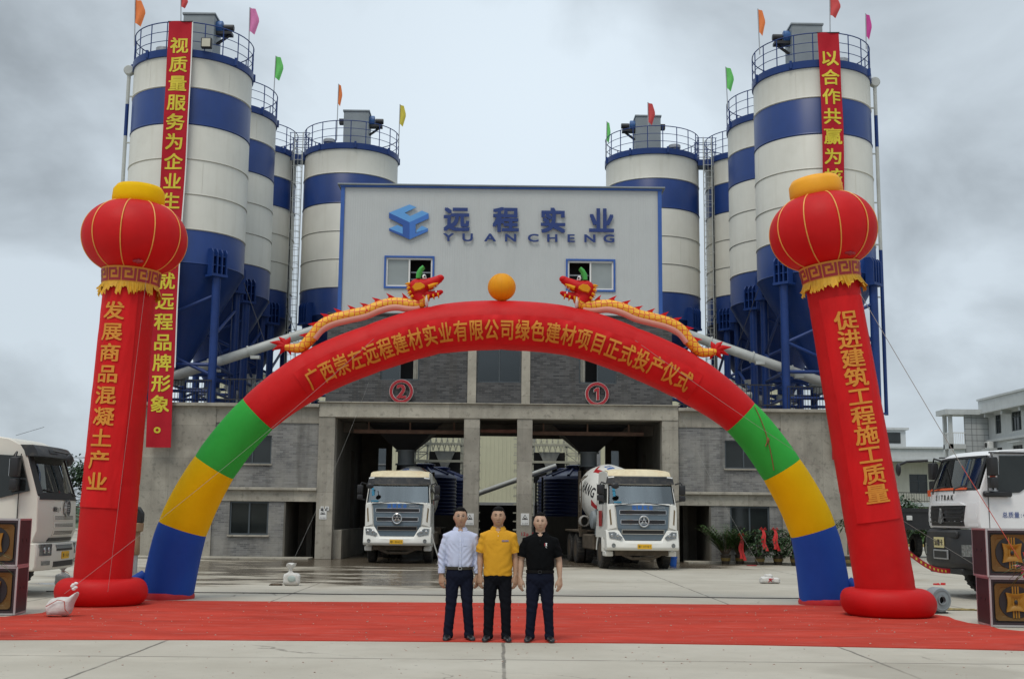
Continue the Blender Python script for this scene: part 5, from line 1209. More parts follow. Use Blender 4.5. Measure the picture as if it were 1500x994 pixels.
    b.rings(rr); bp_ = b.build('bumper', M['white'], t, 40); md = bp_.modifiers.new('soft edges','BEVEL'); md.width = 0.02; md.segments = 2; md.limit_method = 'ANGLE'
    for sg in (-1,1):
        b = MB(); P = [(0.72,1.02),(0.80,0.94),(1.14,1.0),(1.17,1.18),(0.98,1.19)]
        f = lambda x, z, l: (sg*x, -0.085+0.20*(x/1.24)**2.4-l+(z-0.9)*0.25, z)
        A = [b.v(f(x,z,0.075)) for x, z in P]; B = [b.v(f(x,z,-0.08)) for x, z in P]; b.bm.faces.new(A); b.bm.faces.new(B[::-1])
        for k in range(5): b.bm.faces.new([A[k],B[k],B[(k+1)%5],A[(k+1)%5]])
        hl = b.build('headlight', lens, t, 0)
        b = MB()
        for x in (0.88,1.06): p = f(x,1.08,0.078); b.sphere(p,(0.05,0.014,0.05),12,8)
        b.build('bulb', chrome, hl)
        b = MB(); b.lathe([(0.03,0.0),(0.06,-0.01),(0.07,0.02)], c=(sg*1.02,-0.06,0.77), axis='y', seg=14); b.build('fog_light', lens, t)
        b = MB(); b.box((sg*1.13,0.9,2.06),(sg*1.165,1.75,2.70), 0.012); b.box((sg*1.16,0.40,2.1),(sg*1.175,0.82,2.55), 0.005); b.build('side_window', M['glass_dark'], cab_, 0)
        b = MB(); b.box((sg*1.195,0.85,1.35),(sg*1.207,0.86,2.75)); b.box((sg*1.195,1.85,1.35),(sg*1.207,1.86,2.75)); b.box((sg*1.2,1.7,1.85),(sg*1.225,1.8,1.9)); b.build('door_seam', M['black'], cab_, 0)
        b = MB(); b.box((sg*0.95,0.85,0.55),(sg*1.24,0.95,1.0),0.02); b.box((sg*0.95,0.35,0.42),(sg*1.22,0.85,0.58),0.02); b.tube([(sg*1.1,1.4+0.66*math.cos(a),0.52+0.66*math.sin(a)) for a in [0.1+k*PI*0.9/10 for k in range(11)]],0.10,8,flat=1.0); b.build('step', M['white'], t, 40)
    b = MB(); b.box((-0.24,-0.185,0.665),(0.24,-0.165,0.815),0.003); pl = b.build('number_plate', M['sign_yellow'], t)
    # chassis and running gear
    b = MB()
    for x in (-0.42,0.42): b.box((x-0.05,0.2,0.72),(x+0.05,9.0,0.95))
    b.box((-0.9,0.2,0.45),(0.9,0.5,0.62)); b.box((-0.5,1.3,0.42),(0.5,1.55,0.62)); b.cyl((-0.95,1.4,0.52),(0.95,1.4,0.52),0.09); b.cyl((-0.95,5.9,0.52),(0.95,5.9,0.52),0.10); b.cyl((-0.95,7.25,0.52),(0.95,7.25,0.52),0.10)
    b.tube([(-0.7,0.25,0.5),(-0.35,0.2,0.36),(0.35,0.2,0.36),(0.7,0.25,0.5)],0.05,8); b.box((-1.2,2.6,0.55),(-0.55,4.6,1.05),0.04); b.box((0.55,2.6,0.55),(1.2,4.4,1.05),0.04); b.build('chassis', muddy, t, 0)
    for sg in (-1,1):
        wheel(t, sg*1.05, 1.4); 
        for y in (5.9,7.25): wheel(t, sg*1.08, y); wheel(t, sg*0.74, y)
        b = MB(); b.box((sg*0.62,5.0,1.10),(sg*1.25,8.1,1.18),0.02); b.box((sg*0.95,4.9,0.95),(sg*1.25,5.0,1.2)); b.build('mudguard', muddy, t, 0)
    # drum
    A, B = Vector((0,2.65,1.95)), Vector((0,8.1,2.85)); ax = (B-A); Ld = ax.length
    Mt = Matrix.Translation(A) @ ax.to_track_quat('Z','Y').to_matrix().to_4x4()
    dp = [(0.55,0.0),(0.72,0.05),(0.98,0.75),(1.11,1.5),(1.14,2.2),(1.09,3.2),(0.85,4.5),(0.55,5.4),(0.5,5.55)]
    def dr_(z):
        for (r0,z0),(r1,z1) in zip(dp, dp[1:]):
            if z0 <= z <= z1: f = (z-z0)/(z1-z0); return r0+(r1-r0)*f
        return 0.5
    b = MB(Mt); b.lathe(dp, seg=48); dm = b.build('drum', M['white'], t, 50)
    # painted stripe and letters on both flanks of the drum
    zero = Mt.to_3x3().inverted() @ Vector((0,0,1)); a_up = math.atan2(zero.y, zero.x)
    def dpt(a, z, lift=0.006): r = dr_(z)+lift; return Vector((r*math.cos(a_up+a), r*math.sin(a_up+a), z))
    s_out = 1 if (Mt.to_3x3() @ Vector((math.cos(a_up+0.5), math.sin(a_up+0.5), 0))).x < 0 else -1   # +a turns towards -x
    b = MB(Mt)
    for sg in (1,-1):
        k_ = sg*s_out
        for z0, z1, a0, a1, w0, w1 in ((0.35,2.5,0.35,0.60,0.14,0.16),(2.5,3.0,0.60,0.35,0.16,0.10),(0.2,1.1,1.75,1.55,0.10,0.2)):
            for i in range(14):
                za, zb = z0+(z1-z0)*i/14, z0+(z1-z0)*(i+1)/14; aa, ab = a0+(a1-a0)*i/14, a0+(a1-a0)*(i+1)/14; wa, wb = w0+(w1-w0)*i/14, w0+(w1-w0)*(i+1)/14
                b.face([dpt(k_*(aa-wa/2),za),dpt(k_*(aa+wa/2),za),dpt(k_*(ab+wb/2),zb),dpt(k_*(ab-wb/2),zb)])
    b.build('stripe', mat('stripe_red', (0.42,0.02,0.025), 0.4), dm, 0)
    b = MB(Mt)
    for sg in (1,-1):
        k_ = sg*s_out
        for i, ch in enumerate('HANG'):
            zc_ = 2.5-i*0.46 if sg > 0 else 1.12+i*0.46
            put_glyph(b, ch, lambda u, v, w: dpt(k_*(1.22-v*0.46), zc_-sg*u*0.55, 0.008+w*0.3), 0.025, 0, 3, cjk=False)
    b.build('lettering', M['ink'], dm, 0)
    b = MB(Mt)
    for sg in (1,):
        for i, ch in enumerate('远程实业'):
            zc_ = 2.3-i*0.45
            put_glyph(b, ch, lambda u, v, w: dpt(s_out*(0.16-v*0.26), zc_-u*0.34, 0.008+w*0.3), 0.03, 0, 3)
    b.build('drum_name', M['logo_mid'], dm, 0)
    # rear hopper, ladder and water tank
    b = MB(); b.rings([[(-0.42,8.0,3.42),(0.42,8.0,3.42),(0.42,8.7,3.42),(-0.42,8.7,3.42)],[(-0.25,8.15,3.0),(0.25,8.15,3.0),(0.25,8.6,3.0),(-0.25,8.6,3.0)]]); b.box((-0.7,8.05,1.0),(-0.6,8.2,3.4)); b.box((0.6,8.05,1.0),(0.7,8.2,3.4)); b.build('loading_hopper', muddy, t, 0)
    b = MB(); b.lathe([(0.2,-0.55),(0.3,-0.5),(0.3,0.5),(0.2,0.55)], c=(-0.75,2.55,1.55), axis='x', seg=18); b.box((-1.15,2.3,1.05),(1.15,2.5,1.9)); b.build('water_drum', M['grey_steel'], t)
    b = MB()
    for y in (4.6,5.05): b.tube([(-1.24,y,1.1),(-1.24,y,2.9),(-1.0,y,3.1)],0.022,6)
    for k in range(7): b.cyl((-1.24,4.6,1.3+k*0.26),(-1.24,5.05,1.3+k*0.26),0.016,seg=6)
    b.build('ladder', muddy, t)
    b = MB()
    for k in range(3): b.lathe([(0.16,-0.03),(0.2,0.0),(0.16,0.03)], c=(-1.15,4.35+k*0.12,1.5), axis='y', seg=16, cap=False)
    b.build('hose_coil', M['rope'], t)
    b = MB(); b.box((-1.216,1.0,1.35),(-1.206,1.5,1.85)); b.build('door_panel', mat('door_red', (0.35,0.03,0.03), 0.5), cab_, 0)
    return t, pl
m1, pl1 = mixer_truck('white mixer truck with slate grille standing inside the number 2 bay', (-3.42, 40.6, 0), math.radians(-1.0))
m1.scale = (0.92, 1.0, 0.98)
m2 = copy_tree(m1); m2.location = (4.46, 37.35, 0); m2.rotation_euler.z = math.radians(6); m2['label'] = 'white mixer truck with red striped drum parked in front of the number 1 bay'
for tr, s_ in ((m1, '桂F·88623'), (m2, '桂F·87987')):
    p = [c for c in bpy.data.objects if c.parent == tr and c.name.startswith('number_plate')][0]
    b = MB(); put_text(b, s_, (0,-0.188,0.74), (1,0,0), (0,0,1), 0.085, 0.03, gap=0.62, w=0.62); b.build('plate_number', M['ink'], p, 0)

# ------------------------------------------------------------------ white tractor on the left
t = thing('white_truck', 'cream white truck with black sun visor at the left edge, facing the arch', 'truck', (-8.63, 24.2, 0), math.radians(93))
cream = mat('cream_paint', (0.665,0.646,0.57), 0.32, var=0.03, vscale=1.5)
prof = [(0.10,1.02),(0.02,1.25),(0.05,1.88),(0.34,2.72),(0.42,2.86),(0.7,3.0),(1.4,3.08),(2.4,3.08),(2.4,1.02)]
cb = Cab(prof, 1.22, 0.10, 1.9, 0.15)
cab_ = cb.shell(2, 'cab', [cream, cabin_light], t, 0.05, 0.8)
b = MB(); cb.panel(b, ((-1.16,1.84),(1.16,1.84),(1.14,1.98),(-1.14,1.98)), 0.012, 0.04, 10, 1); 
for sg in (-1,1): q = [(sg*1.02,1.95),(sg*1.2,1.93),(sg*1.13,2.72),(sg*1.0,2.72)]; q = q if sg > 0 else [q[1],q[0],q[3],q[2]]; cb.panel(b, q, 0.012, 0.03, 3, 2)
b.build('screen_surround', M['black'], cab_, 40)
b = MB(); cb.panel(b, ((-1.04,1.96),(1.04,1.96),(1.02,2.70),(-1.02,2.70)), -0.01, 0.006, 10, 2); b.build('windscreen', M['screen'], cab_, 40)
b = MB(); b.box((-1.0,0.38,1.9),(1.0,0.95,2.02)); b.build('dashboard', cabin_dark, cab_, 0)
b = MB(); b.lathe([(0.19,-0.016),(0.21,0.0),(0.19,0.016)], c=(-0.5,0.62,2.18), axis='y', seg=24, cap=False); b.cyl((-0.5,0.7,1.95),(-0.5,0.63,2.18),0.03); b.build('steering_wheel', M['black'], cab_)
b = MB(); b.box((-0.85,0.9,1.95),(-0.3,1.05,2.75),0.05); b.box((0.3,0.9,1.95),(0.85,1.05,2.75),0.05); b.build('seat', cabin_dark, cab_, 40)
b = MB(); cb.panel(b, ((-1.16,2.66),(1.16,2.66),(1.12,2.88),(-1.12,2.88)), 0.20, 0.24, 10, 2); vz = b.build('sun_visor', visor_m, cab_, 40)
b = MB()
for x in (-0.5,0.5): cb.panel(b, ((x-0.18,2.74),(x+0.18,2.74),(x+0.18,2.80),(x-0.18,2.80)), 0.21, 0.03, 3, 1)
b.build('visor_vent', M['dark_metal'], vz, 0)
b = MB()
for r in range(3):
    z = 1.50-r*0.145
    cb.panel(b, ((-0.62,z-0.055),(0.62,z-0.055),(0.64,z+0.05),(-0.64,z+0.05)), 0.012, 0.03, 8, 1)
g1 = b.build('grille', cream, cab_, 40)
b = MB()
for r in range(3):
    for q in (-0.03,-0.005,0.02):
        z = 1.50-r*0.145+q
        for k in range(30): x = -0.56+k*0.0386; cb.panel(b, ((x-0.012,z-0.007),(x+0.012,z-0.007),(x+0.012,z+0.007),(x-0.012,z+0.007)), 0.014, 0.01, 1, 1)
b.build('grille_hole', M['black'], g1, 0)
b = MB(); cb.panel(b, ((-0.75,1.045),(0.75,1.045),(0.7,1.11),(-0.7,1.11)), 0.02, 0.05, 8, 1); b.build('air_slot', M['black'], cab_, 0)
b = MB(); zc_ = 1.68
for k in range(28):
    a0, a1 = 2*PI*k/28, 2*PI*(k+1)/28
    P = [(0.135*math.cos(a0),zc_+0.165*math.sin(a0)),(0.135*math.cos(a1),zc_+0.165*math.sin(a1)),(0.112*math.cos(a1),zc_+0.142*math.sin(a1)),(0.112*math.cos(a0),zc_+0.142*math.sin(a0))]
    b.prism(P, -0.03, 0.02, 'y')
b.box((-0.013,-0.028,zc_-0.14),(0.013,0.02,zc_+0.14))
for s_ in (-1,1):
    for zz, w in ((0.06,0.085),(0.02,0.09),(-0.02,0.085),(-0.06,0.07)): b.box((s_*0.015,-0.026,zc_+zz-0.01),(s_*w,0.02,zc_+zz+0.01))
b.build('emblem', chrome, cab_, 0)
b = MB(); b.sphere((0,0.0,zc_),(0.115,0.02,0.145),20,10); b.build('emblem_ground', M['ink'], cab_)
b = MB(); cb.glyphs(b, '解放J7', -0.47, 1.66, 0.10, 0.9, 0.03, 0.012); b.build('badge', M['ink'], cab_, 0)
b = MB(); rr = []
for k in range(15):
    q = -1+2*k/14; x = q*1.25; d = 0.16*abs(q)**2.4
    rr.append([(x,0.03+d,0.50),(x,-0.01+d,0.58),(x,-0.01+d,0.9),(x,0.03+d,1.02),(x,0.5+d*0.5,1.02),(x,0.5+d*0.5,0.48)])
b.rings(rr); bp_ = b.build('bumper', cream, t, 40); md = bp_.modifiers.new('soft edges','BEVEL'); md.width = 0.025; md.segments = 2; md.limit_method = 'ANGLE'
bf = lambda x: -0.01+0.16*(abs(x)/1.25)**2.4
def bpanel(b, x0, x1, z0, z1, lift=0.008, n=6, thick=0.03):
    rr = []
    for i in range(n+1):
        x = x0+(x1-x0)*i/n; y = bf(x)-lift; rr.append([(x,y,z0),(x,y,z1),(x,y+thick,z1),(x,y+thick,z0)])
    b.rings(rr)
b = MB(); bpanel(b,-0.62,0.62,0.555,0.66); bpanel(b,-0.5,0.5,0.86,0.90); b.build('bumper_slot', M['black'], bp_, 0)
b = MB()
for z in (0.91,0.93,0.95,0.97): bpanel(b,-0.5,0.5,z-0.006,z+0.004)
b.build('bumper_louvre', M['grey_steel'], bp_, 0)
b = MB(); bpanel(b,-0.22,0.22,0.70,0.84,0.02,3); npl = b.build('number_plate', M['sign_yellow'], bp_, 0)
b = MB(); put_text(b, '桂F·11234', (0,-0.034,0.77), (1,0,0), (0,0,1), 0.082, 0.03, gap=0.58, w=0.6); b.build('plate_number', M['ink'], npl, 0)
for sg in (-1,1):
    b = MB(); xs = sorted((sg*0.74, sg*1.16)); bpanel(b, xs[0], xs[1], 0.78, 1.0, 0.012, 5); hl = b.build('headlight', lens, t, 0)
    b = MB()
    for x in (0.85,1.0): b.sphere((sg*x,bf(x)-0.012,0.88),(0.05,0.02,0.06),12,8)
    b.build('bulb', chrome, hl)
    b = MB(); xs = sorted((sg*0.78, sg*1.08)); bpanel(b, xs[0], xs[1], 0.60, 0.68, 0.012, 3); b.build('fog_light', lens, t, 0)
    b = MB(); b.prism([(0.36,2.0),(0.56,2.66),(1.85,2.72),(1.85,1.95),(0.9,1.86)], sg*1.14, sg*1.222, 'x'); b.build('side_window', M['glass_dark'], cab_, 0)
    b = MB(); b.box((sg*1.215,0.55,1.1),(sg*1.228,0.565,2.7)); b.box((sg*1.215,1.95,1.1),(sg*1.228,1.965,2.7)); b.build('door_seam', M['black'], cab_, 0)
    mirror_set(t, sg*1.40, 0.60, 2.32, sg, M['black'], 0.2, 0.62, 0.22)
    wheel(t, sg*1.06, 1.45, 0.53, 0.32, M['galv'])
    b = MB()
    for x, y, z in ((sg*0.5,0.0,1.95),): b.tube([(x+0.3,0.08,1.93),(x,0.1,1.98),(x-0.45,0.18,2.03)],0.014,5)
    b.build('wiper', M['black'], cab_)
b = MB(); b.tube([(-0.75,0.1,2.78),(-0.85,-0.22,2.72)],0.02,6); b.sphere((-0.85,-0.24,2.60),(0.17,0.05,0.12),16,10); b.build('round_mirror', M['black'], t)
b = MB(); b.tube([(-0.6,0.9,3.08),(-0.65,0.35,3.25)],0.004,5); b.build('aerial', M['black'], t)
b = MB(); b.prism([(1.2,1.30),(1.0,1.52),(2.3,1.52),(2.3,1.44)], -1.232, -1.224, 'x'); b.build('side_stripe', M['grey_steel'], t, 0)
b = MB(); b.prism([(1.15,1.18),(1.1,1.26),(2.3,1.26),(2.3,1.18)], -1.232, -1.224, 'x'); b.build('side_stripe', M['sign_red'], t, 0)
b = MB()
for x in (-0.42,0.42): b.box((x-0.05,0.3,0.7),(x+0.05,7.5,0.95))
b.box((-1.2,2.5,0.6),(1.2,7.5,1.1)); b.build('chassis', M['dark_metal'], t, 0)
b = MB(); b.box((-1.23,2.6,1.1),(1.23,8.5,3.0),0.03); b.build('cargo_body', cream, t, 0)
for sg in (-1,1): wheel(t, sg*1.06, 5.5, 0.53, 0.32, M['galv'])

# ------------------------------------------------------------------ white tractor on the right
t = thing('white_truck', 'white truck with black bumper and orange strap on its screen, at the right edge', 'truck', (9.56, 25.9, 0), math.radians(-86.5))
wp2 = mat('pure_white_paint', (0.74,0.745,0.75), 0.3, var=0.02)
prof = [(0.04,1.45),(0.0,1.6),(0.06,2.22),(0.36,2.98),(0.55,3.07),(1.2,3.10),(2.3,3.10),(2.3,1.0),(1.9,1.0),(1.9,1.45)]
cb = Cab(prof, 1.24, 0.08, 2.2, 0.20)
cab_ = cb.shell(2, 'cab', [wp2, cabin_light], t, 0.06, 0.8)
b = MB(); cb.panel(b, ((-1.12,2.28),(1.12,2.28),(1.09,2.93),(-1.09,2.93)), -0.012, 0.006, 10, 2); b.build('windscreen', M['screen'], cab_, 40)
b = MB()
for q in (((-1.15,2.24),(1.15,2.24),(1.15,2.29),(-1.15,2.29)),((-1.12,2.92),(1.12,2.92),(1.1,2.965),(-1.1,2.965))): cb.panel(b, q, 0.006, 0.02, 10, 1)
for sg in (-1,1): q = [(sg*1.08,2.27),(sg*1.15,2.27),(sg*1.11,2.94),(sg*1.05,2.94)]; q = q if sg > 0 else [q[1],q[0],q[3],q[2]]; cb.panel(b, q, 0.006, 0.02, 1, 2)
b.build('screen_rubber', M['black'], cab_, 40)
b = MB(); b.box((-1.0,0.42,2.15),(1.0,0.95,2.30)); b.build('dashboard', mat('dash_grey', (0.14,0.15,0.15), 0.8), cab_, 0)
b = MB(); b.box((0.3,0.95,2.2),(0.8,1.1,2.9),0.05); b.box((-0.8,0.95,2.2),(-0.3,1.1,2.9),0.05); b.build('seat', mat('seat_plastic', (0.42,0.43,0.42), 0.6), cab_, 40)
b = MB(); b.lathe([(0.2,-0.016),(0.22,0.0),(0.2,0.016)], c=(0.5,0.7,2.42), axis='y', seg=24, cap=False); b.build('steering_wheel', M['black'], cab_)
b = MB(); b.box((0.25,0.46,2.30),(0.5,0.6,2.36)); b.box((-0.3,0.46,2.30),(0.1,0.62,2.34)); b.build('papers', paper, cab_, 0)
b = MB(); cb.panel(b, ((-0.95,2.255),(0.85,2.255),(0.85,2.30),(-0.95,2.30)), 0.03, 0.02, 10, 1); b.box((-1.0,0.10,2.14),(-0.92,0.14,2.28)); b.build('strap', mat('strap_orange', (0.6,0.09,0.02), 0.6), cab_, 0)
b = MB()
for x in (-0.55,0.5): b.tube([(x,0.03,2.18),(x+0.05,0.02,2.28),(x+0.5,0.09,2.34)],0.016,5)
b.build('wiper', M['black'], cab_)
b = MB(); cb.glyphs(b, 'SITRAK', -0.05, 2.10, 0.155, 1.02, 0.035, 0.01, False, 1.1); b.build('badge', M['dark_metal'], cab_, 0)
b = MB(); cb.panel(b, ((-0.80,1.50),(0.80,1.50),(0.84,1.94),(-0.84,1.94)), 0.02, 0.06, 8, 2); gr = b.build('grille', M['black'], cab_, 0)
b = MB()
for z in (1.58,1.68,1.78,1.87): cb.panel(b, ((-0.78,z-0.015),(0.78,z-0.015),(0.78,z+0.015),(-0.78,z+0.015)), 0.04, 0.03, 8, 1)
b.build('grille_bar', M['dark_metal'], gr, 0)
b = MB(); cb.panel(b, ((-0.86,1.93),(0.86,1.93),(0.70,1.99),(-0.70,1.99)), 0.035, 0.05, 8, 1); b.build('grille_trim', wp2, gr, 40)
b = MB(); zc_ = 1.70; b.prism([(0,zc_+0.17),(-0.10,zc_-0.12),(-0.05,zc_-0.14),(0.0,zc_-0.02),(0.05,zc_-0.14),(0.10,zc_-0.12)], -0.075, -0.03, 'y'); b.prism([(0,zc_-0.05),(-0.045,zc_-0.15),(0.045,zc_-0.15)], -0.07, -0.03, 'y'); b.build('emblem', chrome, gr, 0)
b = MB()
for sg in (-1,1): q = [(sg*0.92,1.5),(sg*1.18,1.5),(sg*1.18,1.98),(sg*0.92,1.98)]; q = q if sg > 0 else [q[1],q[0],q[3],q[2]]; cb.panel(b, q, 0.012, 0.03, 3, 2)
b.build('corner_panel', wp2, cab_, 40)
bump_m = mat('bumper_grey', (0.021,0.0222,0.024), 0.6, var=0.15, dirt=0.3)
b = MB(); rr = []
for k in range(15):
    q = -1+2*k/14; x = q*1.25; d = 0.22*abs(q)**2.4
    rr.append([(x,-0.02+d,0.62),(x,-0.10+d,0.72),(x,-0.10+d,1.22),(x,0.0+d,1.43),(x,0.5+d*0.5,1.43),(x,0.5+d*0.5,0.6)])
b.rings(rr); bp_ = b.build('bumper', bump_m, t, 40); md = bp_.modifiers.new('soft edges','BEVEL'); md.width = 0.03; md.segments = 2; md.limit_method = 'ANGLE'
b = MB(); b.box((-0.8,0.0,0.5),(0.8,0.35,0.63),0.02); b.box((-0.75,-0.07,1.24),(0.75,0.0,1.40),0.03); b.build('lower_valance', bump_m, bp_, 40)
b = MB(); b.box((-0.30,-0.125,0.80),(0.42,-0.10,1.0),0.01); hole = b.build('step_frame', M['galv'], bp_, 0)
b = MB(); b.box((-0.25,-0.128,0.83),(0.37,-0.126,0.97)); b.build('step_opening', M['black'], hole, 0)
b = MB(); b.box((-0.24,-0.13,1.04),(0.24,-0.11,1.26),0.003); npl = b.build('name_plate', mat('plate_pale_yellow', (0.62,0.55,0.28), 0.5), bp_, 0)
b = MB(); put_text(b, '汕德卡', (0,-0.134,1.15), (1,0,0), (0,0,1), 0.145, 0.03, gap=0.98, w=0.95); b.build('plate_text', M['ink'], npl, 0)
for sg in (-1,1):
    b = MB(); xs = sorted((sg*0.86,sg*1.22)); rr = []
    for i in range(5):
        x = xs[0]+(xs[1]-xs[0])*i/4; y = -0.10+0.22*(abs(x)/1.25)**2.4-0.008; rr.append([(x,y,0.88),(x,y,1.12),(x,y+0.04,1.12),(x,y+0.04,0.88)])
    b.rings(rr); b.build('headlight', lens, t, 0)
    b = MB(); b.prism([(0.62,2.28),(0.72,2.95),(2.1,2.97),(2.1,2.55),(1.55,2.50),(1.1,2.20),(0.7,2.18)], sg*1.17, sg*1.232, 'x'); b.build('side_window', M['glass_dark'], cab_, 0)
    b = MB(); b.box((sg*1.235,0.42,1.46),(sg*1.246,0.432,2.95)); b.box((sg*1.235,2.12,1.5),(sg*1.246,2.132,2.95)); b.box((sg*1.18,0.5,3.0),(sg*1.235,2.2,3.03)); b.build('door_seam', M['black'], cab_, 0)
    b = MB(); b.box((sg*1.22,0.30,2.10),(sg*1.34,0.90,2.22),0.03); b.build('mirror_arm', M['black'], cab_, 40)
    mirror_set(t, sg*1.44, 0.45, 2.60, sg, M['black'], 0.2, 0.62, 0.24)
    wheel(t, sg*1.06, 1.45, 0.53, 0.32, M['galv'])
    for y in (5.0,6.35): wheel(t, sg*1.06, y, 0.53, 0.32, M['galv'])
    b = MB(); b.box((sg*1.0,0.55,0.55),(sg*1.25,0.85,1.45),0.03); b.tube([(sg*1.12,1.45+0.72*math.cos(a),0.55+0.72*math.sin(a)) for a in [0.1+k*PI*0.9/10 for k in range(11)]],0.12,8); b.build('wheel_arch', bump_m, t, 40)
b = MB(); b.box((1.40,0.40,2.50),(1.45,0.5,2.56)); b.build('indicator', mat('indicator_orange', (0.6,0.08,0.02), 0.4), cab_, 0)
b = MB(); b.tube([(-1.15,0.2,2.95),(-1.25,-0.25,2.92),(-1.2,-0.45,2.85)],0.03,8); b.sphere((-1.18,-0.48,2.74),(0.10,0.05,0.15),14,8); b.build('front_mirror', M['black'], t)
b = MB()
for i, ch in enumerate('总质量:44000kg'):
    wds = (1,1,1,0.5,0.58,0.58,0.58,0.58,0.58,0.58,0.62); y = 0.70+0.125*(sum(wds[:i])+wds[i]/2)
    put_glyph(b, ch, lambda u, v, w: (1.2425+w*0.05, y+u*0.12, 1.74+v*0.13), 0.012, 0, 0, 0, i < 3)
b.build('door_lettering', mat('door_blue', (0.06,0.10,0.28), 0.5), cab_, 0)
b = MB()
for x in (-0.42,0.42): b.box((x-0.05,0.3,0.7),(x+0.05,8.0,0.95))
b.box((-1.2,3.2,0.7),(1.2,8.2,1.2)); b.build('chassis', M['dark_metal'], t, 0)
b = MB(); b.box((-1.2,2.42,1.1),(1.2,2.56,2.75),0.02); b.box((-1.24,3.2,1.2),(1.24,8.2,2.2),0.03); b.build('load_bed', M['dark_metal'], t, 0)
# ================================================================== loudspeaker stacks
sp_wood = mat('speaker_side', (0.030,0.017,0.021), 0.55, var=0.15)
sp_yel = mat('speaker_orange', (0.125,0.062,0.006), 0.55, var=0.12, dirt=0.3, dcol=(0.1,0.06,0.02))
sp_horn = mat('horn_yellow', (0.30,0.145,0.008), 0.45, var=0.08)
sp_alu = mat('alu_edge', (0.50,0.48,0.48), 0.35, 0.6, var=0.1)
sp_pink = mat('alu_edge_worn', (0.45,0.30,0.31), 0.4, 0.4, var=0.15)
def speaker(loc, rz, lab, grp):
    s = thing('loudspeaker', lab, 'loudspeaker', loc, rz, grp)
    w, d, h = 0.78, 0.66, 0.735
    b = MB(); b.box((-w/2,0.06,0.0),(w/2,d,h), 0.006); b.box((-w/2,0.0,0),(-w/2+0.05,0.06,h)); b.box((w/2-0.05,0.0,0),(w/2,0.06,h)); b.box((-w/2+0.05,0.0,0),(w/2-0.05,0.06,0.06)); b.box((-w/2+0.05,0.0,h-0.06),(w/2-0.05,0.06,h)); b.build('cabinet', sp_wood, s, 0)
    b = MB(); t_ = 0.028
    for x in (-w/2-0.004, w/2-t_+0.004):
        for y in (-0.004, d-t_+0.004): b.box((x,y,-0.003),(x+t_,y+t_,h+0.003))
    for z in (-0.004, h-t_+0.004):
        for y in (-0.005, d-t_+0.005): b.box((-w/2+t_,y,z),(w/2-t_,y+t_,z+t_))
    b.build('edge_rail', sp_alu, s, 0)
    b = MB()
    for x in (-w/2-0.005, w/2-t_+0.005):
        for z in (-0.005, h-t_+0.005): b.box((x,t_,z),(x+t_,d-t_,z+t_))
    b.build('edge_rail', sp_pink, s, 0)
    # front: orange frame, black basin, horn
    b = MB(); b.box((-w/2+0.05,0.045,0.06),(w/2-0.05,0.058,h-0.06)); b.build('front_baffle', M['black'], s, 0)
    b = MB(); x0, x1, z0, z1 = -0.31, 0.31, 0.085, h-0.085
    rr = lambda i, y: [(x0+i+0.04,y,z0+i),(x1-i-0.04,y,z0+i),(x1-i,y,z0+i+0.04),(x1-i,y,z1-i-0.04),(x1-i-0.04,y,z1-i),(x0+i+0.04,y,z1-i),(x0+i,y,z1-i-0.04),(x0+i,y,z0+i+0.04)]
    b.rings([rr(0,0.02),rr(0.06,0.03),rr(0.10,0.05)], 0, False); b.build('orange_surround', sp_yel, s, 0)
    b = MB(); zc_ = h/2; b.lathe([(0.250,0.040),(0.245,0.022),(0.20,0.022),(0.12,0.030)], c=(0,0,zc_), axis='y', seg=36); b.build('cone', M['black'], s, 40)
    b = MB(); b.box((-0.30,0.034,zc_-0.28),(0.30,0.044,zc_+0.28)); b.build('surround_back', sp_yel, s, 0)
    b = MB()
    for x in (-0.05,-0.01,0.03): b.box((x,0.012,zc_-0.24),(x+0.022,0.032,zc_+0.24))
    b.build('horn_bracket', sp_horn, s, 0)
    def hr(k, y):
        P = []
        for c in range(4):
            a0 = PI/4+c*PI/2
            for q in range(6):
                f = q/6; p = Vector((math.cos(a0),math.sin(a0))).lerp(Vector((math.cos(a0+PI/2),math.sin(a0+PI/2))), f); pin = 1-0.16*math.sin(PI*f); P.append((p.x*k*pin*1.36, y, zc_+p.y*k*pin*1.36))
        return P
    b = MB(); b.rings([hr(0.155,0.02),hr(0.155,-0.012),hr(0.135,-0.012),hr(0.07,0.01),hr(0.03,0.04)], 0, True); b.build('horn', sp_horn, s, 50)
    b = MB(); b.sphere((0,0.0,zc_),(0.028,0.012,0.035),12,8); b.build('horn_throat', M['black'], s)
    b = MB()
    for x in (-w/2-0.006, w/2-0.006):
        for y in (0.22,0.44): b.box((x,y,h*0.52),(x+0.012,y+0.07,h*0.57))
    b.build('handle_recess', M['black'], s, 0)
    return s
speaker((-7.95,19.15,0.012), math.radians(7), 'lower speaker of the stack at the left edge, standing on the carpet', 'loudspeaker stacks beside the carpet')
speaker((-7.96,19.14,0.76), math.radians(6), 'upper speaker of the stack at the left edge, behind the fern fronds', 'loudspeaker stacks beside the carpet')
speaker((7.98,18.72,0.012), math.radians(-5), 'lower speaker of the stack at the right edge, standing on the carpet', 'loudspeaker stacks beside the carpet')
speaker((7.95,18.70,0.76), math.radians(-3.5), 'upper speaker of the stack at the right edge, behind the pink flowers', 'loudspeaker stacks beside the carpet')

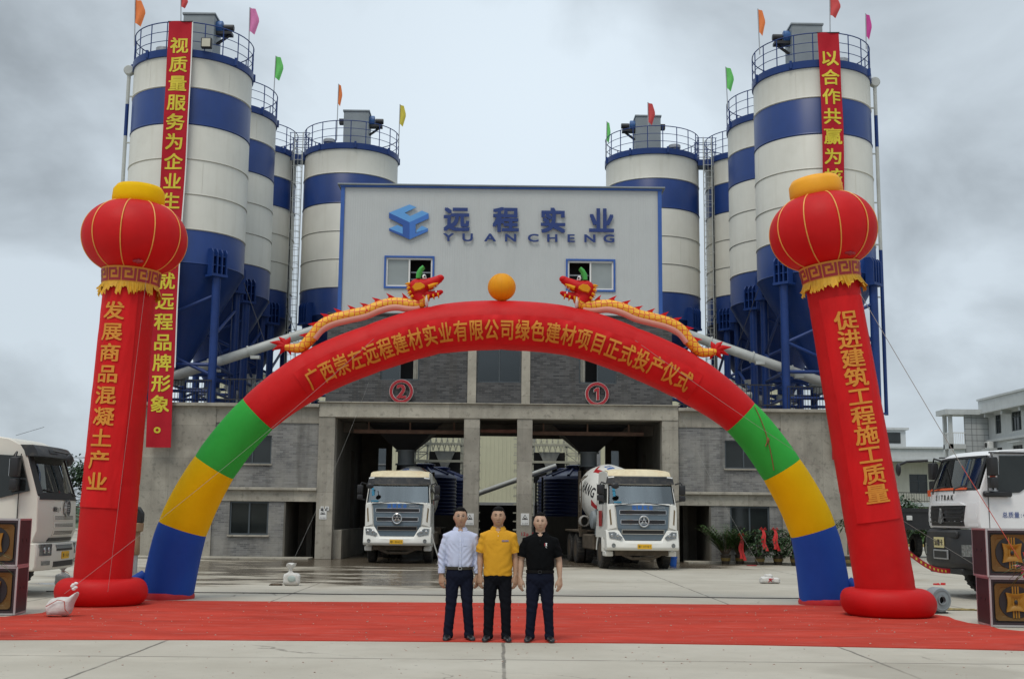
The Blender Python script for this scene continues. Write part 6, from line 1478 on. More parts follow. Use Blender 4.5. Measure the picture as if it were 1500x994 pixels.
# ================================================================== blower
t = thing('air_blower', 'round grey air blower on the ground beside the right column foot', 'blower', (7.74,21.45,0), math.radians(18))
b = MB(); b.lathe([(0.06,-0.10),(0.09,-0.14),(0.20,-0.13),(0.215,-0.10),(0.215,0.08),(0.20,0.11),(0.05,0.11)], c=(0,0,0.235), axis='y', seg=40, cap=False); b.box((-0.42,-0.07,0.02),(0.0,0.07,0.16),0.01); b.build('housing', M['grey_steel'], t, 40)
b = MB(); b.lathe([(0.065,-0.16),(0.085,-0.16),(0.085,-0.12),(0.065,-0.12)], c=(0,0,0.235), axis='y', seg=24, cap=False); b.lathe([(0.16,-0.142),(0.17,-0.146),(0.18,-0.142)], c=(0,0,0.235), axis='y', seg=32, cap=False); b.build('intake_ring', M['grey_steel'], t, 40)
b = MB(); b.lathe([(0.0,-0.08),(0.07,-0.08)], c=(0,0,0.235), axis='y', seg=20, cap=False); b.lathe([(0.09,0.11),(0.09,0.3),(0.05,0.32)], c=(0,0,0.235), axis='y', seg=20); b.build('motor', M['dark_metal'], t, 40)
b = MB(); b.box((-0.14,-0.12,0),(0.14,0.25,0.025)); b.box((-0.1,-0.1,0.025),(-0.06,0.2,0.1)); b.box((0.06,-0.1,0.025),(0.10,0.2,0.1)); b.build('foot', M['dark_metal'], t, 0)

# ================================================================== sacks
def blob(b, c, r, seed, amp=0.16, seg=28, rg=18, flat=0.0, top=None):
    c = Vector(c); rr = []
    for i in range(rg+1):
        th = PI*(i+(0.03 if i == 0 else -0.03 if i == rg else 0))/rg; ring = []
        for j in range(seg):
            a = 2*PI*j/seg; d = Vector((math.sin(th)*math.cos(a), math.sin(th)*math.sin(a), -math.cos(th)))
            e = 0.62
            q = Vector((math.copysign(abs(d.x)**e, d.x), math.copysign(abs(d.y)**e, d.y), math.copysign(abs(d.z)**e, d.z)))
            k = 1+amp*mnoise.noise(d*2.2+Vector((seed,0,0)))+amp*0.5*mnoise.noise(d*6+Vector((seed,4,0)))
            p = Vector((q.x*r[0]*k, q.y*r[1]*k, q.z*r[2]*k)); 
            if top: p = top(p)
            p = c+p; p.z = max(p.z, 0.004); ring.append(p)
        rr.append(ring)
    b.rings(rr)
def sack_neck(b, c, h, r, seed):
    c = Vector(c); rr = []
    for i, (f, q) in enumerate(((0,1.0),(0.25,0.42),(0.42,0.30),(0.6,0.6),(0.85,1.0),(1.0,1.05))):
        rr.append([c+Vector((r*q*math.cos(a)*(1+0.25*math.sin(3*a+seed+i)), r*q*math.sin(a)*(1+0.25*math.cos(4*a+seed)), h*f+0.02*math.sin(3*a+seed)*(f > 0.8))) for a in [2*PI*j/20 for j in range(20)]])
    b.rings(rr)
g0 = ground(83, 904)
t = thing('sandbag', 'white sack pulled to a point with red string, on the carpet by the left column', 'sandbag', (g0.x, g0.y+0.1, 0.012), 0, 'weight sacks holding the ropes')
b = MB(); blob(b, (0,0,0.14), (0.20,0.16,0.15), 1.3, 0.10, top=lambda p: Vector((p.x+max(0,p.z)*0.9*(1 if p.x > -0.05 else 0.4), p.y*(1-max(0,p.z)*1.8), p.z+max(0,p.x)*0.62*(0.3+max(0,p.z)*6)))); b.build('bag', M['sack'], t, 60)
b = MB(); b.tube([(-0.15,-0.17,0.16),(0.02,-0.16,0.26),(0.12,-0.15,0.24),(0.14,-0.16,0.12),(0.2,-0.15,0.05)],0.006,5); b.tube([(-0.2,-0.1,0.02),(-0.05,-0.18,0.03),(0.1,-0.18,0.02)],0.006,5); b.build('tie_string', M['rope_red'], t)
b = MB()
for k in range(5): b.sphere((0.20+0.03*math.sin(k*2),0.0,0.42+0.02*k),(0.035,0.03,0.025),8,6)
b.build('plastic_tuft', M['sign_white'], t)
g0 = ground(91, 858)
t = thing('sandbag', 'clear plastic bag of grey sand tied upright behind the left column foot', 'sandbag', (g0.x, g0.y, 0), 0, 'weight sacks holding the ropes')
b = MB(); blob(b, (0,0,0.13), (0.15,0.13,0.14), 4.0, 0.12); b.build('bag', mat('sand_grey', (0.25,0.25,0.25), 0.5, var=0.2), t, 60)
b = MB(); sack_neck(b, (0,0,0.24), 0.22, 0.10, 1.0); b.build('neck', mat('clear_plastic', (0.42,0.38,0.36), 0.3, var=0.1), t, 60)
b = MB(); b.tube([(0.03*math.cos(a),0.03*math.sin(a),0.33) for a in [k*PI/5 for k in range(11)]],0.008,5); b.tube([(0.03,0,0.33),(0.14,-0.03,0.28)],0.006,5); b.build('tie_string', M['rope_red'], t)
g0 = ground(427, 857)
t = thing('sandbag', 'white sack tied at the neck standing alone on the yard before the left wing', 'sandbag', (g0.x, g0.y, 0), 0, 'weight sacks holding the ropes')
b = MB(); blob(b, (0,0,0.14), (0.19,0.14,0.15), 7.0, 0.10); b.build('bag', M['sack'], t, 60)
b = MB(); sack_neck(b, (-0.03,0,0.25), 0.24, 0.10, 2.0); b.build('neck', M['sack'], t, 60)
b = MB(); b.sphere((0.02,-0.15,0.16),(0.09,0.02,0.07),12,8); b.build('print', mat('sack_print', (0.38,0.45,0.43), 0.6), t)
b = MB(); blob(b, (0,0,0.02), (0.14,0.06,0.03), 3.0, 0.3); o = b.build('dirt_clod', M['bark'], None, 60); g1 = ground(404,857); o.location = (g1.x,g1.y,0); tag(o, 'dark clod of dirt beside the white sack before the left wing', 'dirt clod')
g0 = ground(1127, 854)
t = thing('sandbag', 'low white sack with a red tie lying on the yard near the right arch leg', 'sandbag', (g0.x, g0.y, 0), 0, 'weight sacks holding the ropes')
b = MB(); blob(b, (-0.08,0,0.08), (0.16,0.13,0.09), 2.0, 0.15); blob(b, (0.14,0.02,0.07), (0.13,0.11,0.075), 5.0, 0.15); blob(b, (-0.01,0.05,0.16), (0.10,0.09,0.07), 8.0, 0.2); b.build('bag', M['sack'], t, 60)
b = MB(); b.sphere((0.0,-0.12,0.11),(0.05,0.02,0.025),8,6); b.tube([(0.0,-0.13,0.1),(-0.05,-0.14,0.04)],0.012,5); b.tube([(0.0,-0.13,0.1),(0.08,-0.13,0.13)],0.012,5); b.tube([(0.0,-0.13,0.1),(0.03,-0.14,0.05)],0.012,5); b.build('red_tie', M['sign_red'], t)

# ================================================================== post with cardboard wrap
g0 = ground(195, 852)
t = thing('wrapped_post', 'grey metal post wrapped in brown cardboard with a dark hood, left of the arch', 'post', (g0.x, g0.y, 0))
b = MB(); b.cyl((0,0,0),(0,0,0.75),0.075,seg=16); b.cyl((0,0,0),(0,0,0.06),0.13,seg=16); b.build('post', M['galv'], t)
b = MB(); b.rings([[(r*math.cos(a)*(1+0.06*math.sin(3*a+z*5)), r*math.sin(a), z) for a in [2*PI*j/14 for j in range(14)]] for r, z in ((0.10,0.62),(0.12,0.66),(0.11,0.9),(0.10,1.15),(0.16,1.18),(0.17,1.36),(0.15,1.37))]); b.build('cardboard_wrap', mat('cardboard', (0.30,0.19,0.11), 0.85, var=0.2), t, 40)
b = MB(); b.prism([(-0.16,1.37),(0.16,1.37),(0.16,1.6),(0.05,1.75),(-0.1,1.72),(-0.16,1.62)], -0.1, 0.1, 'y', bev=0.02); b.build('hood', M['dark_metal'], t, 40)
b = MB(); b.tube([(-0.12,-0.06,1.3),(-0.16,-0.08,1.0),(-0.13,-0.1,0.8),(-0.17,-0.1,0.62)],0.014,6); b.tube([(-0.13,-0.1,0.8),(-0.08,-0.11,0.66)],0.02,5); b.build('twisted_paper', M['sack'], t)

# ================================================================== bucket and hose
g0 = ground(986, 829)
t = thing('bucket', 'small blue plastic bucket beside the right mixer truck wheel', 'bucket', (g0.x, g0.y, 0))
b = MB(); b.lathe([(0.10,0.0),(0.11,0.01),(0.14,0.30),(0.15,0.30),(0.15,0.325),(0.135,0.325),(0.10,0.03)], seg=24); b.build('pail', mat('bucket_blue', (0.02,0.12,0.5), 0.35), t)
b = MB(); b.tube([(0.145*math.cos(a),-0.02-0.10*math.sin(a)*0.6,0.30-0.12*math.sin(a)) for a in [PI*k/10 for k in range(11)]],0.006,5); b.build('handle', M['galv'], t)
b = MB(); b.tube([at(632,782,40.2), at(637,800,40.0), at(643,818,39.8), Vector((-2.0,39.6,0.03)), Vector((-1.4,39.2,0.03)), Vector((-0.6,39.6,0.03))], 0.025, 8); tag(b.build('hose', M['rope']), 'pale hose hanging down beside the left mixer truck', 'hose')

# ================================================================== potted plants along the right wing
pot_m = mat('glazed_pot', (0.055,0.045,0.035), 0.3, var=0.3, vscale=5)
pot_g = mat('pot_gold', (0.20,0.14,0.04), 0.4, var=0.3, vscale=20)
ribbon_m = mat('ribbon_red', (0.62,0.03,0.03), 0.45, var=0.1)
def leaf(b, base, d, L, W, droop, m=0, nseg=3):
    d = Vector(d).normalized(); sd = d.cross(Vector((0,0,1)));
    if sd.length < 1e-3: sd = Vector((1,0,0))
    sd.normalize(); nrm = sd.cross(d); pl = pr_ = None
    for i in range(nseg+1):
        f = i/nseg; c = base+d*(L*f)+Vector((0,0,-droop*L*f*f)); w = W*math.sin(PI*min(0.97, 0.12+0.85*f))
        l_, r_ = c-sd*w+nrm*w*0.25, c+sd*w+nrm*w*0.25
        if i:
            f1 = b.bm.faces.new([pl, pc, vc := b.v(c), vl := b.v(l_)]); f2 = b.bm.faces.new([pc, pr_, vr := b.v(r_), vc]); f1.material_index = f2.material_index = m
            pl, pc, pr_ = vl, vc, vr
        else: pl, pc, pr_ = b.v(l_), b.v(c), b.v(r_)
def potted(px, py, kind, h, lab, ribbon=None, seed=0):
    g0 = ground(px, py); r = random.Random(seed)
    t = thing('potted_plant', lab, 'plant', (g0.x, g0.y, 0), 0, 'potted plants along the right wing')
    b = MB(); b.lathe([(0.12,0.0),(0.13,0.02),(0.17,0.20),(0.185,0.30),(0.20,0.32),(0.20,0.35),(0.17,0.35),(0.16,0.30)], seg=28); p = b.build('pot', pot_m, t)
    b = MB(); b.lathe([(0.155,0.12),(0.158,0.125),(0.180,0.22),(0.177,0.225)], seg=28, cap=False); b.build('pot_band', pot_g, p)
    b = MB(); s = MB()
    if kind == 'palm':
        for k in range(56):
            a = r.uniform(0, 2*PI); e = r.uniform(1.0, 1.52); L = h*r.uniform(0.45, 0.88); b0 = Vector((0.08*math.cos(a),0.08*math.sin(a),0.30))
            d = Vector((math.cos(a)*math.cos(e), math.sin(a)*math.cos(e), math.sin(e))); pts = [b0+d*(L*f)+Vector((math.cos(a),math.sin(a),-0.6))*(0.28*L*f*f) for f in [q/10 for q in range(11)]]
            s.tube(pts, [0.012-0.0009*q for q in range(11)], 5)
            for q in range(3, 11):
                tn = (pts[q]-pts[q-1]).normalized(); side = tn.cross(Vector((0,0,1))).normalized()
                for sg in (-1, 1): leaf(b, pts[q], tn*0.7+side*sg*0.8+Vector((0,0,0.15)), r.uniform(0.20,0.32), 0.026, 0.35, nseg=2)
    elif kind == 'stem':
        s.cyl((0,0,0.4),(0.02,0,h*0.72),0.035,0.028)
        for k in range(90):
            v = Vector((r.gauss(0,1),r.gauss(0,1),r.gauss(0,1))).normalized()*r.uniform(0.3,1)**0.5; p0 = Vector((v.x*0.42, v.y*0.36, h*0.84+v.z*0.22)); leaf(b, p0, Vector((v.x,v.y,r.uniform(-0.5,0.4))), r.uniform(0.14,0.24), 0.045, 0.4, nseg=2)
        for k in range(6): a = k; s.tube([(0.02,0,h*0.68),(0.2*math.cos(a),0.2*math.sin(a),h*0.85)],0.012,5)
    else:
        for k in range(7): a = 2*PI*k/7+r.random(); s.tube([(0.05*math.cos(a),0.05*math.sin(a),0.42),(0.12*math.cos(a),0.12*math.sin(a),h*0.7),(0.2*math.cos(a),0.2*math.sin(a),h*0.92)],0.014,5)
        for k in range(480):
            z = r.uniform(0.33, h); f = (z-0.33)/(h-0.33); R_ = (0.20+0.26*math.sin(PI*min(1,f*0.85+0.12)))*r.uniform(0.35,1.12); a = r.uniform(0,2*PI)
            leaf(b, Vector((R_*math.cos(a)*0.9, R_*math.sin(a)*0.9, z)), Vector((math.cos(a),math.sin(a),r.uniform(-0.35,0.6))), r.uniform(0.11,0.19), r.uniform(0.03,0.05), 0.5, nseg=2)
    b.build('foliage', M['leaf_dark'] if kind != 'palm' else M['leaf'], t, 0, fix=False); s.build('stem', M['bark'], t)
    if ribbon:
        x, z, ln = ribbon; b = MB()
        for sg in (-1,1):
            b.tube([(x,-0.40,z),(x+sg*0.07,-0.44,z+0.08),(x+sg*0.11,-0.42,z+0.02),(x,-0.40,z)],[0.02,0.045,0.04,0.02],8,flat=0.4)
        rows = []
        for i in range(9):
            f = i/8; rows.append([(x-0.03+0.03*math.sin(f*9)+0.08*f, -0.42-0.02*math.sin(f*9), z-ln*f),(x+0.035+0.03*math.sin(f*8)+0.12*f, -0.43+0.02*math.sin(f*8+1), z-ln*f)])
        b.rings(rows, 0, False, False)
        rows = [[(p[0]-0.10*i/8-0.03, p[1]-0.02, p[2]+0.06*i/8) for p in row] for i, row in enumerate(rows)]; b.rings(rows, 0, False, False)
        b.build('ribbon', ribbon_m, t, 60, fix=False)
potted(1063, 826, 'palm', 1.5, 'feathery palm in a dark pot, leftmost plant by the right doorway', None, 11)
potted(1084, 826, 'palm', 1.2, 'palm with a long red ribbon down to its pot, second from the right doorway', (-0.03,1.0,0.85), 12)
potted(1113, 827, 'bush', 1.25, 'bushy green pot plant with red ribbon on its upper right, under the right window', (0.05,1.22,0.72), 13)
potted(1140, 827, 'bush', 1.25, 'bushy green pot plant with red ribbon on its left side, right of the window', (-0.18,1.22,0.72), 14)
potted(1165, 828, 'bush', 1.15, 'bushy pot plant half hidden behind the yellow arch leg', None, 15)
potted(1243, 829, 'stem', 1.75, 'small potted tree with one bare stem between the arch and the right column', None, 16)
g0 = ground(1101, 828); b = MB(); b.box((-0.16,-0.08,0),(0.16,0.08,0.025)); o = b.build('red_mat', M['sign_red'], None, 0); o.location = (g0.x,g0.y,0.001); tag(o, 'small red cloth on the ground between two pot plants', 'cloth')

# ================================================================== flower stands at both edges
pinks = [mat('petal_pink', (0.70,0.16,0.36), 0.6, var=0.2), mat('petal_pale', (0.75,0.40,0.42), 0.6, var=0.2), mat('petal_magenta', (0.50,0.06,0.26), 0.6, var=0.2)]
def flower_stand(x, y, lab, sgn, flowers=True):
    t = thing('flower_stand', lab, 'flower stand', (x, y, 0), 0, 'flower stands at the carpet ends'); r = random.Random(3)
    for k, (ex, ey) in enumerate(((-0.30*sgn,-0.28),(0.32*sgn,-0.18),(0.05,0.34))): b = MB(); b.cyl((ex,ey,0),(ex*0.15,ey*0.15,0.95),0.018,seg=8); b.build('leg', M['dark_metal'], t)
    b = MB()
    for k in range(60):
        a = r.uniform(0,2*PI); e = r.uniform(-0.1,1.1); leaf(b, Vector((0.1*math.cos(a),0.1*math.sin(a),1.0)), Vector((math.cos(a)*math.cos(e),math.sin(a)*math.cos(e),math.sin(e))), r.uniform(0.30,0.52), 0.012, 0.5)
    b.build('fern', M['leaf'], t, 0, fix=False)
    if flowers:
        b = MB(); rr = [[(q*math.cos(a)*(1+0.12*math.sin(7*a)), q*math.sin(a)*(1+0.12*math.cos(6*a)), z) for a in [2*PI*j/36 for j in range(36)]] for q, z in ((0.10,0.42),(0.13,0.55),(0.10,0.72),(0.20,0.92),(0.22,0.98))]; b.rings(rr); b.build('wrapping', mat('wrap_red', (0.42,0.03,0.07), 0.4, var=0.2), t, 40)
        b = MB(); rr = [[(-0.12*sgn+q*math.cos(a), q*0.5*math.sin(a), z) for a in [2*PI*j/20 for j in range(20)]] for q, z in ((0.04,1.02),(0.08,1.14),(0.10,1.23))]; b.rings(rr, 0, False); b.build('paper_cone', mat('paper_red', (0.58,0.05,0.04), 0.5), t, 40)
        b = MB()
        for k in range(46):
            a = r.uniform(0,2*PI); q = r.uniform(0,0.30); c = Vector((q*math.cos(a),q*math.sin(a),1.02+0.12*(1-q/0.3)+r.uniform(-0.05,0.05))); m = r.randrange(3)
            for j in range(9): aa = 2*PI*j/9; d = Vector((math.cos(aa),math.sin(aa),0.45)); s_ = d.cross(Vector((0,0,1))).normalized()*0.014; b.face([c-s_*0.4,c+d*0.03-s_,c+d*0.055,c+d*0.03+s_,c+s_*0.4], m)
            b.sphere(c+Vector((0,0,0.01)),0.012,8,6,m=(m+1)%3)
        b.build('blossom', pinks, t, 0, fix=False)
flower_stand(6.86, 15.30, 'stand of pink flowers in red wrapping cut by the right edge', 1)
flower_stand(-6.78, 15.75, 'green fern arrangement on black legs cut by the left edge', -1, False)

# ================================================================== ropes and tape
def rope(p, q, sag, r, m, lab, name='guy_rope', cat='rope'):
    p, q = Vector(p), Vector(q); b = MB(); b.tube([p.lerp(q, k/16)+Vector((0,0,-sag*4*(k/16)*(1-k/16))) for k in range(17)], r, 5); return tag(b.build(name, m), lab, cat, 'guy ropes of the inflatables')
a1 = arch_pt(near_t(540,470)-0.0, 0.10, 0.01)+Vector((0,AY,0))
rope(a1, (-6.72,18.95,0.36), 0.10, 0.0028, M['rope'], 'thin guy rope crossing the left arch leg down to the sack on the carpet')
a2 = arch_pt(near_t(930,500), 0.15, 0.01)+Vector((0,AY,0))
rope(a2, at(1497,868,22.0), 0.12, 0.0035, M['rope'], 'thin guy rope crossing the right arch leg and passing behind the right column')
hook = at(1409, 682, 19.0)
rope(at(1260,430,20.2), hook, 0.0, 0.006, M['rope'], 'grey guy rope from the right lantern neck towards the right speakers')
rope(hook, at(1493,818,18.35), 0.0, 0.006, M['rope_red'], 'orange rope continuing down from the grey guy rope to the right speakers')
rope(at(216,395,20.95), at(158,866,20.62), 0.0, 0.0025, M['rope'], 'thin cord hanging down the front of the left column')
rope(at(420,840,28.3), at(540,560,43.3), 0.2, 0.0022, M['rope'], 'thin cord rising from the white sack to the brick wall of the left bay')
rope(at(1127,850,31), at(990,590,43.6), 0.3, 0.0022, M['rope'], 'thin cord rising from the low white sack to the plant wall at the right bay')
b = MB(); fr = lambda t, v: arch_pt(t, v, 0.012)+Vector((0,AY,0))
b.tube([fr(11.02+0.1*k, 0.28-0.055*k) for k in range(10)], 0.010, 5); b.sphere(fr(11.5,0.02),(0.03,0.02,0.05),8,6); b.tube([fr(11.5,0.02), fr(11.5,-0.05)+Vector((0,-0.02,-0.08))],0.012,5); tag(b.build('brown_rope', mat('rope_brown', (0.22,0.10,0.04), 0.8)), 'brown knotted rope hanging on the right green section of the arch', 'rope')
b = MB(); A_, B_ = at(1330,808,21.2), at(1392,836,25.2); rows = []
for k in range(13):
    p = A_.lerp(B_, k/12)+Vector((0,0,-0.10*math.sin(PI*k/12))); rows.append([p+Vector((0,0,0.05)), p-Vector((0,0,0.05))])
b.rings(rows, 0, False, False); tp = tag(b.build('barrier_tape', M['banner_cloth'], None, 60, fix=False), 'red and yellow barrier tape strung from the right column to the truck bumper', 'tape')
b = MB(); 
for k in range(9):
    p = A_.lerp(B_, (k+0.7)/10)+Vector((0,-0.006,-0.10*math.sin(PI*(k+0.7)/10))); d = (B_-A_).normalized()*0.09; b.face([p-d+Vector((0,0,0.022)),p+d+Vector((0,0,0.022)),p+d-Vector((0,0,0.022)),p-d-Vector((0,0,0.022))])
b.build('printed_mark', M['letter_yellow'], tp, 0)
b = MB(); g0 = ground(1375, 856)
for k in range(6): a = k*1.1; b.box((0.07*math.cos(a)*k*0.4-0.05,0.06*math.sin(a)-0.03,0.0),(0.07*math.cos(a)*k*0.4+0.05,0.06*math.sin(a)+0.03,0.015+0.008*k), R=Matrix.Rotation(a,3,'Z'))
o = b.build('paper_scrap', ribbon_m, None, 0); o.location = g0; tag(o, 'torn red paper scrap lying on the concrete near the blower', 'litter')
b = MB(); g0 = ground(1405, 893); blob(b, (0,0,0.0), (0.35,0.12,0.03), 9.0, 0.4); o = b.build('dry_leaves', mat('dry_leaves', (0.28,0.22,0.09), 0.9, var=0.4, vscale=12), None, 60); o.location = g0; tag(o, 'small heap of dry yellow litter between the blower and the right speakers', 'litter')
# ================================================================== people
skin_m = mat('skin', (0.40,0.235,0.15), 0.5, var=0.06, vscale=9)
skin_l = mat('skin_light', (0.46,0.29,0.20), 0.5, var=0.06, vscale=9)
hair_m = mat('hair', (0.0045,0.004,0.004), 0.75, var=0.3, vscale=30, spec=0.15)
lip_m = mat('lips', (0.25,0.095,0.08), 0.5)
shoe_m = mat('shoe_leather', (0.012,0.012,0.013), 0.3, var=0.2)
trouser_navy = mat('trousers_navy', (0.0075,0.0095,0.021), 0.9, var=0.25, vscale=5, bump=0.3, bscale=14, spec=0.12)
trouser_black = mat('trousers_black', (0.0055,0.006,0.009), 0.9, var=0.25, vscale=5, bump=0.3, bscale=14, spec=0.12)
shirt_white = mat('shirt_white', (0.4928,0.528,0.6864), 0.8, var=0.05, vscale=5, bump=0.3, bscale=12)
polo_yellow = mat('polo_yellow', (0.5984,0.2904,0.01056), 0.9, var=0.06, vscale=4, bump=0.3, bscale=14)
polo_black = mat('polo_black', (0.0045,0.0048,0.0055), 0.95, var=0.2, vscale=4, bump=0.3, bscale=14, spec=0.08)
belt_m = mat('belt_leather', (0.022,0.017,0.009), 0.45, var=0.15)
def fuse(mb, name, m, parent, voxel, smooth_n, deform=None, ang=180):
    """overlapping lofts become one continuous surface"""
    bmesh.ops.recalc_face_normals(mb.bm, faces=mb.bm.faces[:])
    me = bpy.data.meshes.new('tmp'); mb.bm.to_mesh(me); mb.bm.free()
    o = bpy.data.objects.new('tmp', me); C.objects.link(o); r = o.modifiers.new('r', 'REMESH'); r.mode = 'VOXEL'; r.voxel_size = voxel
    m2 = bpy.data.meshes.new_from_object(o.evaluated_get(bpy.context.evaluated_depsgraph_get()))
    C.objects.unlink(o); bpy.data.objects.remove(o); bpy.data.meshes.remove(me)
    b = bmesh.new(); b.from_mesh(m2); bpy.data.meshes.remove(m2)
    for _ in range(smooth_n): bmesh.ops.smooth_vert(b, verts=b.verts[:], factor=0.5, use_axis_x=True, use_axis_y=True, use_axis_z=True)
    if deform:
        b.normal_update()
        for v in b.verts: v.co += v.normal*deform(v.co)
    out = MB(); out.bm.free(); out.bm = b
    return out.build(name, m, parent, ang, fix=False)
def sring(c, hx, hy, n=28, e=2.4, tilt=0.0):
    pts = []
    for j in range(n):
        a = 2*PI*j/n; ca, sa = math.cos(a), math.sin(a)
        x = hx*math.copysign(abs(ca)**(2/e), ca); y = hy*math.copysign(abs(sa)**(2/e), sa)
        pts.append(Vector((c[0]+x, c[1]+y, c[2]+tilt*y/hy)))
    return pts
def head_pt(th, a):
    """th from the chin (0) to the crown (pi), a round the head with -pi/2 in front"""
    d = Vector((math.sin(th)*math.cos(a), math.sin(th)*math.sin(a), -math.cos(th)))
    w = d.z; x, y, z = d.x*0.081, d.y*0.098, d.z*0.120
    if w < -0.05: k = (-w-0.05)/0.95; x *= 1-0.20*k**1.6; y = y*(1-0.12*k) - 0.012*k
    if d.y > 0 and w < 0: y *= 1-0.35*(-w)
    f = max(0.0, -d.y)
    g = lambda u, s: math.exp(-(u/s)**2)
    if f > 0:
        if abs(d.x) < 0.75: y += 0.006*(1-abs(d.x))*f
        nz = 0.0
        if -0.045 < z < 0.03: nz = (0.024 if z < -0.025 else 0.024*(0.03-z)/0.055)*min(1, (z+0.05)/0.012)
        y -= nz*g(x, 0.012)*f
        y += 0.007*(g(x-0.031,0.015)+g(x+0.031,0.015))*g(z-0.010,0.014)*f
        y -= 0.004*g(z-0.028,0.010)*f*(1 if abs(x) < 0.05 else 0.3)
        y -= 0.006*(g(z+0.060,0.007)+g(z+0.072,0.007))*g(x,0.024)*f
        y -= 0.006*g(z+0.100,0.014)*g(x,0.022)*f
        x += 0.004*math.copysign(1, d.x)*g(z+0.015,0.02)*f if abs(d.x) > 0.5 else 0
    return Vector((x, y, z))
def person(x, y, h, lab, shirt, kind, trousers, skin, rz=0.0, glasses=False, hairline=0.058, round_=1.0, stance=0.125, tuck=True, spread=(1.0,1.0)):
    s = h/1.72; S = Matrix.Scale(s, 4)
    t = thing('person', lab, 'person', (x, y, 0.012), rz, 'three men standing on the red carpet')
    HC = Vector((0,-0.016,1.568)); wd = round_; HS = 1.04
    # ---------------- body
    b = MB(S)
    ths = [0.03+(PI-0.06)*i/40 for i in range(41)]
    b.rings([[HC+Vector((head_pt(th,2*PI*j/56).x*HS*(0.75+0.28*wd), head_pt(th,2*PI*j/56).y*HS, head_pt(th,2*PI*j/56).z*HS)) for j in range(56)] for th in ths])
    for sg in (-1,1): b.sphere(HC+Vector((sg*0.083,0.012,-0.004)),(0.012,0.020,0.033),10,8)
    b.tube([(0,0.010,1.53),(0,0.012,1.46),(0,0.014,1.40)],[0.060*wd,0.060*wd,0.066*wd],18)
    b.sphere((0,-0.060,1.385),(0.027,0.024,0.045),12,10)
    b.rings([sring((0,0.005,z),hx*wd,hy*wd) for z,hx,hy in ((0.80,0.13,0.09),(0.92,0.145,0.095),(1.05,0.14,0.092),(1.2,0.145,0.09),(1.30,0.140,0.078),(1.36,0.09,0.056),(1.41,0.05,0.046))])
    sh, el, wr = Vector((0.176*wd,0.005,1.308)), Vector((0.236*wd*spread[0],0.025,1.065)), Vector((0.252*wd*spread[1],-0.012,0.822))
    for sg in (-1,1):
        m_ = lambda v: Vector((sg*v[0],v[1],v[2]))
        b.tube([m_(sh),m_(sh.lerp(el,0.5)),m_(el),m_(el.lerp(wr,0.35)),m_(wr)],[0.050*wd,0.046*wd,0.040*wd,0.040*wd,0.027],16)
        # hand: palm, four fingers, thumb
        hd = Vector((0.004,-0.016,-1)).normalized(); p0 = wr; cf, sf = math.cos(0.85), math.sin(0.85)
        def m_(v): u, w_, z_ = (v[0]-wr.x)*1.14, (v[1]-wr.y)*1.14, wr.z+(v[2]-wr.z)*1.10; return Vector((sg*(wr.x+u*cf+w_*sf), wr.y-u*sf+w_*cf, z_))
        b.rings([[m_(v) for v in sring(p0+hd*q, hx, hy, 16)] for q,hx,hy in ((-0.01,0.023,0.026),(0.03,0.019,0.036),(0.07,0.018,0.042),(0.095,0.014,0.038))])
        for k,(oy,ln,rr_) in enumerate(((-0.029,0.068,0.0092),(-0.010,0.078,0.0096),(0.009,0.072,0.0092),(0.027,0.056,0.0082))):
            q0 = p0+hd*0.085+Vector((0,oy,0)); q1 = q0+Vector((-0.002,-0.004-oy*0.06,-ln*0.45)); q2 = q1+Vector((-0.012,-0.004-oy*0.05,-ln*0.32)); q3 = q2+Vector((-0.018,0.0,-ln*0.18)); b.tube([m_(q) for q in (q0,q1,q2,q3)],[rr_*1.05,rr_,rr_*0.92,rr_*0.75],8)
        q0 = p0+hd*0.028+Vector((-0.008,-0.026,0)); q1 = q0+Vector((-0.010,-0.017,-0.030)); q2 = q1+Vector((-0.006,-0.003,-0.032)); q3 = q2+Vector((-0.002,0.004,-0.022)); b.tube([m_(q) for q in (q0,q1,q2,q3)],[0.014,0.0115,0.010,0.008],8)
        m_ = lambda v: Vector((sg*v[0],v[1],v[2])); an = Vector((stance,0.02,0.10)); kn = Vector((0.105,-0.005,0.47)); b.tube([(sg*0.085,0.0,0.88),m_(kn),m_(an)],[0.070,0.046,0.030],14)
    fuse(b, 'body', skin, t, 0.005*s, 1)
    body = kids(t)[-1]
    # ---------------- face
    fp = lambda px, pz, l: HC+Vector((px, min((head_pt(th,-PI/2+a)*HS for th in [0.4+i*0.03 for i in range(80)] for a in [math.asin(max(-1,min(1,px/0.076)))]), key=lambda p: abs(p.z-pz)).y-l, pz))
    b = MB(S)
    for sg in (-1,1): b.sphere(fp(sg*0.031,0.012,-0.003),(0.0125,0.005,0.0036),12,8)
    b.build('eye', M['sign_white'], t); ey = kids(t)[-1]
    b = MB(S)
    for sg in (-1,1): b.sphere(fp(sg*0.031,0.012,0.001),(0.0085,0.004,0.0042),10,8); b.tube([fp(sg*0.045,0.012,0.001),fp(sg*0.031,0.018,0.002),fp(sg*0.017,0.012,0.001)],0.0030,5)
    b.build('iris', hair_m, ey)
    b = MB(S)
    for sg in (-1,1): b.tube([fp(sg*0.052,0.030,0.001),fp(sg*0.036,0.037,0.003),fp(sg*0.016,0.033,0.002)],[0.003,0.0045,0.0035],6,flat=0.8)
    b.build('eyebrow', hair_m, t)
    b = MB(S); b.tube([fp(-0.024,-0.063,0.000),fp(-0.012,-0.066,0.001),fp(0,-0.066,0.001),fp(0.012,-0.066,0.001),fp(0.024,-0.063,0.000)],[0.002,0.0055,0.006,0.0055,0.002],6,flat=0.9); b.build('mouth', lip_m, t)
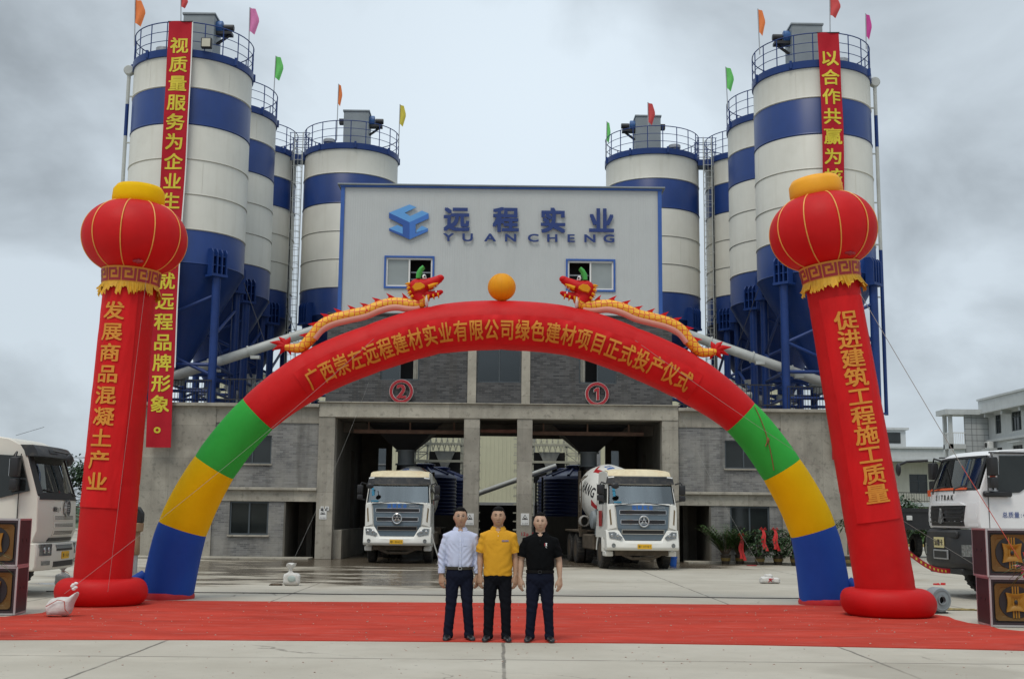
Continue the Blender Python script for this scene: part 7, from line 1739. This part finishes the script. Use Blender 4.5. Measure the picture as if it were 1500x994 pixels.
    if glasses:
        b = MB(S)
        for sg in (-1,1):
            b.tube([fp(sg*0.031,0.010,0.010)+Vector((0.021*math.cos(a),0,0.014*math.sin(a))) for a in [2*PI*k/16 for k in range(17)]],0.0014,5)
            b.tube([fp(sg*0.031,0.010,0.010)+Vector((sg*0.021,0,0.004)), HC+Vector((sg*0.082,-0.03,0.012)), HC+Vector((sg*0.082,0.02,0.008))],0.0014,5)
        b.tube([fp(-0.010,0.012,0.014),fp(0.010,0.012,0.014)],0.0014,5); b.build('glasses', M['galv'], t)
    # ---------------- hair
    b = MB(S); rows = []
    for i in range(26):
        row = []
        for j in range(64):
            a = 2*PI*j/64; fr = max(0.0, -math.sin(a)); bk = max(0.0, math.sin(a))
            zh = -0.05*bk + (0.012+(hairline+0.018-0.012)*min(1,fr/0.5)**0.7 if fr > 0.12 else 0.012*fr/0.12) - 0.004*(1-fr)*(1-bk)
            if fr > 0.55: zh += 0.004*math.sin(a*17)+0.003*math.sin(a*31+1)
            th0 = math.acos(max(-1,min(1,-zh/0.120))); th = th0+(PI-0.04-th0)*i/25; p = head_pt(th, a)*HS; p.x *= 0.75+0.28*wd
            grow = (0.001+0.012*min(1,i/7))*(0.65+0.45*fr+0.35*(i/25))+0.0022*mnoise.noise(Vector((p.x*90,p.y*90,p.z*50))); nrm = Vector((p.x/0.077**2,p.y/0.098**2,p.z/0.12**2)).normalized()
            row.append(HC+p+nrm*grow)
        rows.append(row)
    b.rings(rows, 0, True); b.build('hair', hair_m, t, 60)
    # ---------------- trousers
    top = 0.925
    b = MB(S)
    b.rings([sring((0,0.004,z),hx*wd,hy*wd,32) for z,hx,hy in ((0.70,0.095,0.080),(0.755,0.150,0.112),(0.81,0.177,0.130),(0.87,0.176,0.128),(top+0.01,0.168,0.122))])
    for sg in (-1,1):
        pts = [(sg*0.088,0.004,0.84),(sg*0.093,0.0,0.71),(sg*0.098,-0.004,0.58),(sg*0.105,-0.006,0.46),(sg*(0.4*0.105+0.6*stance),0.008,0.26),(sg*stance,0.014,0.12),(sg*stance,0.0,0.012)]
        b.tube(pts,[0.096*wd,0.093*wd,0.083*wd,0.072*wd,0.065,0.063,0.066],22)
    def wr_t(c):
        z = c.z/s; k = 0.0030*mnoise.noise(Vector((c.x*9,c.y*9,c.z*5)))
        if z < 0.34: k += 0.0045*math.sin(z*75+c.x*40+2*mnoise.noise(c*11))*(1-z/0.34)
        if 0.38 < z < 0.56: k += 0.003*math.sin(z*60+c.x*20)
        if z > 0.62 and z < 0.80: k += 0.004*math.sin((z*1.0+abs(c.x)*1.6)*55)*0.6
        return k*s
    fuse(b, 'trousers', trousers, t, 0.009*s, 5, wr_t)
    # ---------------- shoes
    for sg in (-1,1):
        Ms = S @ Matrix.Translation((sg*stance,0.0,0)) @ Matrix.Rotation(sg*-math.radians(-13), 4, 'Z')
        b = MB(Ms); rr = []
        for yy, hw, ht in ((0.085,0.022,0.055),(0.07,0.034,0.075),(0.03,0.038,0.085),(-0.03,0.041,0.078),(-0.08,0.046,0.062),(-0.13,0.048,0.050),(-0.165,0.040,0.040),(-0.19,0.022,0.028)):
            rr.append([Vector((hw*math.copysign(abs(math.cos(a))**0.7,math.cos(a)), yy, max(0.0, ht*(0.5+0.5*math.sin(a))))) for a in [2*PI*k/18 for k in range(18)]])
        b.rings(rr); b.build('shoe', shoe_m, t, 60)
    # ---------------- upper garment
    z0 = 0.912 if tuck else 0.815
    prof = [(z0,0.163,0.118),(z0+0.05,0.176,0.132),(1.08,0.180,0.134),(1.16,0.183,0.132),(1.22,0.190,0.128),(1.275,0.186,0.120),(1.325,0.162,0.106),(1.375,0.120,0.090),(1.408,0.090,0.080),(1.434,0.072,0.072)]
    if not tuck: prof = [(0.815,0.180,0.134),(0.92,0.182,0.136),(1.05,0.183,0.136)]+prof[3:]
    b = MB(S)
    b.rings([sring((0,0.004,z),hx*wd,hy*wd,36,2.4 if z < 1.4 else 2.0, tilt=(0.0 if z < 1.40 else 0.022)) for z,hx,hy in prof])
    long_ = kind == 'shirt'
    for sg in (-1,1):
        m_ = lambda v: (sg*v[0],v[1],v[2])
        if long_: b.tube([m_((0.085,0.004,1.345)),m_(sh),m_(sh.lerp(el,0.5)),m_(el+Vector((0.004,0,0))),m_(el.lerp(wr,0.5)),m_(wr+Vector((0,0,0.04)))],[0.060*wd,0.068*wd,0.064*wd,0.058*wd,0.053*wd,0.045*wd],20)
        else: b.tube([m_((0.085,0.004,1.345)),m_(sh),m_(sh.lerp(el,0.4)),m_(sh.lerp(el,0.80))],[0.060*wd,0.069*wd,0.069*wd,0.072*wd],20)
    def wr_s(c):
        z = c.z/s; ax_ = abs(c.x)/s
        k = 0.006*mnoise.noise(Vector((c.x*10,c.y*10,c.z*6)))+0.009*mnoise.noise(Vector((c.x*4+c.z*5,c.y*4,c.z*3-c.x*4)))+(0.010 if long_ else 0.006)*math.sin((-abs(c.x)*1.1+c.z)*(75 if long_ else 50)+4*mnoise.noise(c*5))*max(0,mnoise.noise(c*3.1)+(0.35 if z < 1.22 else 0.05))
        if tuck and z < 1.06: k += 0.006*max(0,(1.06-z)/0.14)*math.sin(c.x*70+2*mnoise.noise(c*8))
        if ax_ > 0.2: k += 0.0035*math.sin(z*62+c.x*30+2*mnoise.noise(c*9))
        return k*s
    fuse(b, 'shirt' if long_ else 'polo_shirt', shirt, t, 0.008*s, 4, wr_s)
    top_ = kids(t)[-1]
    def front_y(px, z):
        for (za,xa,ya),(zb,xb,yb) in zip(prof, prof[1:]):
            if za <= z <= zb: f = (z-za)/(zb-za); hx, hy = (xa+(xb-xa)*f)*wd, (ya+(yb-ya)*f)*wd; return 0.004-hy*max(0.0,1-abs(px/hx)**2.4)**(1/2.4)
        return -0.1
    P3 = lambda px, z, l: Vector((px, front_y(px, z)-l, z))
    # collar: band and turned-down points
    b = MB(S); rr = []
    for k in range(29):
        a = math.radians(-90+24+(312)*k/28); e = min(k, 28-k)/4; e = min(1, e)
        ci = lambda r, z: Vector((r*1.0*math.cos(a), 0.010+r*1.02*math.sin(a), z))
        fz = -0.020*max(0,-math.sin(a))
        rr.append([ci(0.066*wd,1.405+fz), ci(0.067*wd,1.446+fz*0.8), ci(0.072*wd,1.450+fz*0.8), ci(0.100*wd+0.010*(1-e),1.414+fz*1.3-0.036*(1-e)), ci(0.092*wd,1.410+fz*1.3-0.032*(1-e))])
    b.rings(rr, 0, True, True); b.build('collar', shirt, top_, 50)
    vz = 1.345 if long_ else 1.36; b = MB(S); rows = [[P3(q*0.036*f+0.0,vz+(1.412-vz)*f,0.007) for q in (-1,-0.5,0,0.5,1)] for f in (0.02,0.35,0.7,1.0)]; b.rings(rows, 0, False, False); b.build('neck_opening', skin, body, 60, fix=False)
    if long_:
        b = MB(S); rows = []
        for k in range(25):
            z = z0+0.01+(1.395-z0-0.01)*k/24; rows.append([P3(-0.016,z,0.004),P3(-0.014,z,0.009),P3(0.014,z,0.009),P3(0.016,z,0.004)])
        b.rings(rows, 0, False, False); b.build('placket', shirt, top_, 30, fix=False)
        b = MB(S)
        for k in range(5): b.sphere(P3(0,1.04+k*0.075,0.010),(0.005,0.002,0.005),8,6)
        b.build('button', M['sign_white'], top_)
        b = MB(S); q = [[P3(0.045+0.09*i/4,1.20+0.105*k/4,0.0065) for i in range(5)] for k in range(5)]; b.rings(q, 0, False, False); b.build('pocket', shirt, top_, 0, fix=False)
        for sg in (-1,1): b = MB(S); b.tube([(sg*wr.x,wr.y+0.006,0.908),(sg*wr.x,wr.y+0.002,0.846)],[0.049*wd,0.048*wd],20); b.build('cuff', shirt, top_)
    else:
        b = MB(S); rows = [[P3(-0.013,z,0.004),P3(-0.012,z,0.008),P3(0.012,z,0.008),P3(0.013,z,0.004)] for z in (1.28,1.31,1.34,1.37,1.385)]; b.rings(rows, 0, False, False); b.build('placket', shirt, top_, 30, fix=False)
        b = MB(S)
        for z in (1.325,1.37): b.sphere(P3(0.004 if kind == 'yellow' else 0,z,0.010),(0.005,0.002,0.005),8,6)
        b.build('button', M['sign_white'] if kind == 'yellow' else M['ink'], top_)
        for sg in (-1,1):
            c0, c1 = sh.lerp(el,0.74), sh.lerp(el,0.81); b = MB(S); b.tube([(sg*c0.x,c0.y,c0.z),(sg*c1.x,c1.y,c1.z)],[0.0725*wd,0.0725*wd],20); b.build('cuff', shirt, top_)
        if kind == 'yellow':
            b = MB(S); q = [[P3(0.052+0.085*i/4,z,0.008) for i in range(5)] for z in (1.252,1.272)]; b.rings(q, 0, False, False); pt = b.build('chest_patch', mat('patch_blue', (0.11,0.16,0.42), 0.6), top_, 0, fix=False)
            b = MB(S); 
            for i, ch in enumerate('远程实业'): put_glyph(b, ch, lambda u, v, w: P3(0.063+i*0.021+u*0.018,1.262+v*0.018,0.0095), 0.02, 0, 0)
            b.build('patch_lettering', polo_yellow, pt, 0)
        else:
            b = MB(S)
            for x0,x1,za,zb in ((0.072,0.096,1.255,1.262),(0.072,0.096,1.285,1.295),(0.078,0.090,1.262,1.285),(0.076,0.082,1.235,1.242),(0.086,0.092,1.230,1.240)):
                q = [[P3(x0+(x1-x0)*i/2,z,0.009) for i in range(3)] for z in (za,zb)]; b.rings(q, 0, False, False)
            b.build('chest_emblem', M['sign_white'], top_, 0, fix=False)
            b = MB(S); q = [[P3(x_,z,0.0085) for x_ in (0.060,0.070)] for z in (1.255,1.275,1.292)]; b.rings(q, 0, False, False); b.build('chest_emblem', M['sign_red'], top_, 0, fix=False)
    if tuck:
        b = MB(S); b.rings([sring((0,0.004,z),(0.170+d)*wd,(0.123+d)*wd,40) for z,d in ((0.892,0.002),(0.896,0.010),(0.930,0.010),(0.934,0.002))], 0, False); bl_ = b.build('belt', belt_m if long_ else hair_m, t, 50)
        b = MB(S); 
        for q in ((-0.024,-0.018,0.894,0.932),(0.018,0.024,0.894,0.932),(-0.024,0.024,0.894,0.900),(-0.024,0.024,0.926,0.932)): b.box((q[0],-0.140*wd,q[2]),(q[1],-0.125*wd,q[3]))
        b.build('buckle', chrome if long_ else M['dark_metal'], bl_, 0)
    return t
person(-0.515, 16.07, 1.735, 'man with glasses in a white long sleeved shirt and dark trousers, left of the three', shirt_white, 'shirt', trouser_navy, skin_m, math.radians(4), True, 0.060, 0.98, 0.135, spread=(0.98,0.95))
person(-0.010, 16.0, 1.748, 'man in an untucked yellow polo shirt and black trousers, middle of the three', polo_yellow, 'yellow', trouser_black, skin_m, math.radians(-2), False, 0.056, 1.02, 0.115, tuck=False, spread=(0.95,0.90))
person(0.545, 15.98, 1.675, 'man in a tucked black polo shirt and navy trousers, right of the three', polo_black, 'black', trouser_navy, skin_l, math.radians(-3), False, 0.066, 1.06, 0.13, spread=(1.02,1.0))
# ================================================================== buildings on the right
tile_w = mat('wall_tile', (0.50,0.52,0.52), 0.6, var=0.08, vscale=1.5, streak=0.25, dcol=(0.25,0.26,0.27))
def tile_mat():
    m = brick_mat('grey_tile', (0.38,0.40,0.41), (0.42,0.44,0.45), (0.16,0.17,0.175)); n = [x for x in m.node_tree.nodes if x.type == 'TEX_BRICK'][0]
    n.inputs['Brick Width'].default_value = 1.5; n.inputs['Row Height'].default_value = 0.5; n.inputs['Mortar Size'].default_value = 0.025; n.offset = 0.0
    return m
tile_g = tile_mat()
cream_w = mat('wall_cream', (0.55,0.53,0.44), 0.75, var=0.08, vscale=1, streak=0.2)
# three storey block: local x runs from its far end towards the camera along the front, local -y faces the yard
far_, near_ = Vector((42.7,104,0)), Vector((42.7,77,0)); dx = (near_-far_).normalized()
bl = thing('office_block', 'grey three storey office block with end balcony behind the right truck', 'building', far_, math.atan2(dx.y, dx.x))
L_ = 34.0; ft = 10.8
b = MB(); hs = []
for fl_, (z0, z1) in enumerate(((2.2,4.2),(5.8,7.8),(9.0,10.6))):
    for k in range(9): x = 1.4+k*3.3; hs.append((x, x+(1.9 if k else 1.2), z0, z1))
wall_holes(b, 0, L_, 0, ft, 0, 0.3, hs); b.box((0,0.3,0),(0.3,12,ft)); b.box((L_-0.3,0.3,0),(L_,12,ft)); b.box((0.3,11.7,0),(L_-0.3,12,ft)); b.build('wall', tile_w, bl, 0)
for h in hs:
    b = MB(); b.box((h[0],0.12,h[2]),(h[1],0.16,h[3])); f = b.build('window', M['glass_dark'], bl, 0)
    b = MB()
    for x in (h[0], (h[0]*2+h[1])/3, (h[0]+2*h[1])/3, h[1]-0.06): b.box((x,0.08,h[2]),(x+0.06,0.14,h[3]))
    for z in (h[2], h[3]-0.06, h[2]+(h[3]-h[2])*0.72): b.box((h[0],0.075,z),(h[1],0.135,z+0.06))
    b.build('frame', M['frame_dark'], f, 0)
b = MB(); b.box((-0.2,-0.9,ft),(L_+0.4,12.3,ft+0.16)); b.box((-0.1,-0.8,ft+0.16),(L_+0.3,12.2,ft+1.15)); b.box((-0.2,-0.9,ft+1.15),(L_+0.4,12.3,ft+1.32)); b.build('roof_parapet', tile_w, bl, 0)
b = MB()
for k in range(10): x = 0.9+k*3.5; b.box((x,-0.75,ft-0.35),(x+0.25,0,ft))
for z in (4.9,8.35): b.box((0,-0.22,z),(L_,0,z+0.22))
for k in range(1,9): b.box((1.3+k*3.5,-0.5,8.0),(3.6+k*3.5,-0.22,8.1)) if k % 2 else None
b.build('cornice', tile_w, bl, 0)
b = MB(); b.box((0.4,-0.9,7.6),(2.2,-0.25,7.75)); b.build('ledge', tile_w, bl, 0)
ac = MB(); ac.box((0.8,-0.75,7.75),(1.6,-0.3,8.35),0.03); o = ac.build('air_conditioner', M['sign_white'], bl, 40)
b = MB(); b.lathe([(0.22,-0.78),(0.24,-0.76),(0.24,-0.74)], c=(1.1,0,8.05), axis='y', seg=18); b.build('fan_grille', M['dark_metal'], o)
# stair end with the balcony, set forward of the front
b = MB(); b.box((-0.3,-2.05,0),(0.0,0.1,10.75)); b.build('end_wall', tile_g, bl, 0)
b = MB(); b.box((-1.9,-3.9,10.75),(0.4,0.9,11.2)); b.build('balcony_roof', tile_w, bl, 0)
b = MB()
for z in (4.5,7.8): b.box((-1.6,-3.45,z),(-0.02,-2.05,z+0.4))
b.build('balcony_floor', tile_w, bl, 0)
for x in (-1.6,-0.32): b = MB(); b.box((x,-3.45,0),(x+0.3,-3.15,10.75)); b.build('balcony_column', tile_w, bl, 0)
b = MB()
for z0 in (4.9,8.2):
    b.box((-0.12,-3.15,z0+0.95),(-0.06,-2.05,z0+1.02)); b.box((-1.4,-3.4,z0+0.95),(-0.3,-3.34,z0+1.02))
    for k in range(7): b.cyl((-0.09,-3.1+k*0.16,z0),(-0.09,-3.1+k*0.16,z0+0.95),0.022,seg=5)
    for k in range(6): b.cyl((-1.4+k*0.2,-3.37,z0),(-1.4+k*0.2,-3.37,z0+0.95),0.022,seg=5)
b.build('balcony_railing', M['sign_white'], bl, 0)

# two storey corridor building further back
pc = at(1302, 757, 112)
b2 = thing('corridor_building', 'pale two storey building with an open corridor beyond the right column', 'building', (40.6, 130, 0), 0)
W_ = 15.0
b = MB(); hs = [(4.6,6.6,4.5,6.6),(8.6,9.8,3.6,6.2),(5.2,7.2,0.9,2.8),(11.2,12.6,4.5,6.4),(11.2,12.6,0.9,2.8)]
wall_holes(b, 2.6, W_, 0, 8.0, 2.2, 2.5, hs); b.box((0,2.2,0),(0.3,9,8)); b.box((W_-0.3,2.5,0),(W_,9,8)); b.box((0,9,0),(W_,9.3,8)); b.build('wall', cream_w, b2, 0)
b = MB(); b.box((0.3,5,0),(2.6,5.2,8)); b.box((2.5,2.5,0),(2.6,5,8)); b.build('stair_wall', cream_w, b2, 0)
b = MB(); b.box((-0.8,0.3,3.05),(W_+0.5,2.2,3.5)); b.box((-0.8,0.0,7.9),(W_+0.5,9.5,8.2)); b.box((-0.6,0.2,8.2),(W_+0.3,9.3,9.3)); b.box((-0.8,0.0,9.3),(W_+0.5,9.5,9.5)); b.build('slab', tile_w, b2, 0)
for h in hs:
    b = MB(); b.box((h[0],2.3,h[2]),(h[1],2.34,h[3])); f = b.build('window', M['glass_dark'], b2, 0)
    b = MB()
    for x in (h[0],(h[0]+h[1])/2,h[1]-0.08): b.box((x,2.24,h[2]),(x+0.08,2.3,h[3]))
    b.box((h[0],2.235,h[2]),(h[1],2.295,h[2]+0.08)); b.box((h[0],2.235,(h[2]+h[3])/2+0.3),(h[1],2.295,(h[2]+h[3])/2+0.36)); b.build('frame', M['frame_dark'], f, 0)
b = MB(); b.box((-0.7,0.36,4.5),(W_,0.42,4.58)); b.box((-0.7,0.36,3.6),(W_,0.42,3.66))
for k in range(56): b.cyl((-0.6+k*0.28,0.39,3.5),(-0.6+k*0.28,0.39,4.5),0.02,seg=4)
b.build('railing', M['dark_metal'], b2, 0)
b = MB(); b.box((0.6,4,9.5),(5.0,9,11.6)); b.box((0.3,3.7,11.6),(5.3,9.3,11.85)); b.build('roof_room', tile_w, b2, 0)
b = MB(); b.box((2.4,3.95,10.1),(4.4,4.0,11.3)); b.build('window', M['glass_dark'], b2, 0)
b = MB(); b.box((-0.8,3.95,9.9),(1.6,3.99,11.4)); b.bm.free()

# ================================================================== trees and hedges
def tree(name, loc, h, r, seed, lab, grp, n=900, m='leaf', trunk=True, ls=0.22, cat='tree', base=0.35):
    rr = random.Random(seed); t = thing(name, lab, cat, loc, 0, grp)
    b = MB(); top = h*0.8
    pts = [Vector((0.03*h*math.sin(k*1.3+seed)*k/5, 0.03*h*math.cos(k*1.7)*k/5, top*k/5)) for k in range(6)]
    b.tube(pts, [0.035*h*(1-0.15*k) for k in range(6)], 8)
    clumps = []
    for k in range(13):
        a = rr.uniform(0,2*PI); z = rr.uniform(base, 0.95); q = r*math.sin(PI*min(0.95,(z-base)/(1-base)*0.8+0.2))*rr.uniform(0.35,0.85)
        c = Vector((q*math.cos(a), q*math.sin(a), z*h)); clumps.append((c, r*rr.uniform(0.25,0.45))); b.tube([pts[min(5,int(z*5))], c], [0.012*h,0.004*h], 5)
    b.build('trunk', M['bark'], t)
    b = MB()
    for k in range(n):
        c, cr = rr.choice(clumps); v = Vector((rr.gauss(0,1),rr.gauss(0,1),rr.gauss(0,0.8))).normalized()*cr*rr.random()**0.4
        leaf(b, c+v, Vector((v.x,v.y,rr.uniform(-0.3,0.6)*cr)), ls*rr.uniform(0.7,1.4), ls*0.28, 0.4, nseg=2)
    b.build('crown', M[m], t, 0, fix=False); return t
tree('young_tree', (at(1328,795,66).x,66,0), 2.9, 1.5, 21, 'young leafy tree between the right column and the white truck', 'trees on the right lawn', 900, 'leaf_dark', ls=0.26)
tree('young_tree', (at(1352,795,78).x,78,0), 2.2, 1.6, 22, 'low bright green tree just left of the white truck', 'trees on the right lawn', 900, 'leaf', ls=0.26, base=0.25)
M['leaf_bright'] = mat('leaf_bright', (0.09,0.16,0.03), 0.6, var=0.4, vscale=2)
for k, (px, Y, h) in enumerate(((1318,80,1.6),(1336,82,1.5),(1350,80,1.2),(1365,84,2.2))):
    tree('shrub', (at(px,795,Y).x,Y,0), h, 1.3, 30+k, ['light green shrub at the left end of the lawn row, beside the column','light green shrub second in the lawn row','lowest light green shrub in the lawn row','tallest light green shrub in the lawn row, nearest the truck'][k], 'shrubs on the right lawn', 500, 'leaf_bright', ls=0.24, cat='shrub', base=0.1)
rr_ = random.Random(77)
farl = [(-31,100,6.5,'dark tree right beside the left column edge, beyond the yard'),(-36,105,6.0,'dark tree behind the white truck cab at the left'),(-42,104,5.5,'dark tree farthest left behind the white truck'),(-26.5,112,5.0,'low dark tree hidden partly by the left column'),(-21,116,4.2,'lowest dark tree between the left column and the arch')]
for k, (x, y, h, lab) in enumerate(farl): tree('distant_tree', (x,y,0), h, 3.4, 50+k, lab, 'distant trees on the left', 3200, 'leaf_dark', ls=0.36, base=0.10)
b = MB(); r5 = random.Random(9)
for k in range(5000):
    x = r5.uniform(-150,190); y = r5.uniform(165,190); z = r5.random()**1.4*(4.0+2.0*mnoise.noise(Vector((x*0.05,0,0)))); leaf(b, Vector((x,y,z)), Vector((r5.gauss(0,1),r5.gauss(0,1),r5.gauss(0,0.6))), 1.5, 0.6, 0.3, nseg=2)
tag(b.build('far_woodland', M['leaf_dark'], None, 0, fix=False), kind='stuff')
b = MB()
for k in range(1500):
    x = r5.uniform(24,60); y = r5.uniform(74,80); leaf(b, Vector((x,y,0.08)), Vector((r5.gauss(0,0.5),r5.gauss(0,0.5),1)), 0.22, 0.05, 0.2, nseg=2)
tag(b.build('grass_blades', M['leaf_bright'], None, 0, fix=False), kind='stuff')
# dark trailer parked behind the white truck, and a lamp cable post
tr = thing('dark_trailer', 'dark grey steel trailer bed parked behind the white truck', 'trailer', (at(1345,780,52).x, 52, 0))
b = MB(); b.box((-1.3,0,1.25),(1.1,2.4,2.1),0.03); b.box((-1.35,-0.05,1.95),(1.15,0.05,2.12)); b.box((-1.3,-0.04,1.2),(1.1,0.0,1.32)); b.build('bed', M['dark_metal'], tr, 0)
b = MB(); b.box((-0.5,-0.08,1.6),(-0.25,-0.02,1.8),0.02); b.build('lamp', M['sign_white'], tr, 0)
for x in (0.3, 0.95): wheel(tr, x, 1.2, 0.5, 0.28)
b = MB(); b.tube([(-1.3,0.2,0.9),(-1.45,0.1,1.8),(-1.3,0.0,2.0)],0.03,6); b.build('cable_loop', M['tube_grey'], tr)
# power line poles far left
for x, lab in ((-47,'thin distant power pole at the left, nearer the yard'),(-40.0,'thin distant power pole at the left, between the truck and column')):
    t = thing('power_pole', lab, 'power pole', (x, 150, 0), 0, 'distant power poles')
    b = MB(); b.cyl((0,0,0),(0,0,9),0.15,0.1,8); b.build('pole', M['tube_grey'], t); b = MB(); b.box((-0.9,-0.06,8.3),(0.9,0.06,8.45)); b.build('crossarm', M['tube_grey'], t, 0)
b = MB()
for z, o in ((8.5,-0.8),(8.5,0.8)): b.tube([(-80+o,150,z),(-47+o,150,z-0.3),(-30,150,z-0.2),(0,150,z)],0.03,4)
tag(b.build('power_line', M['dark_metal']), 'pair of thin power lines crossing the sky at the left', 'power line')
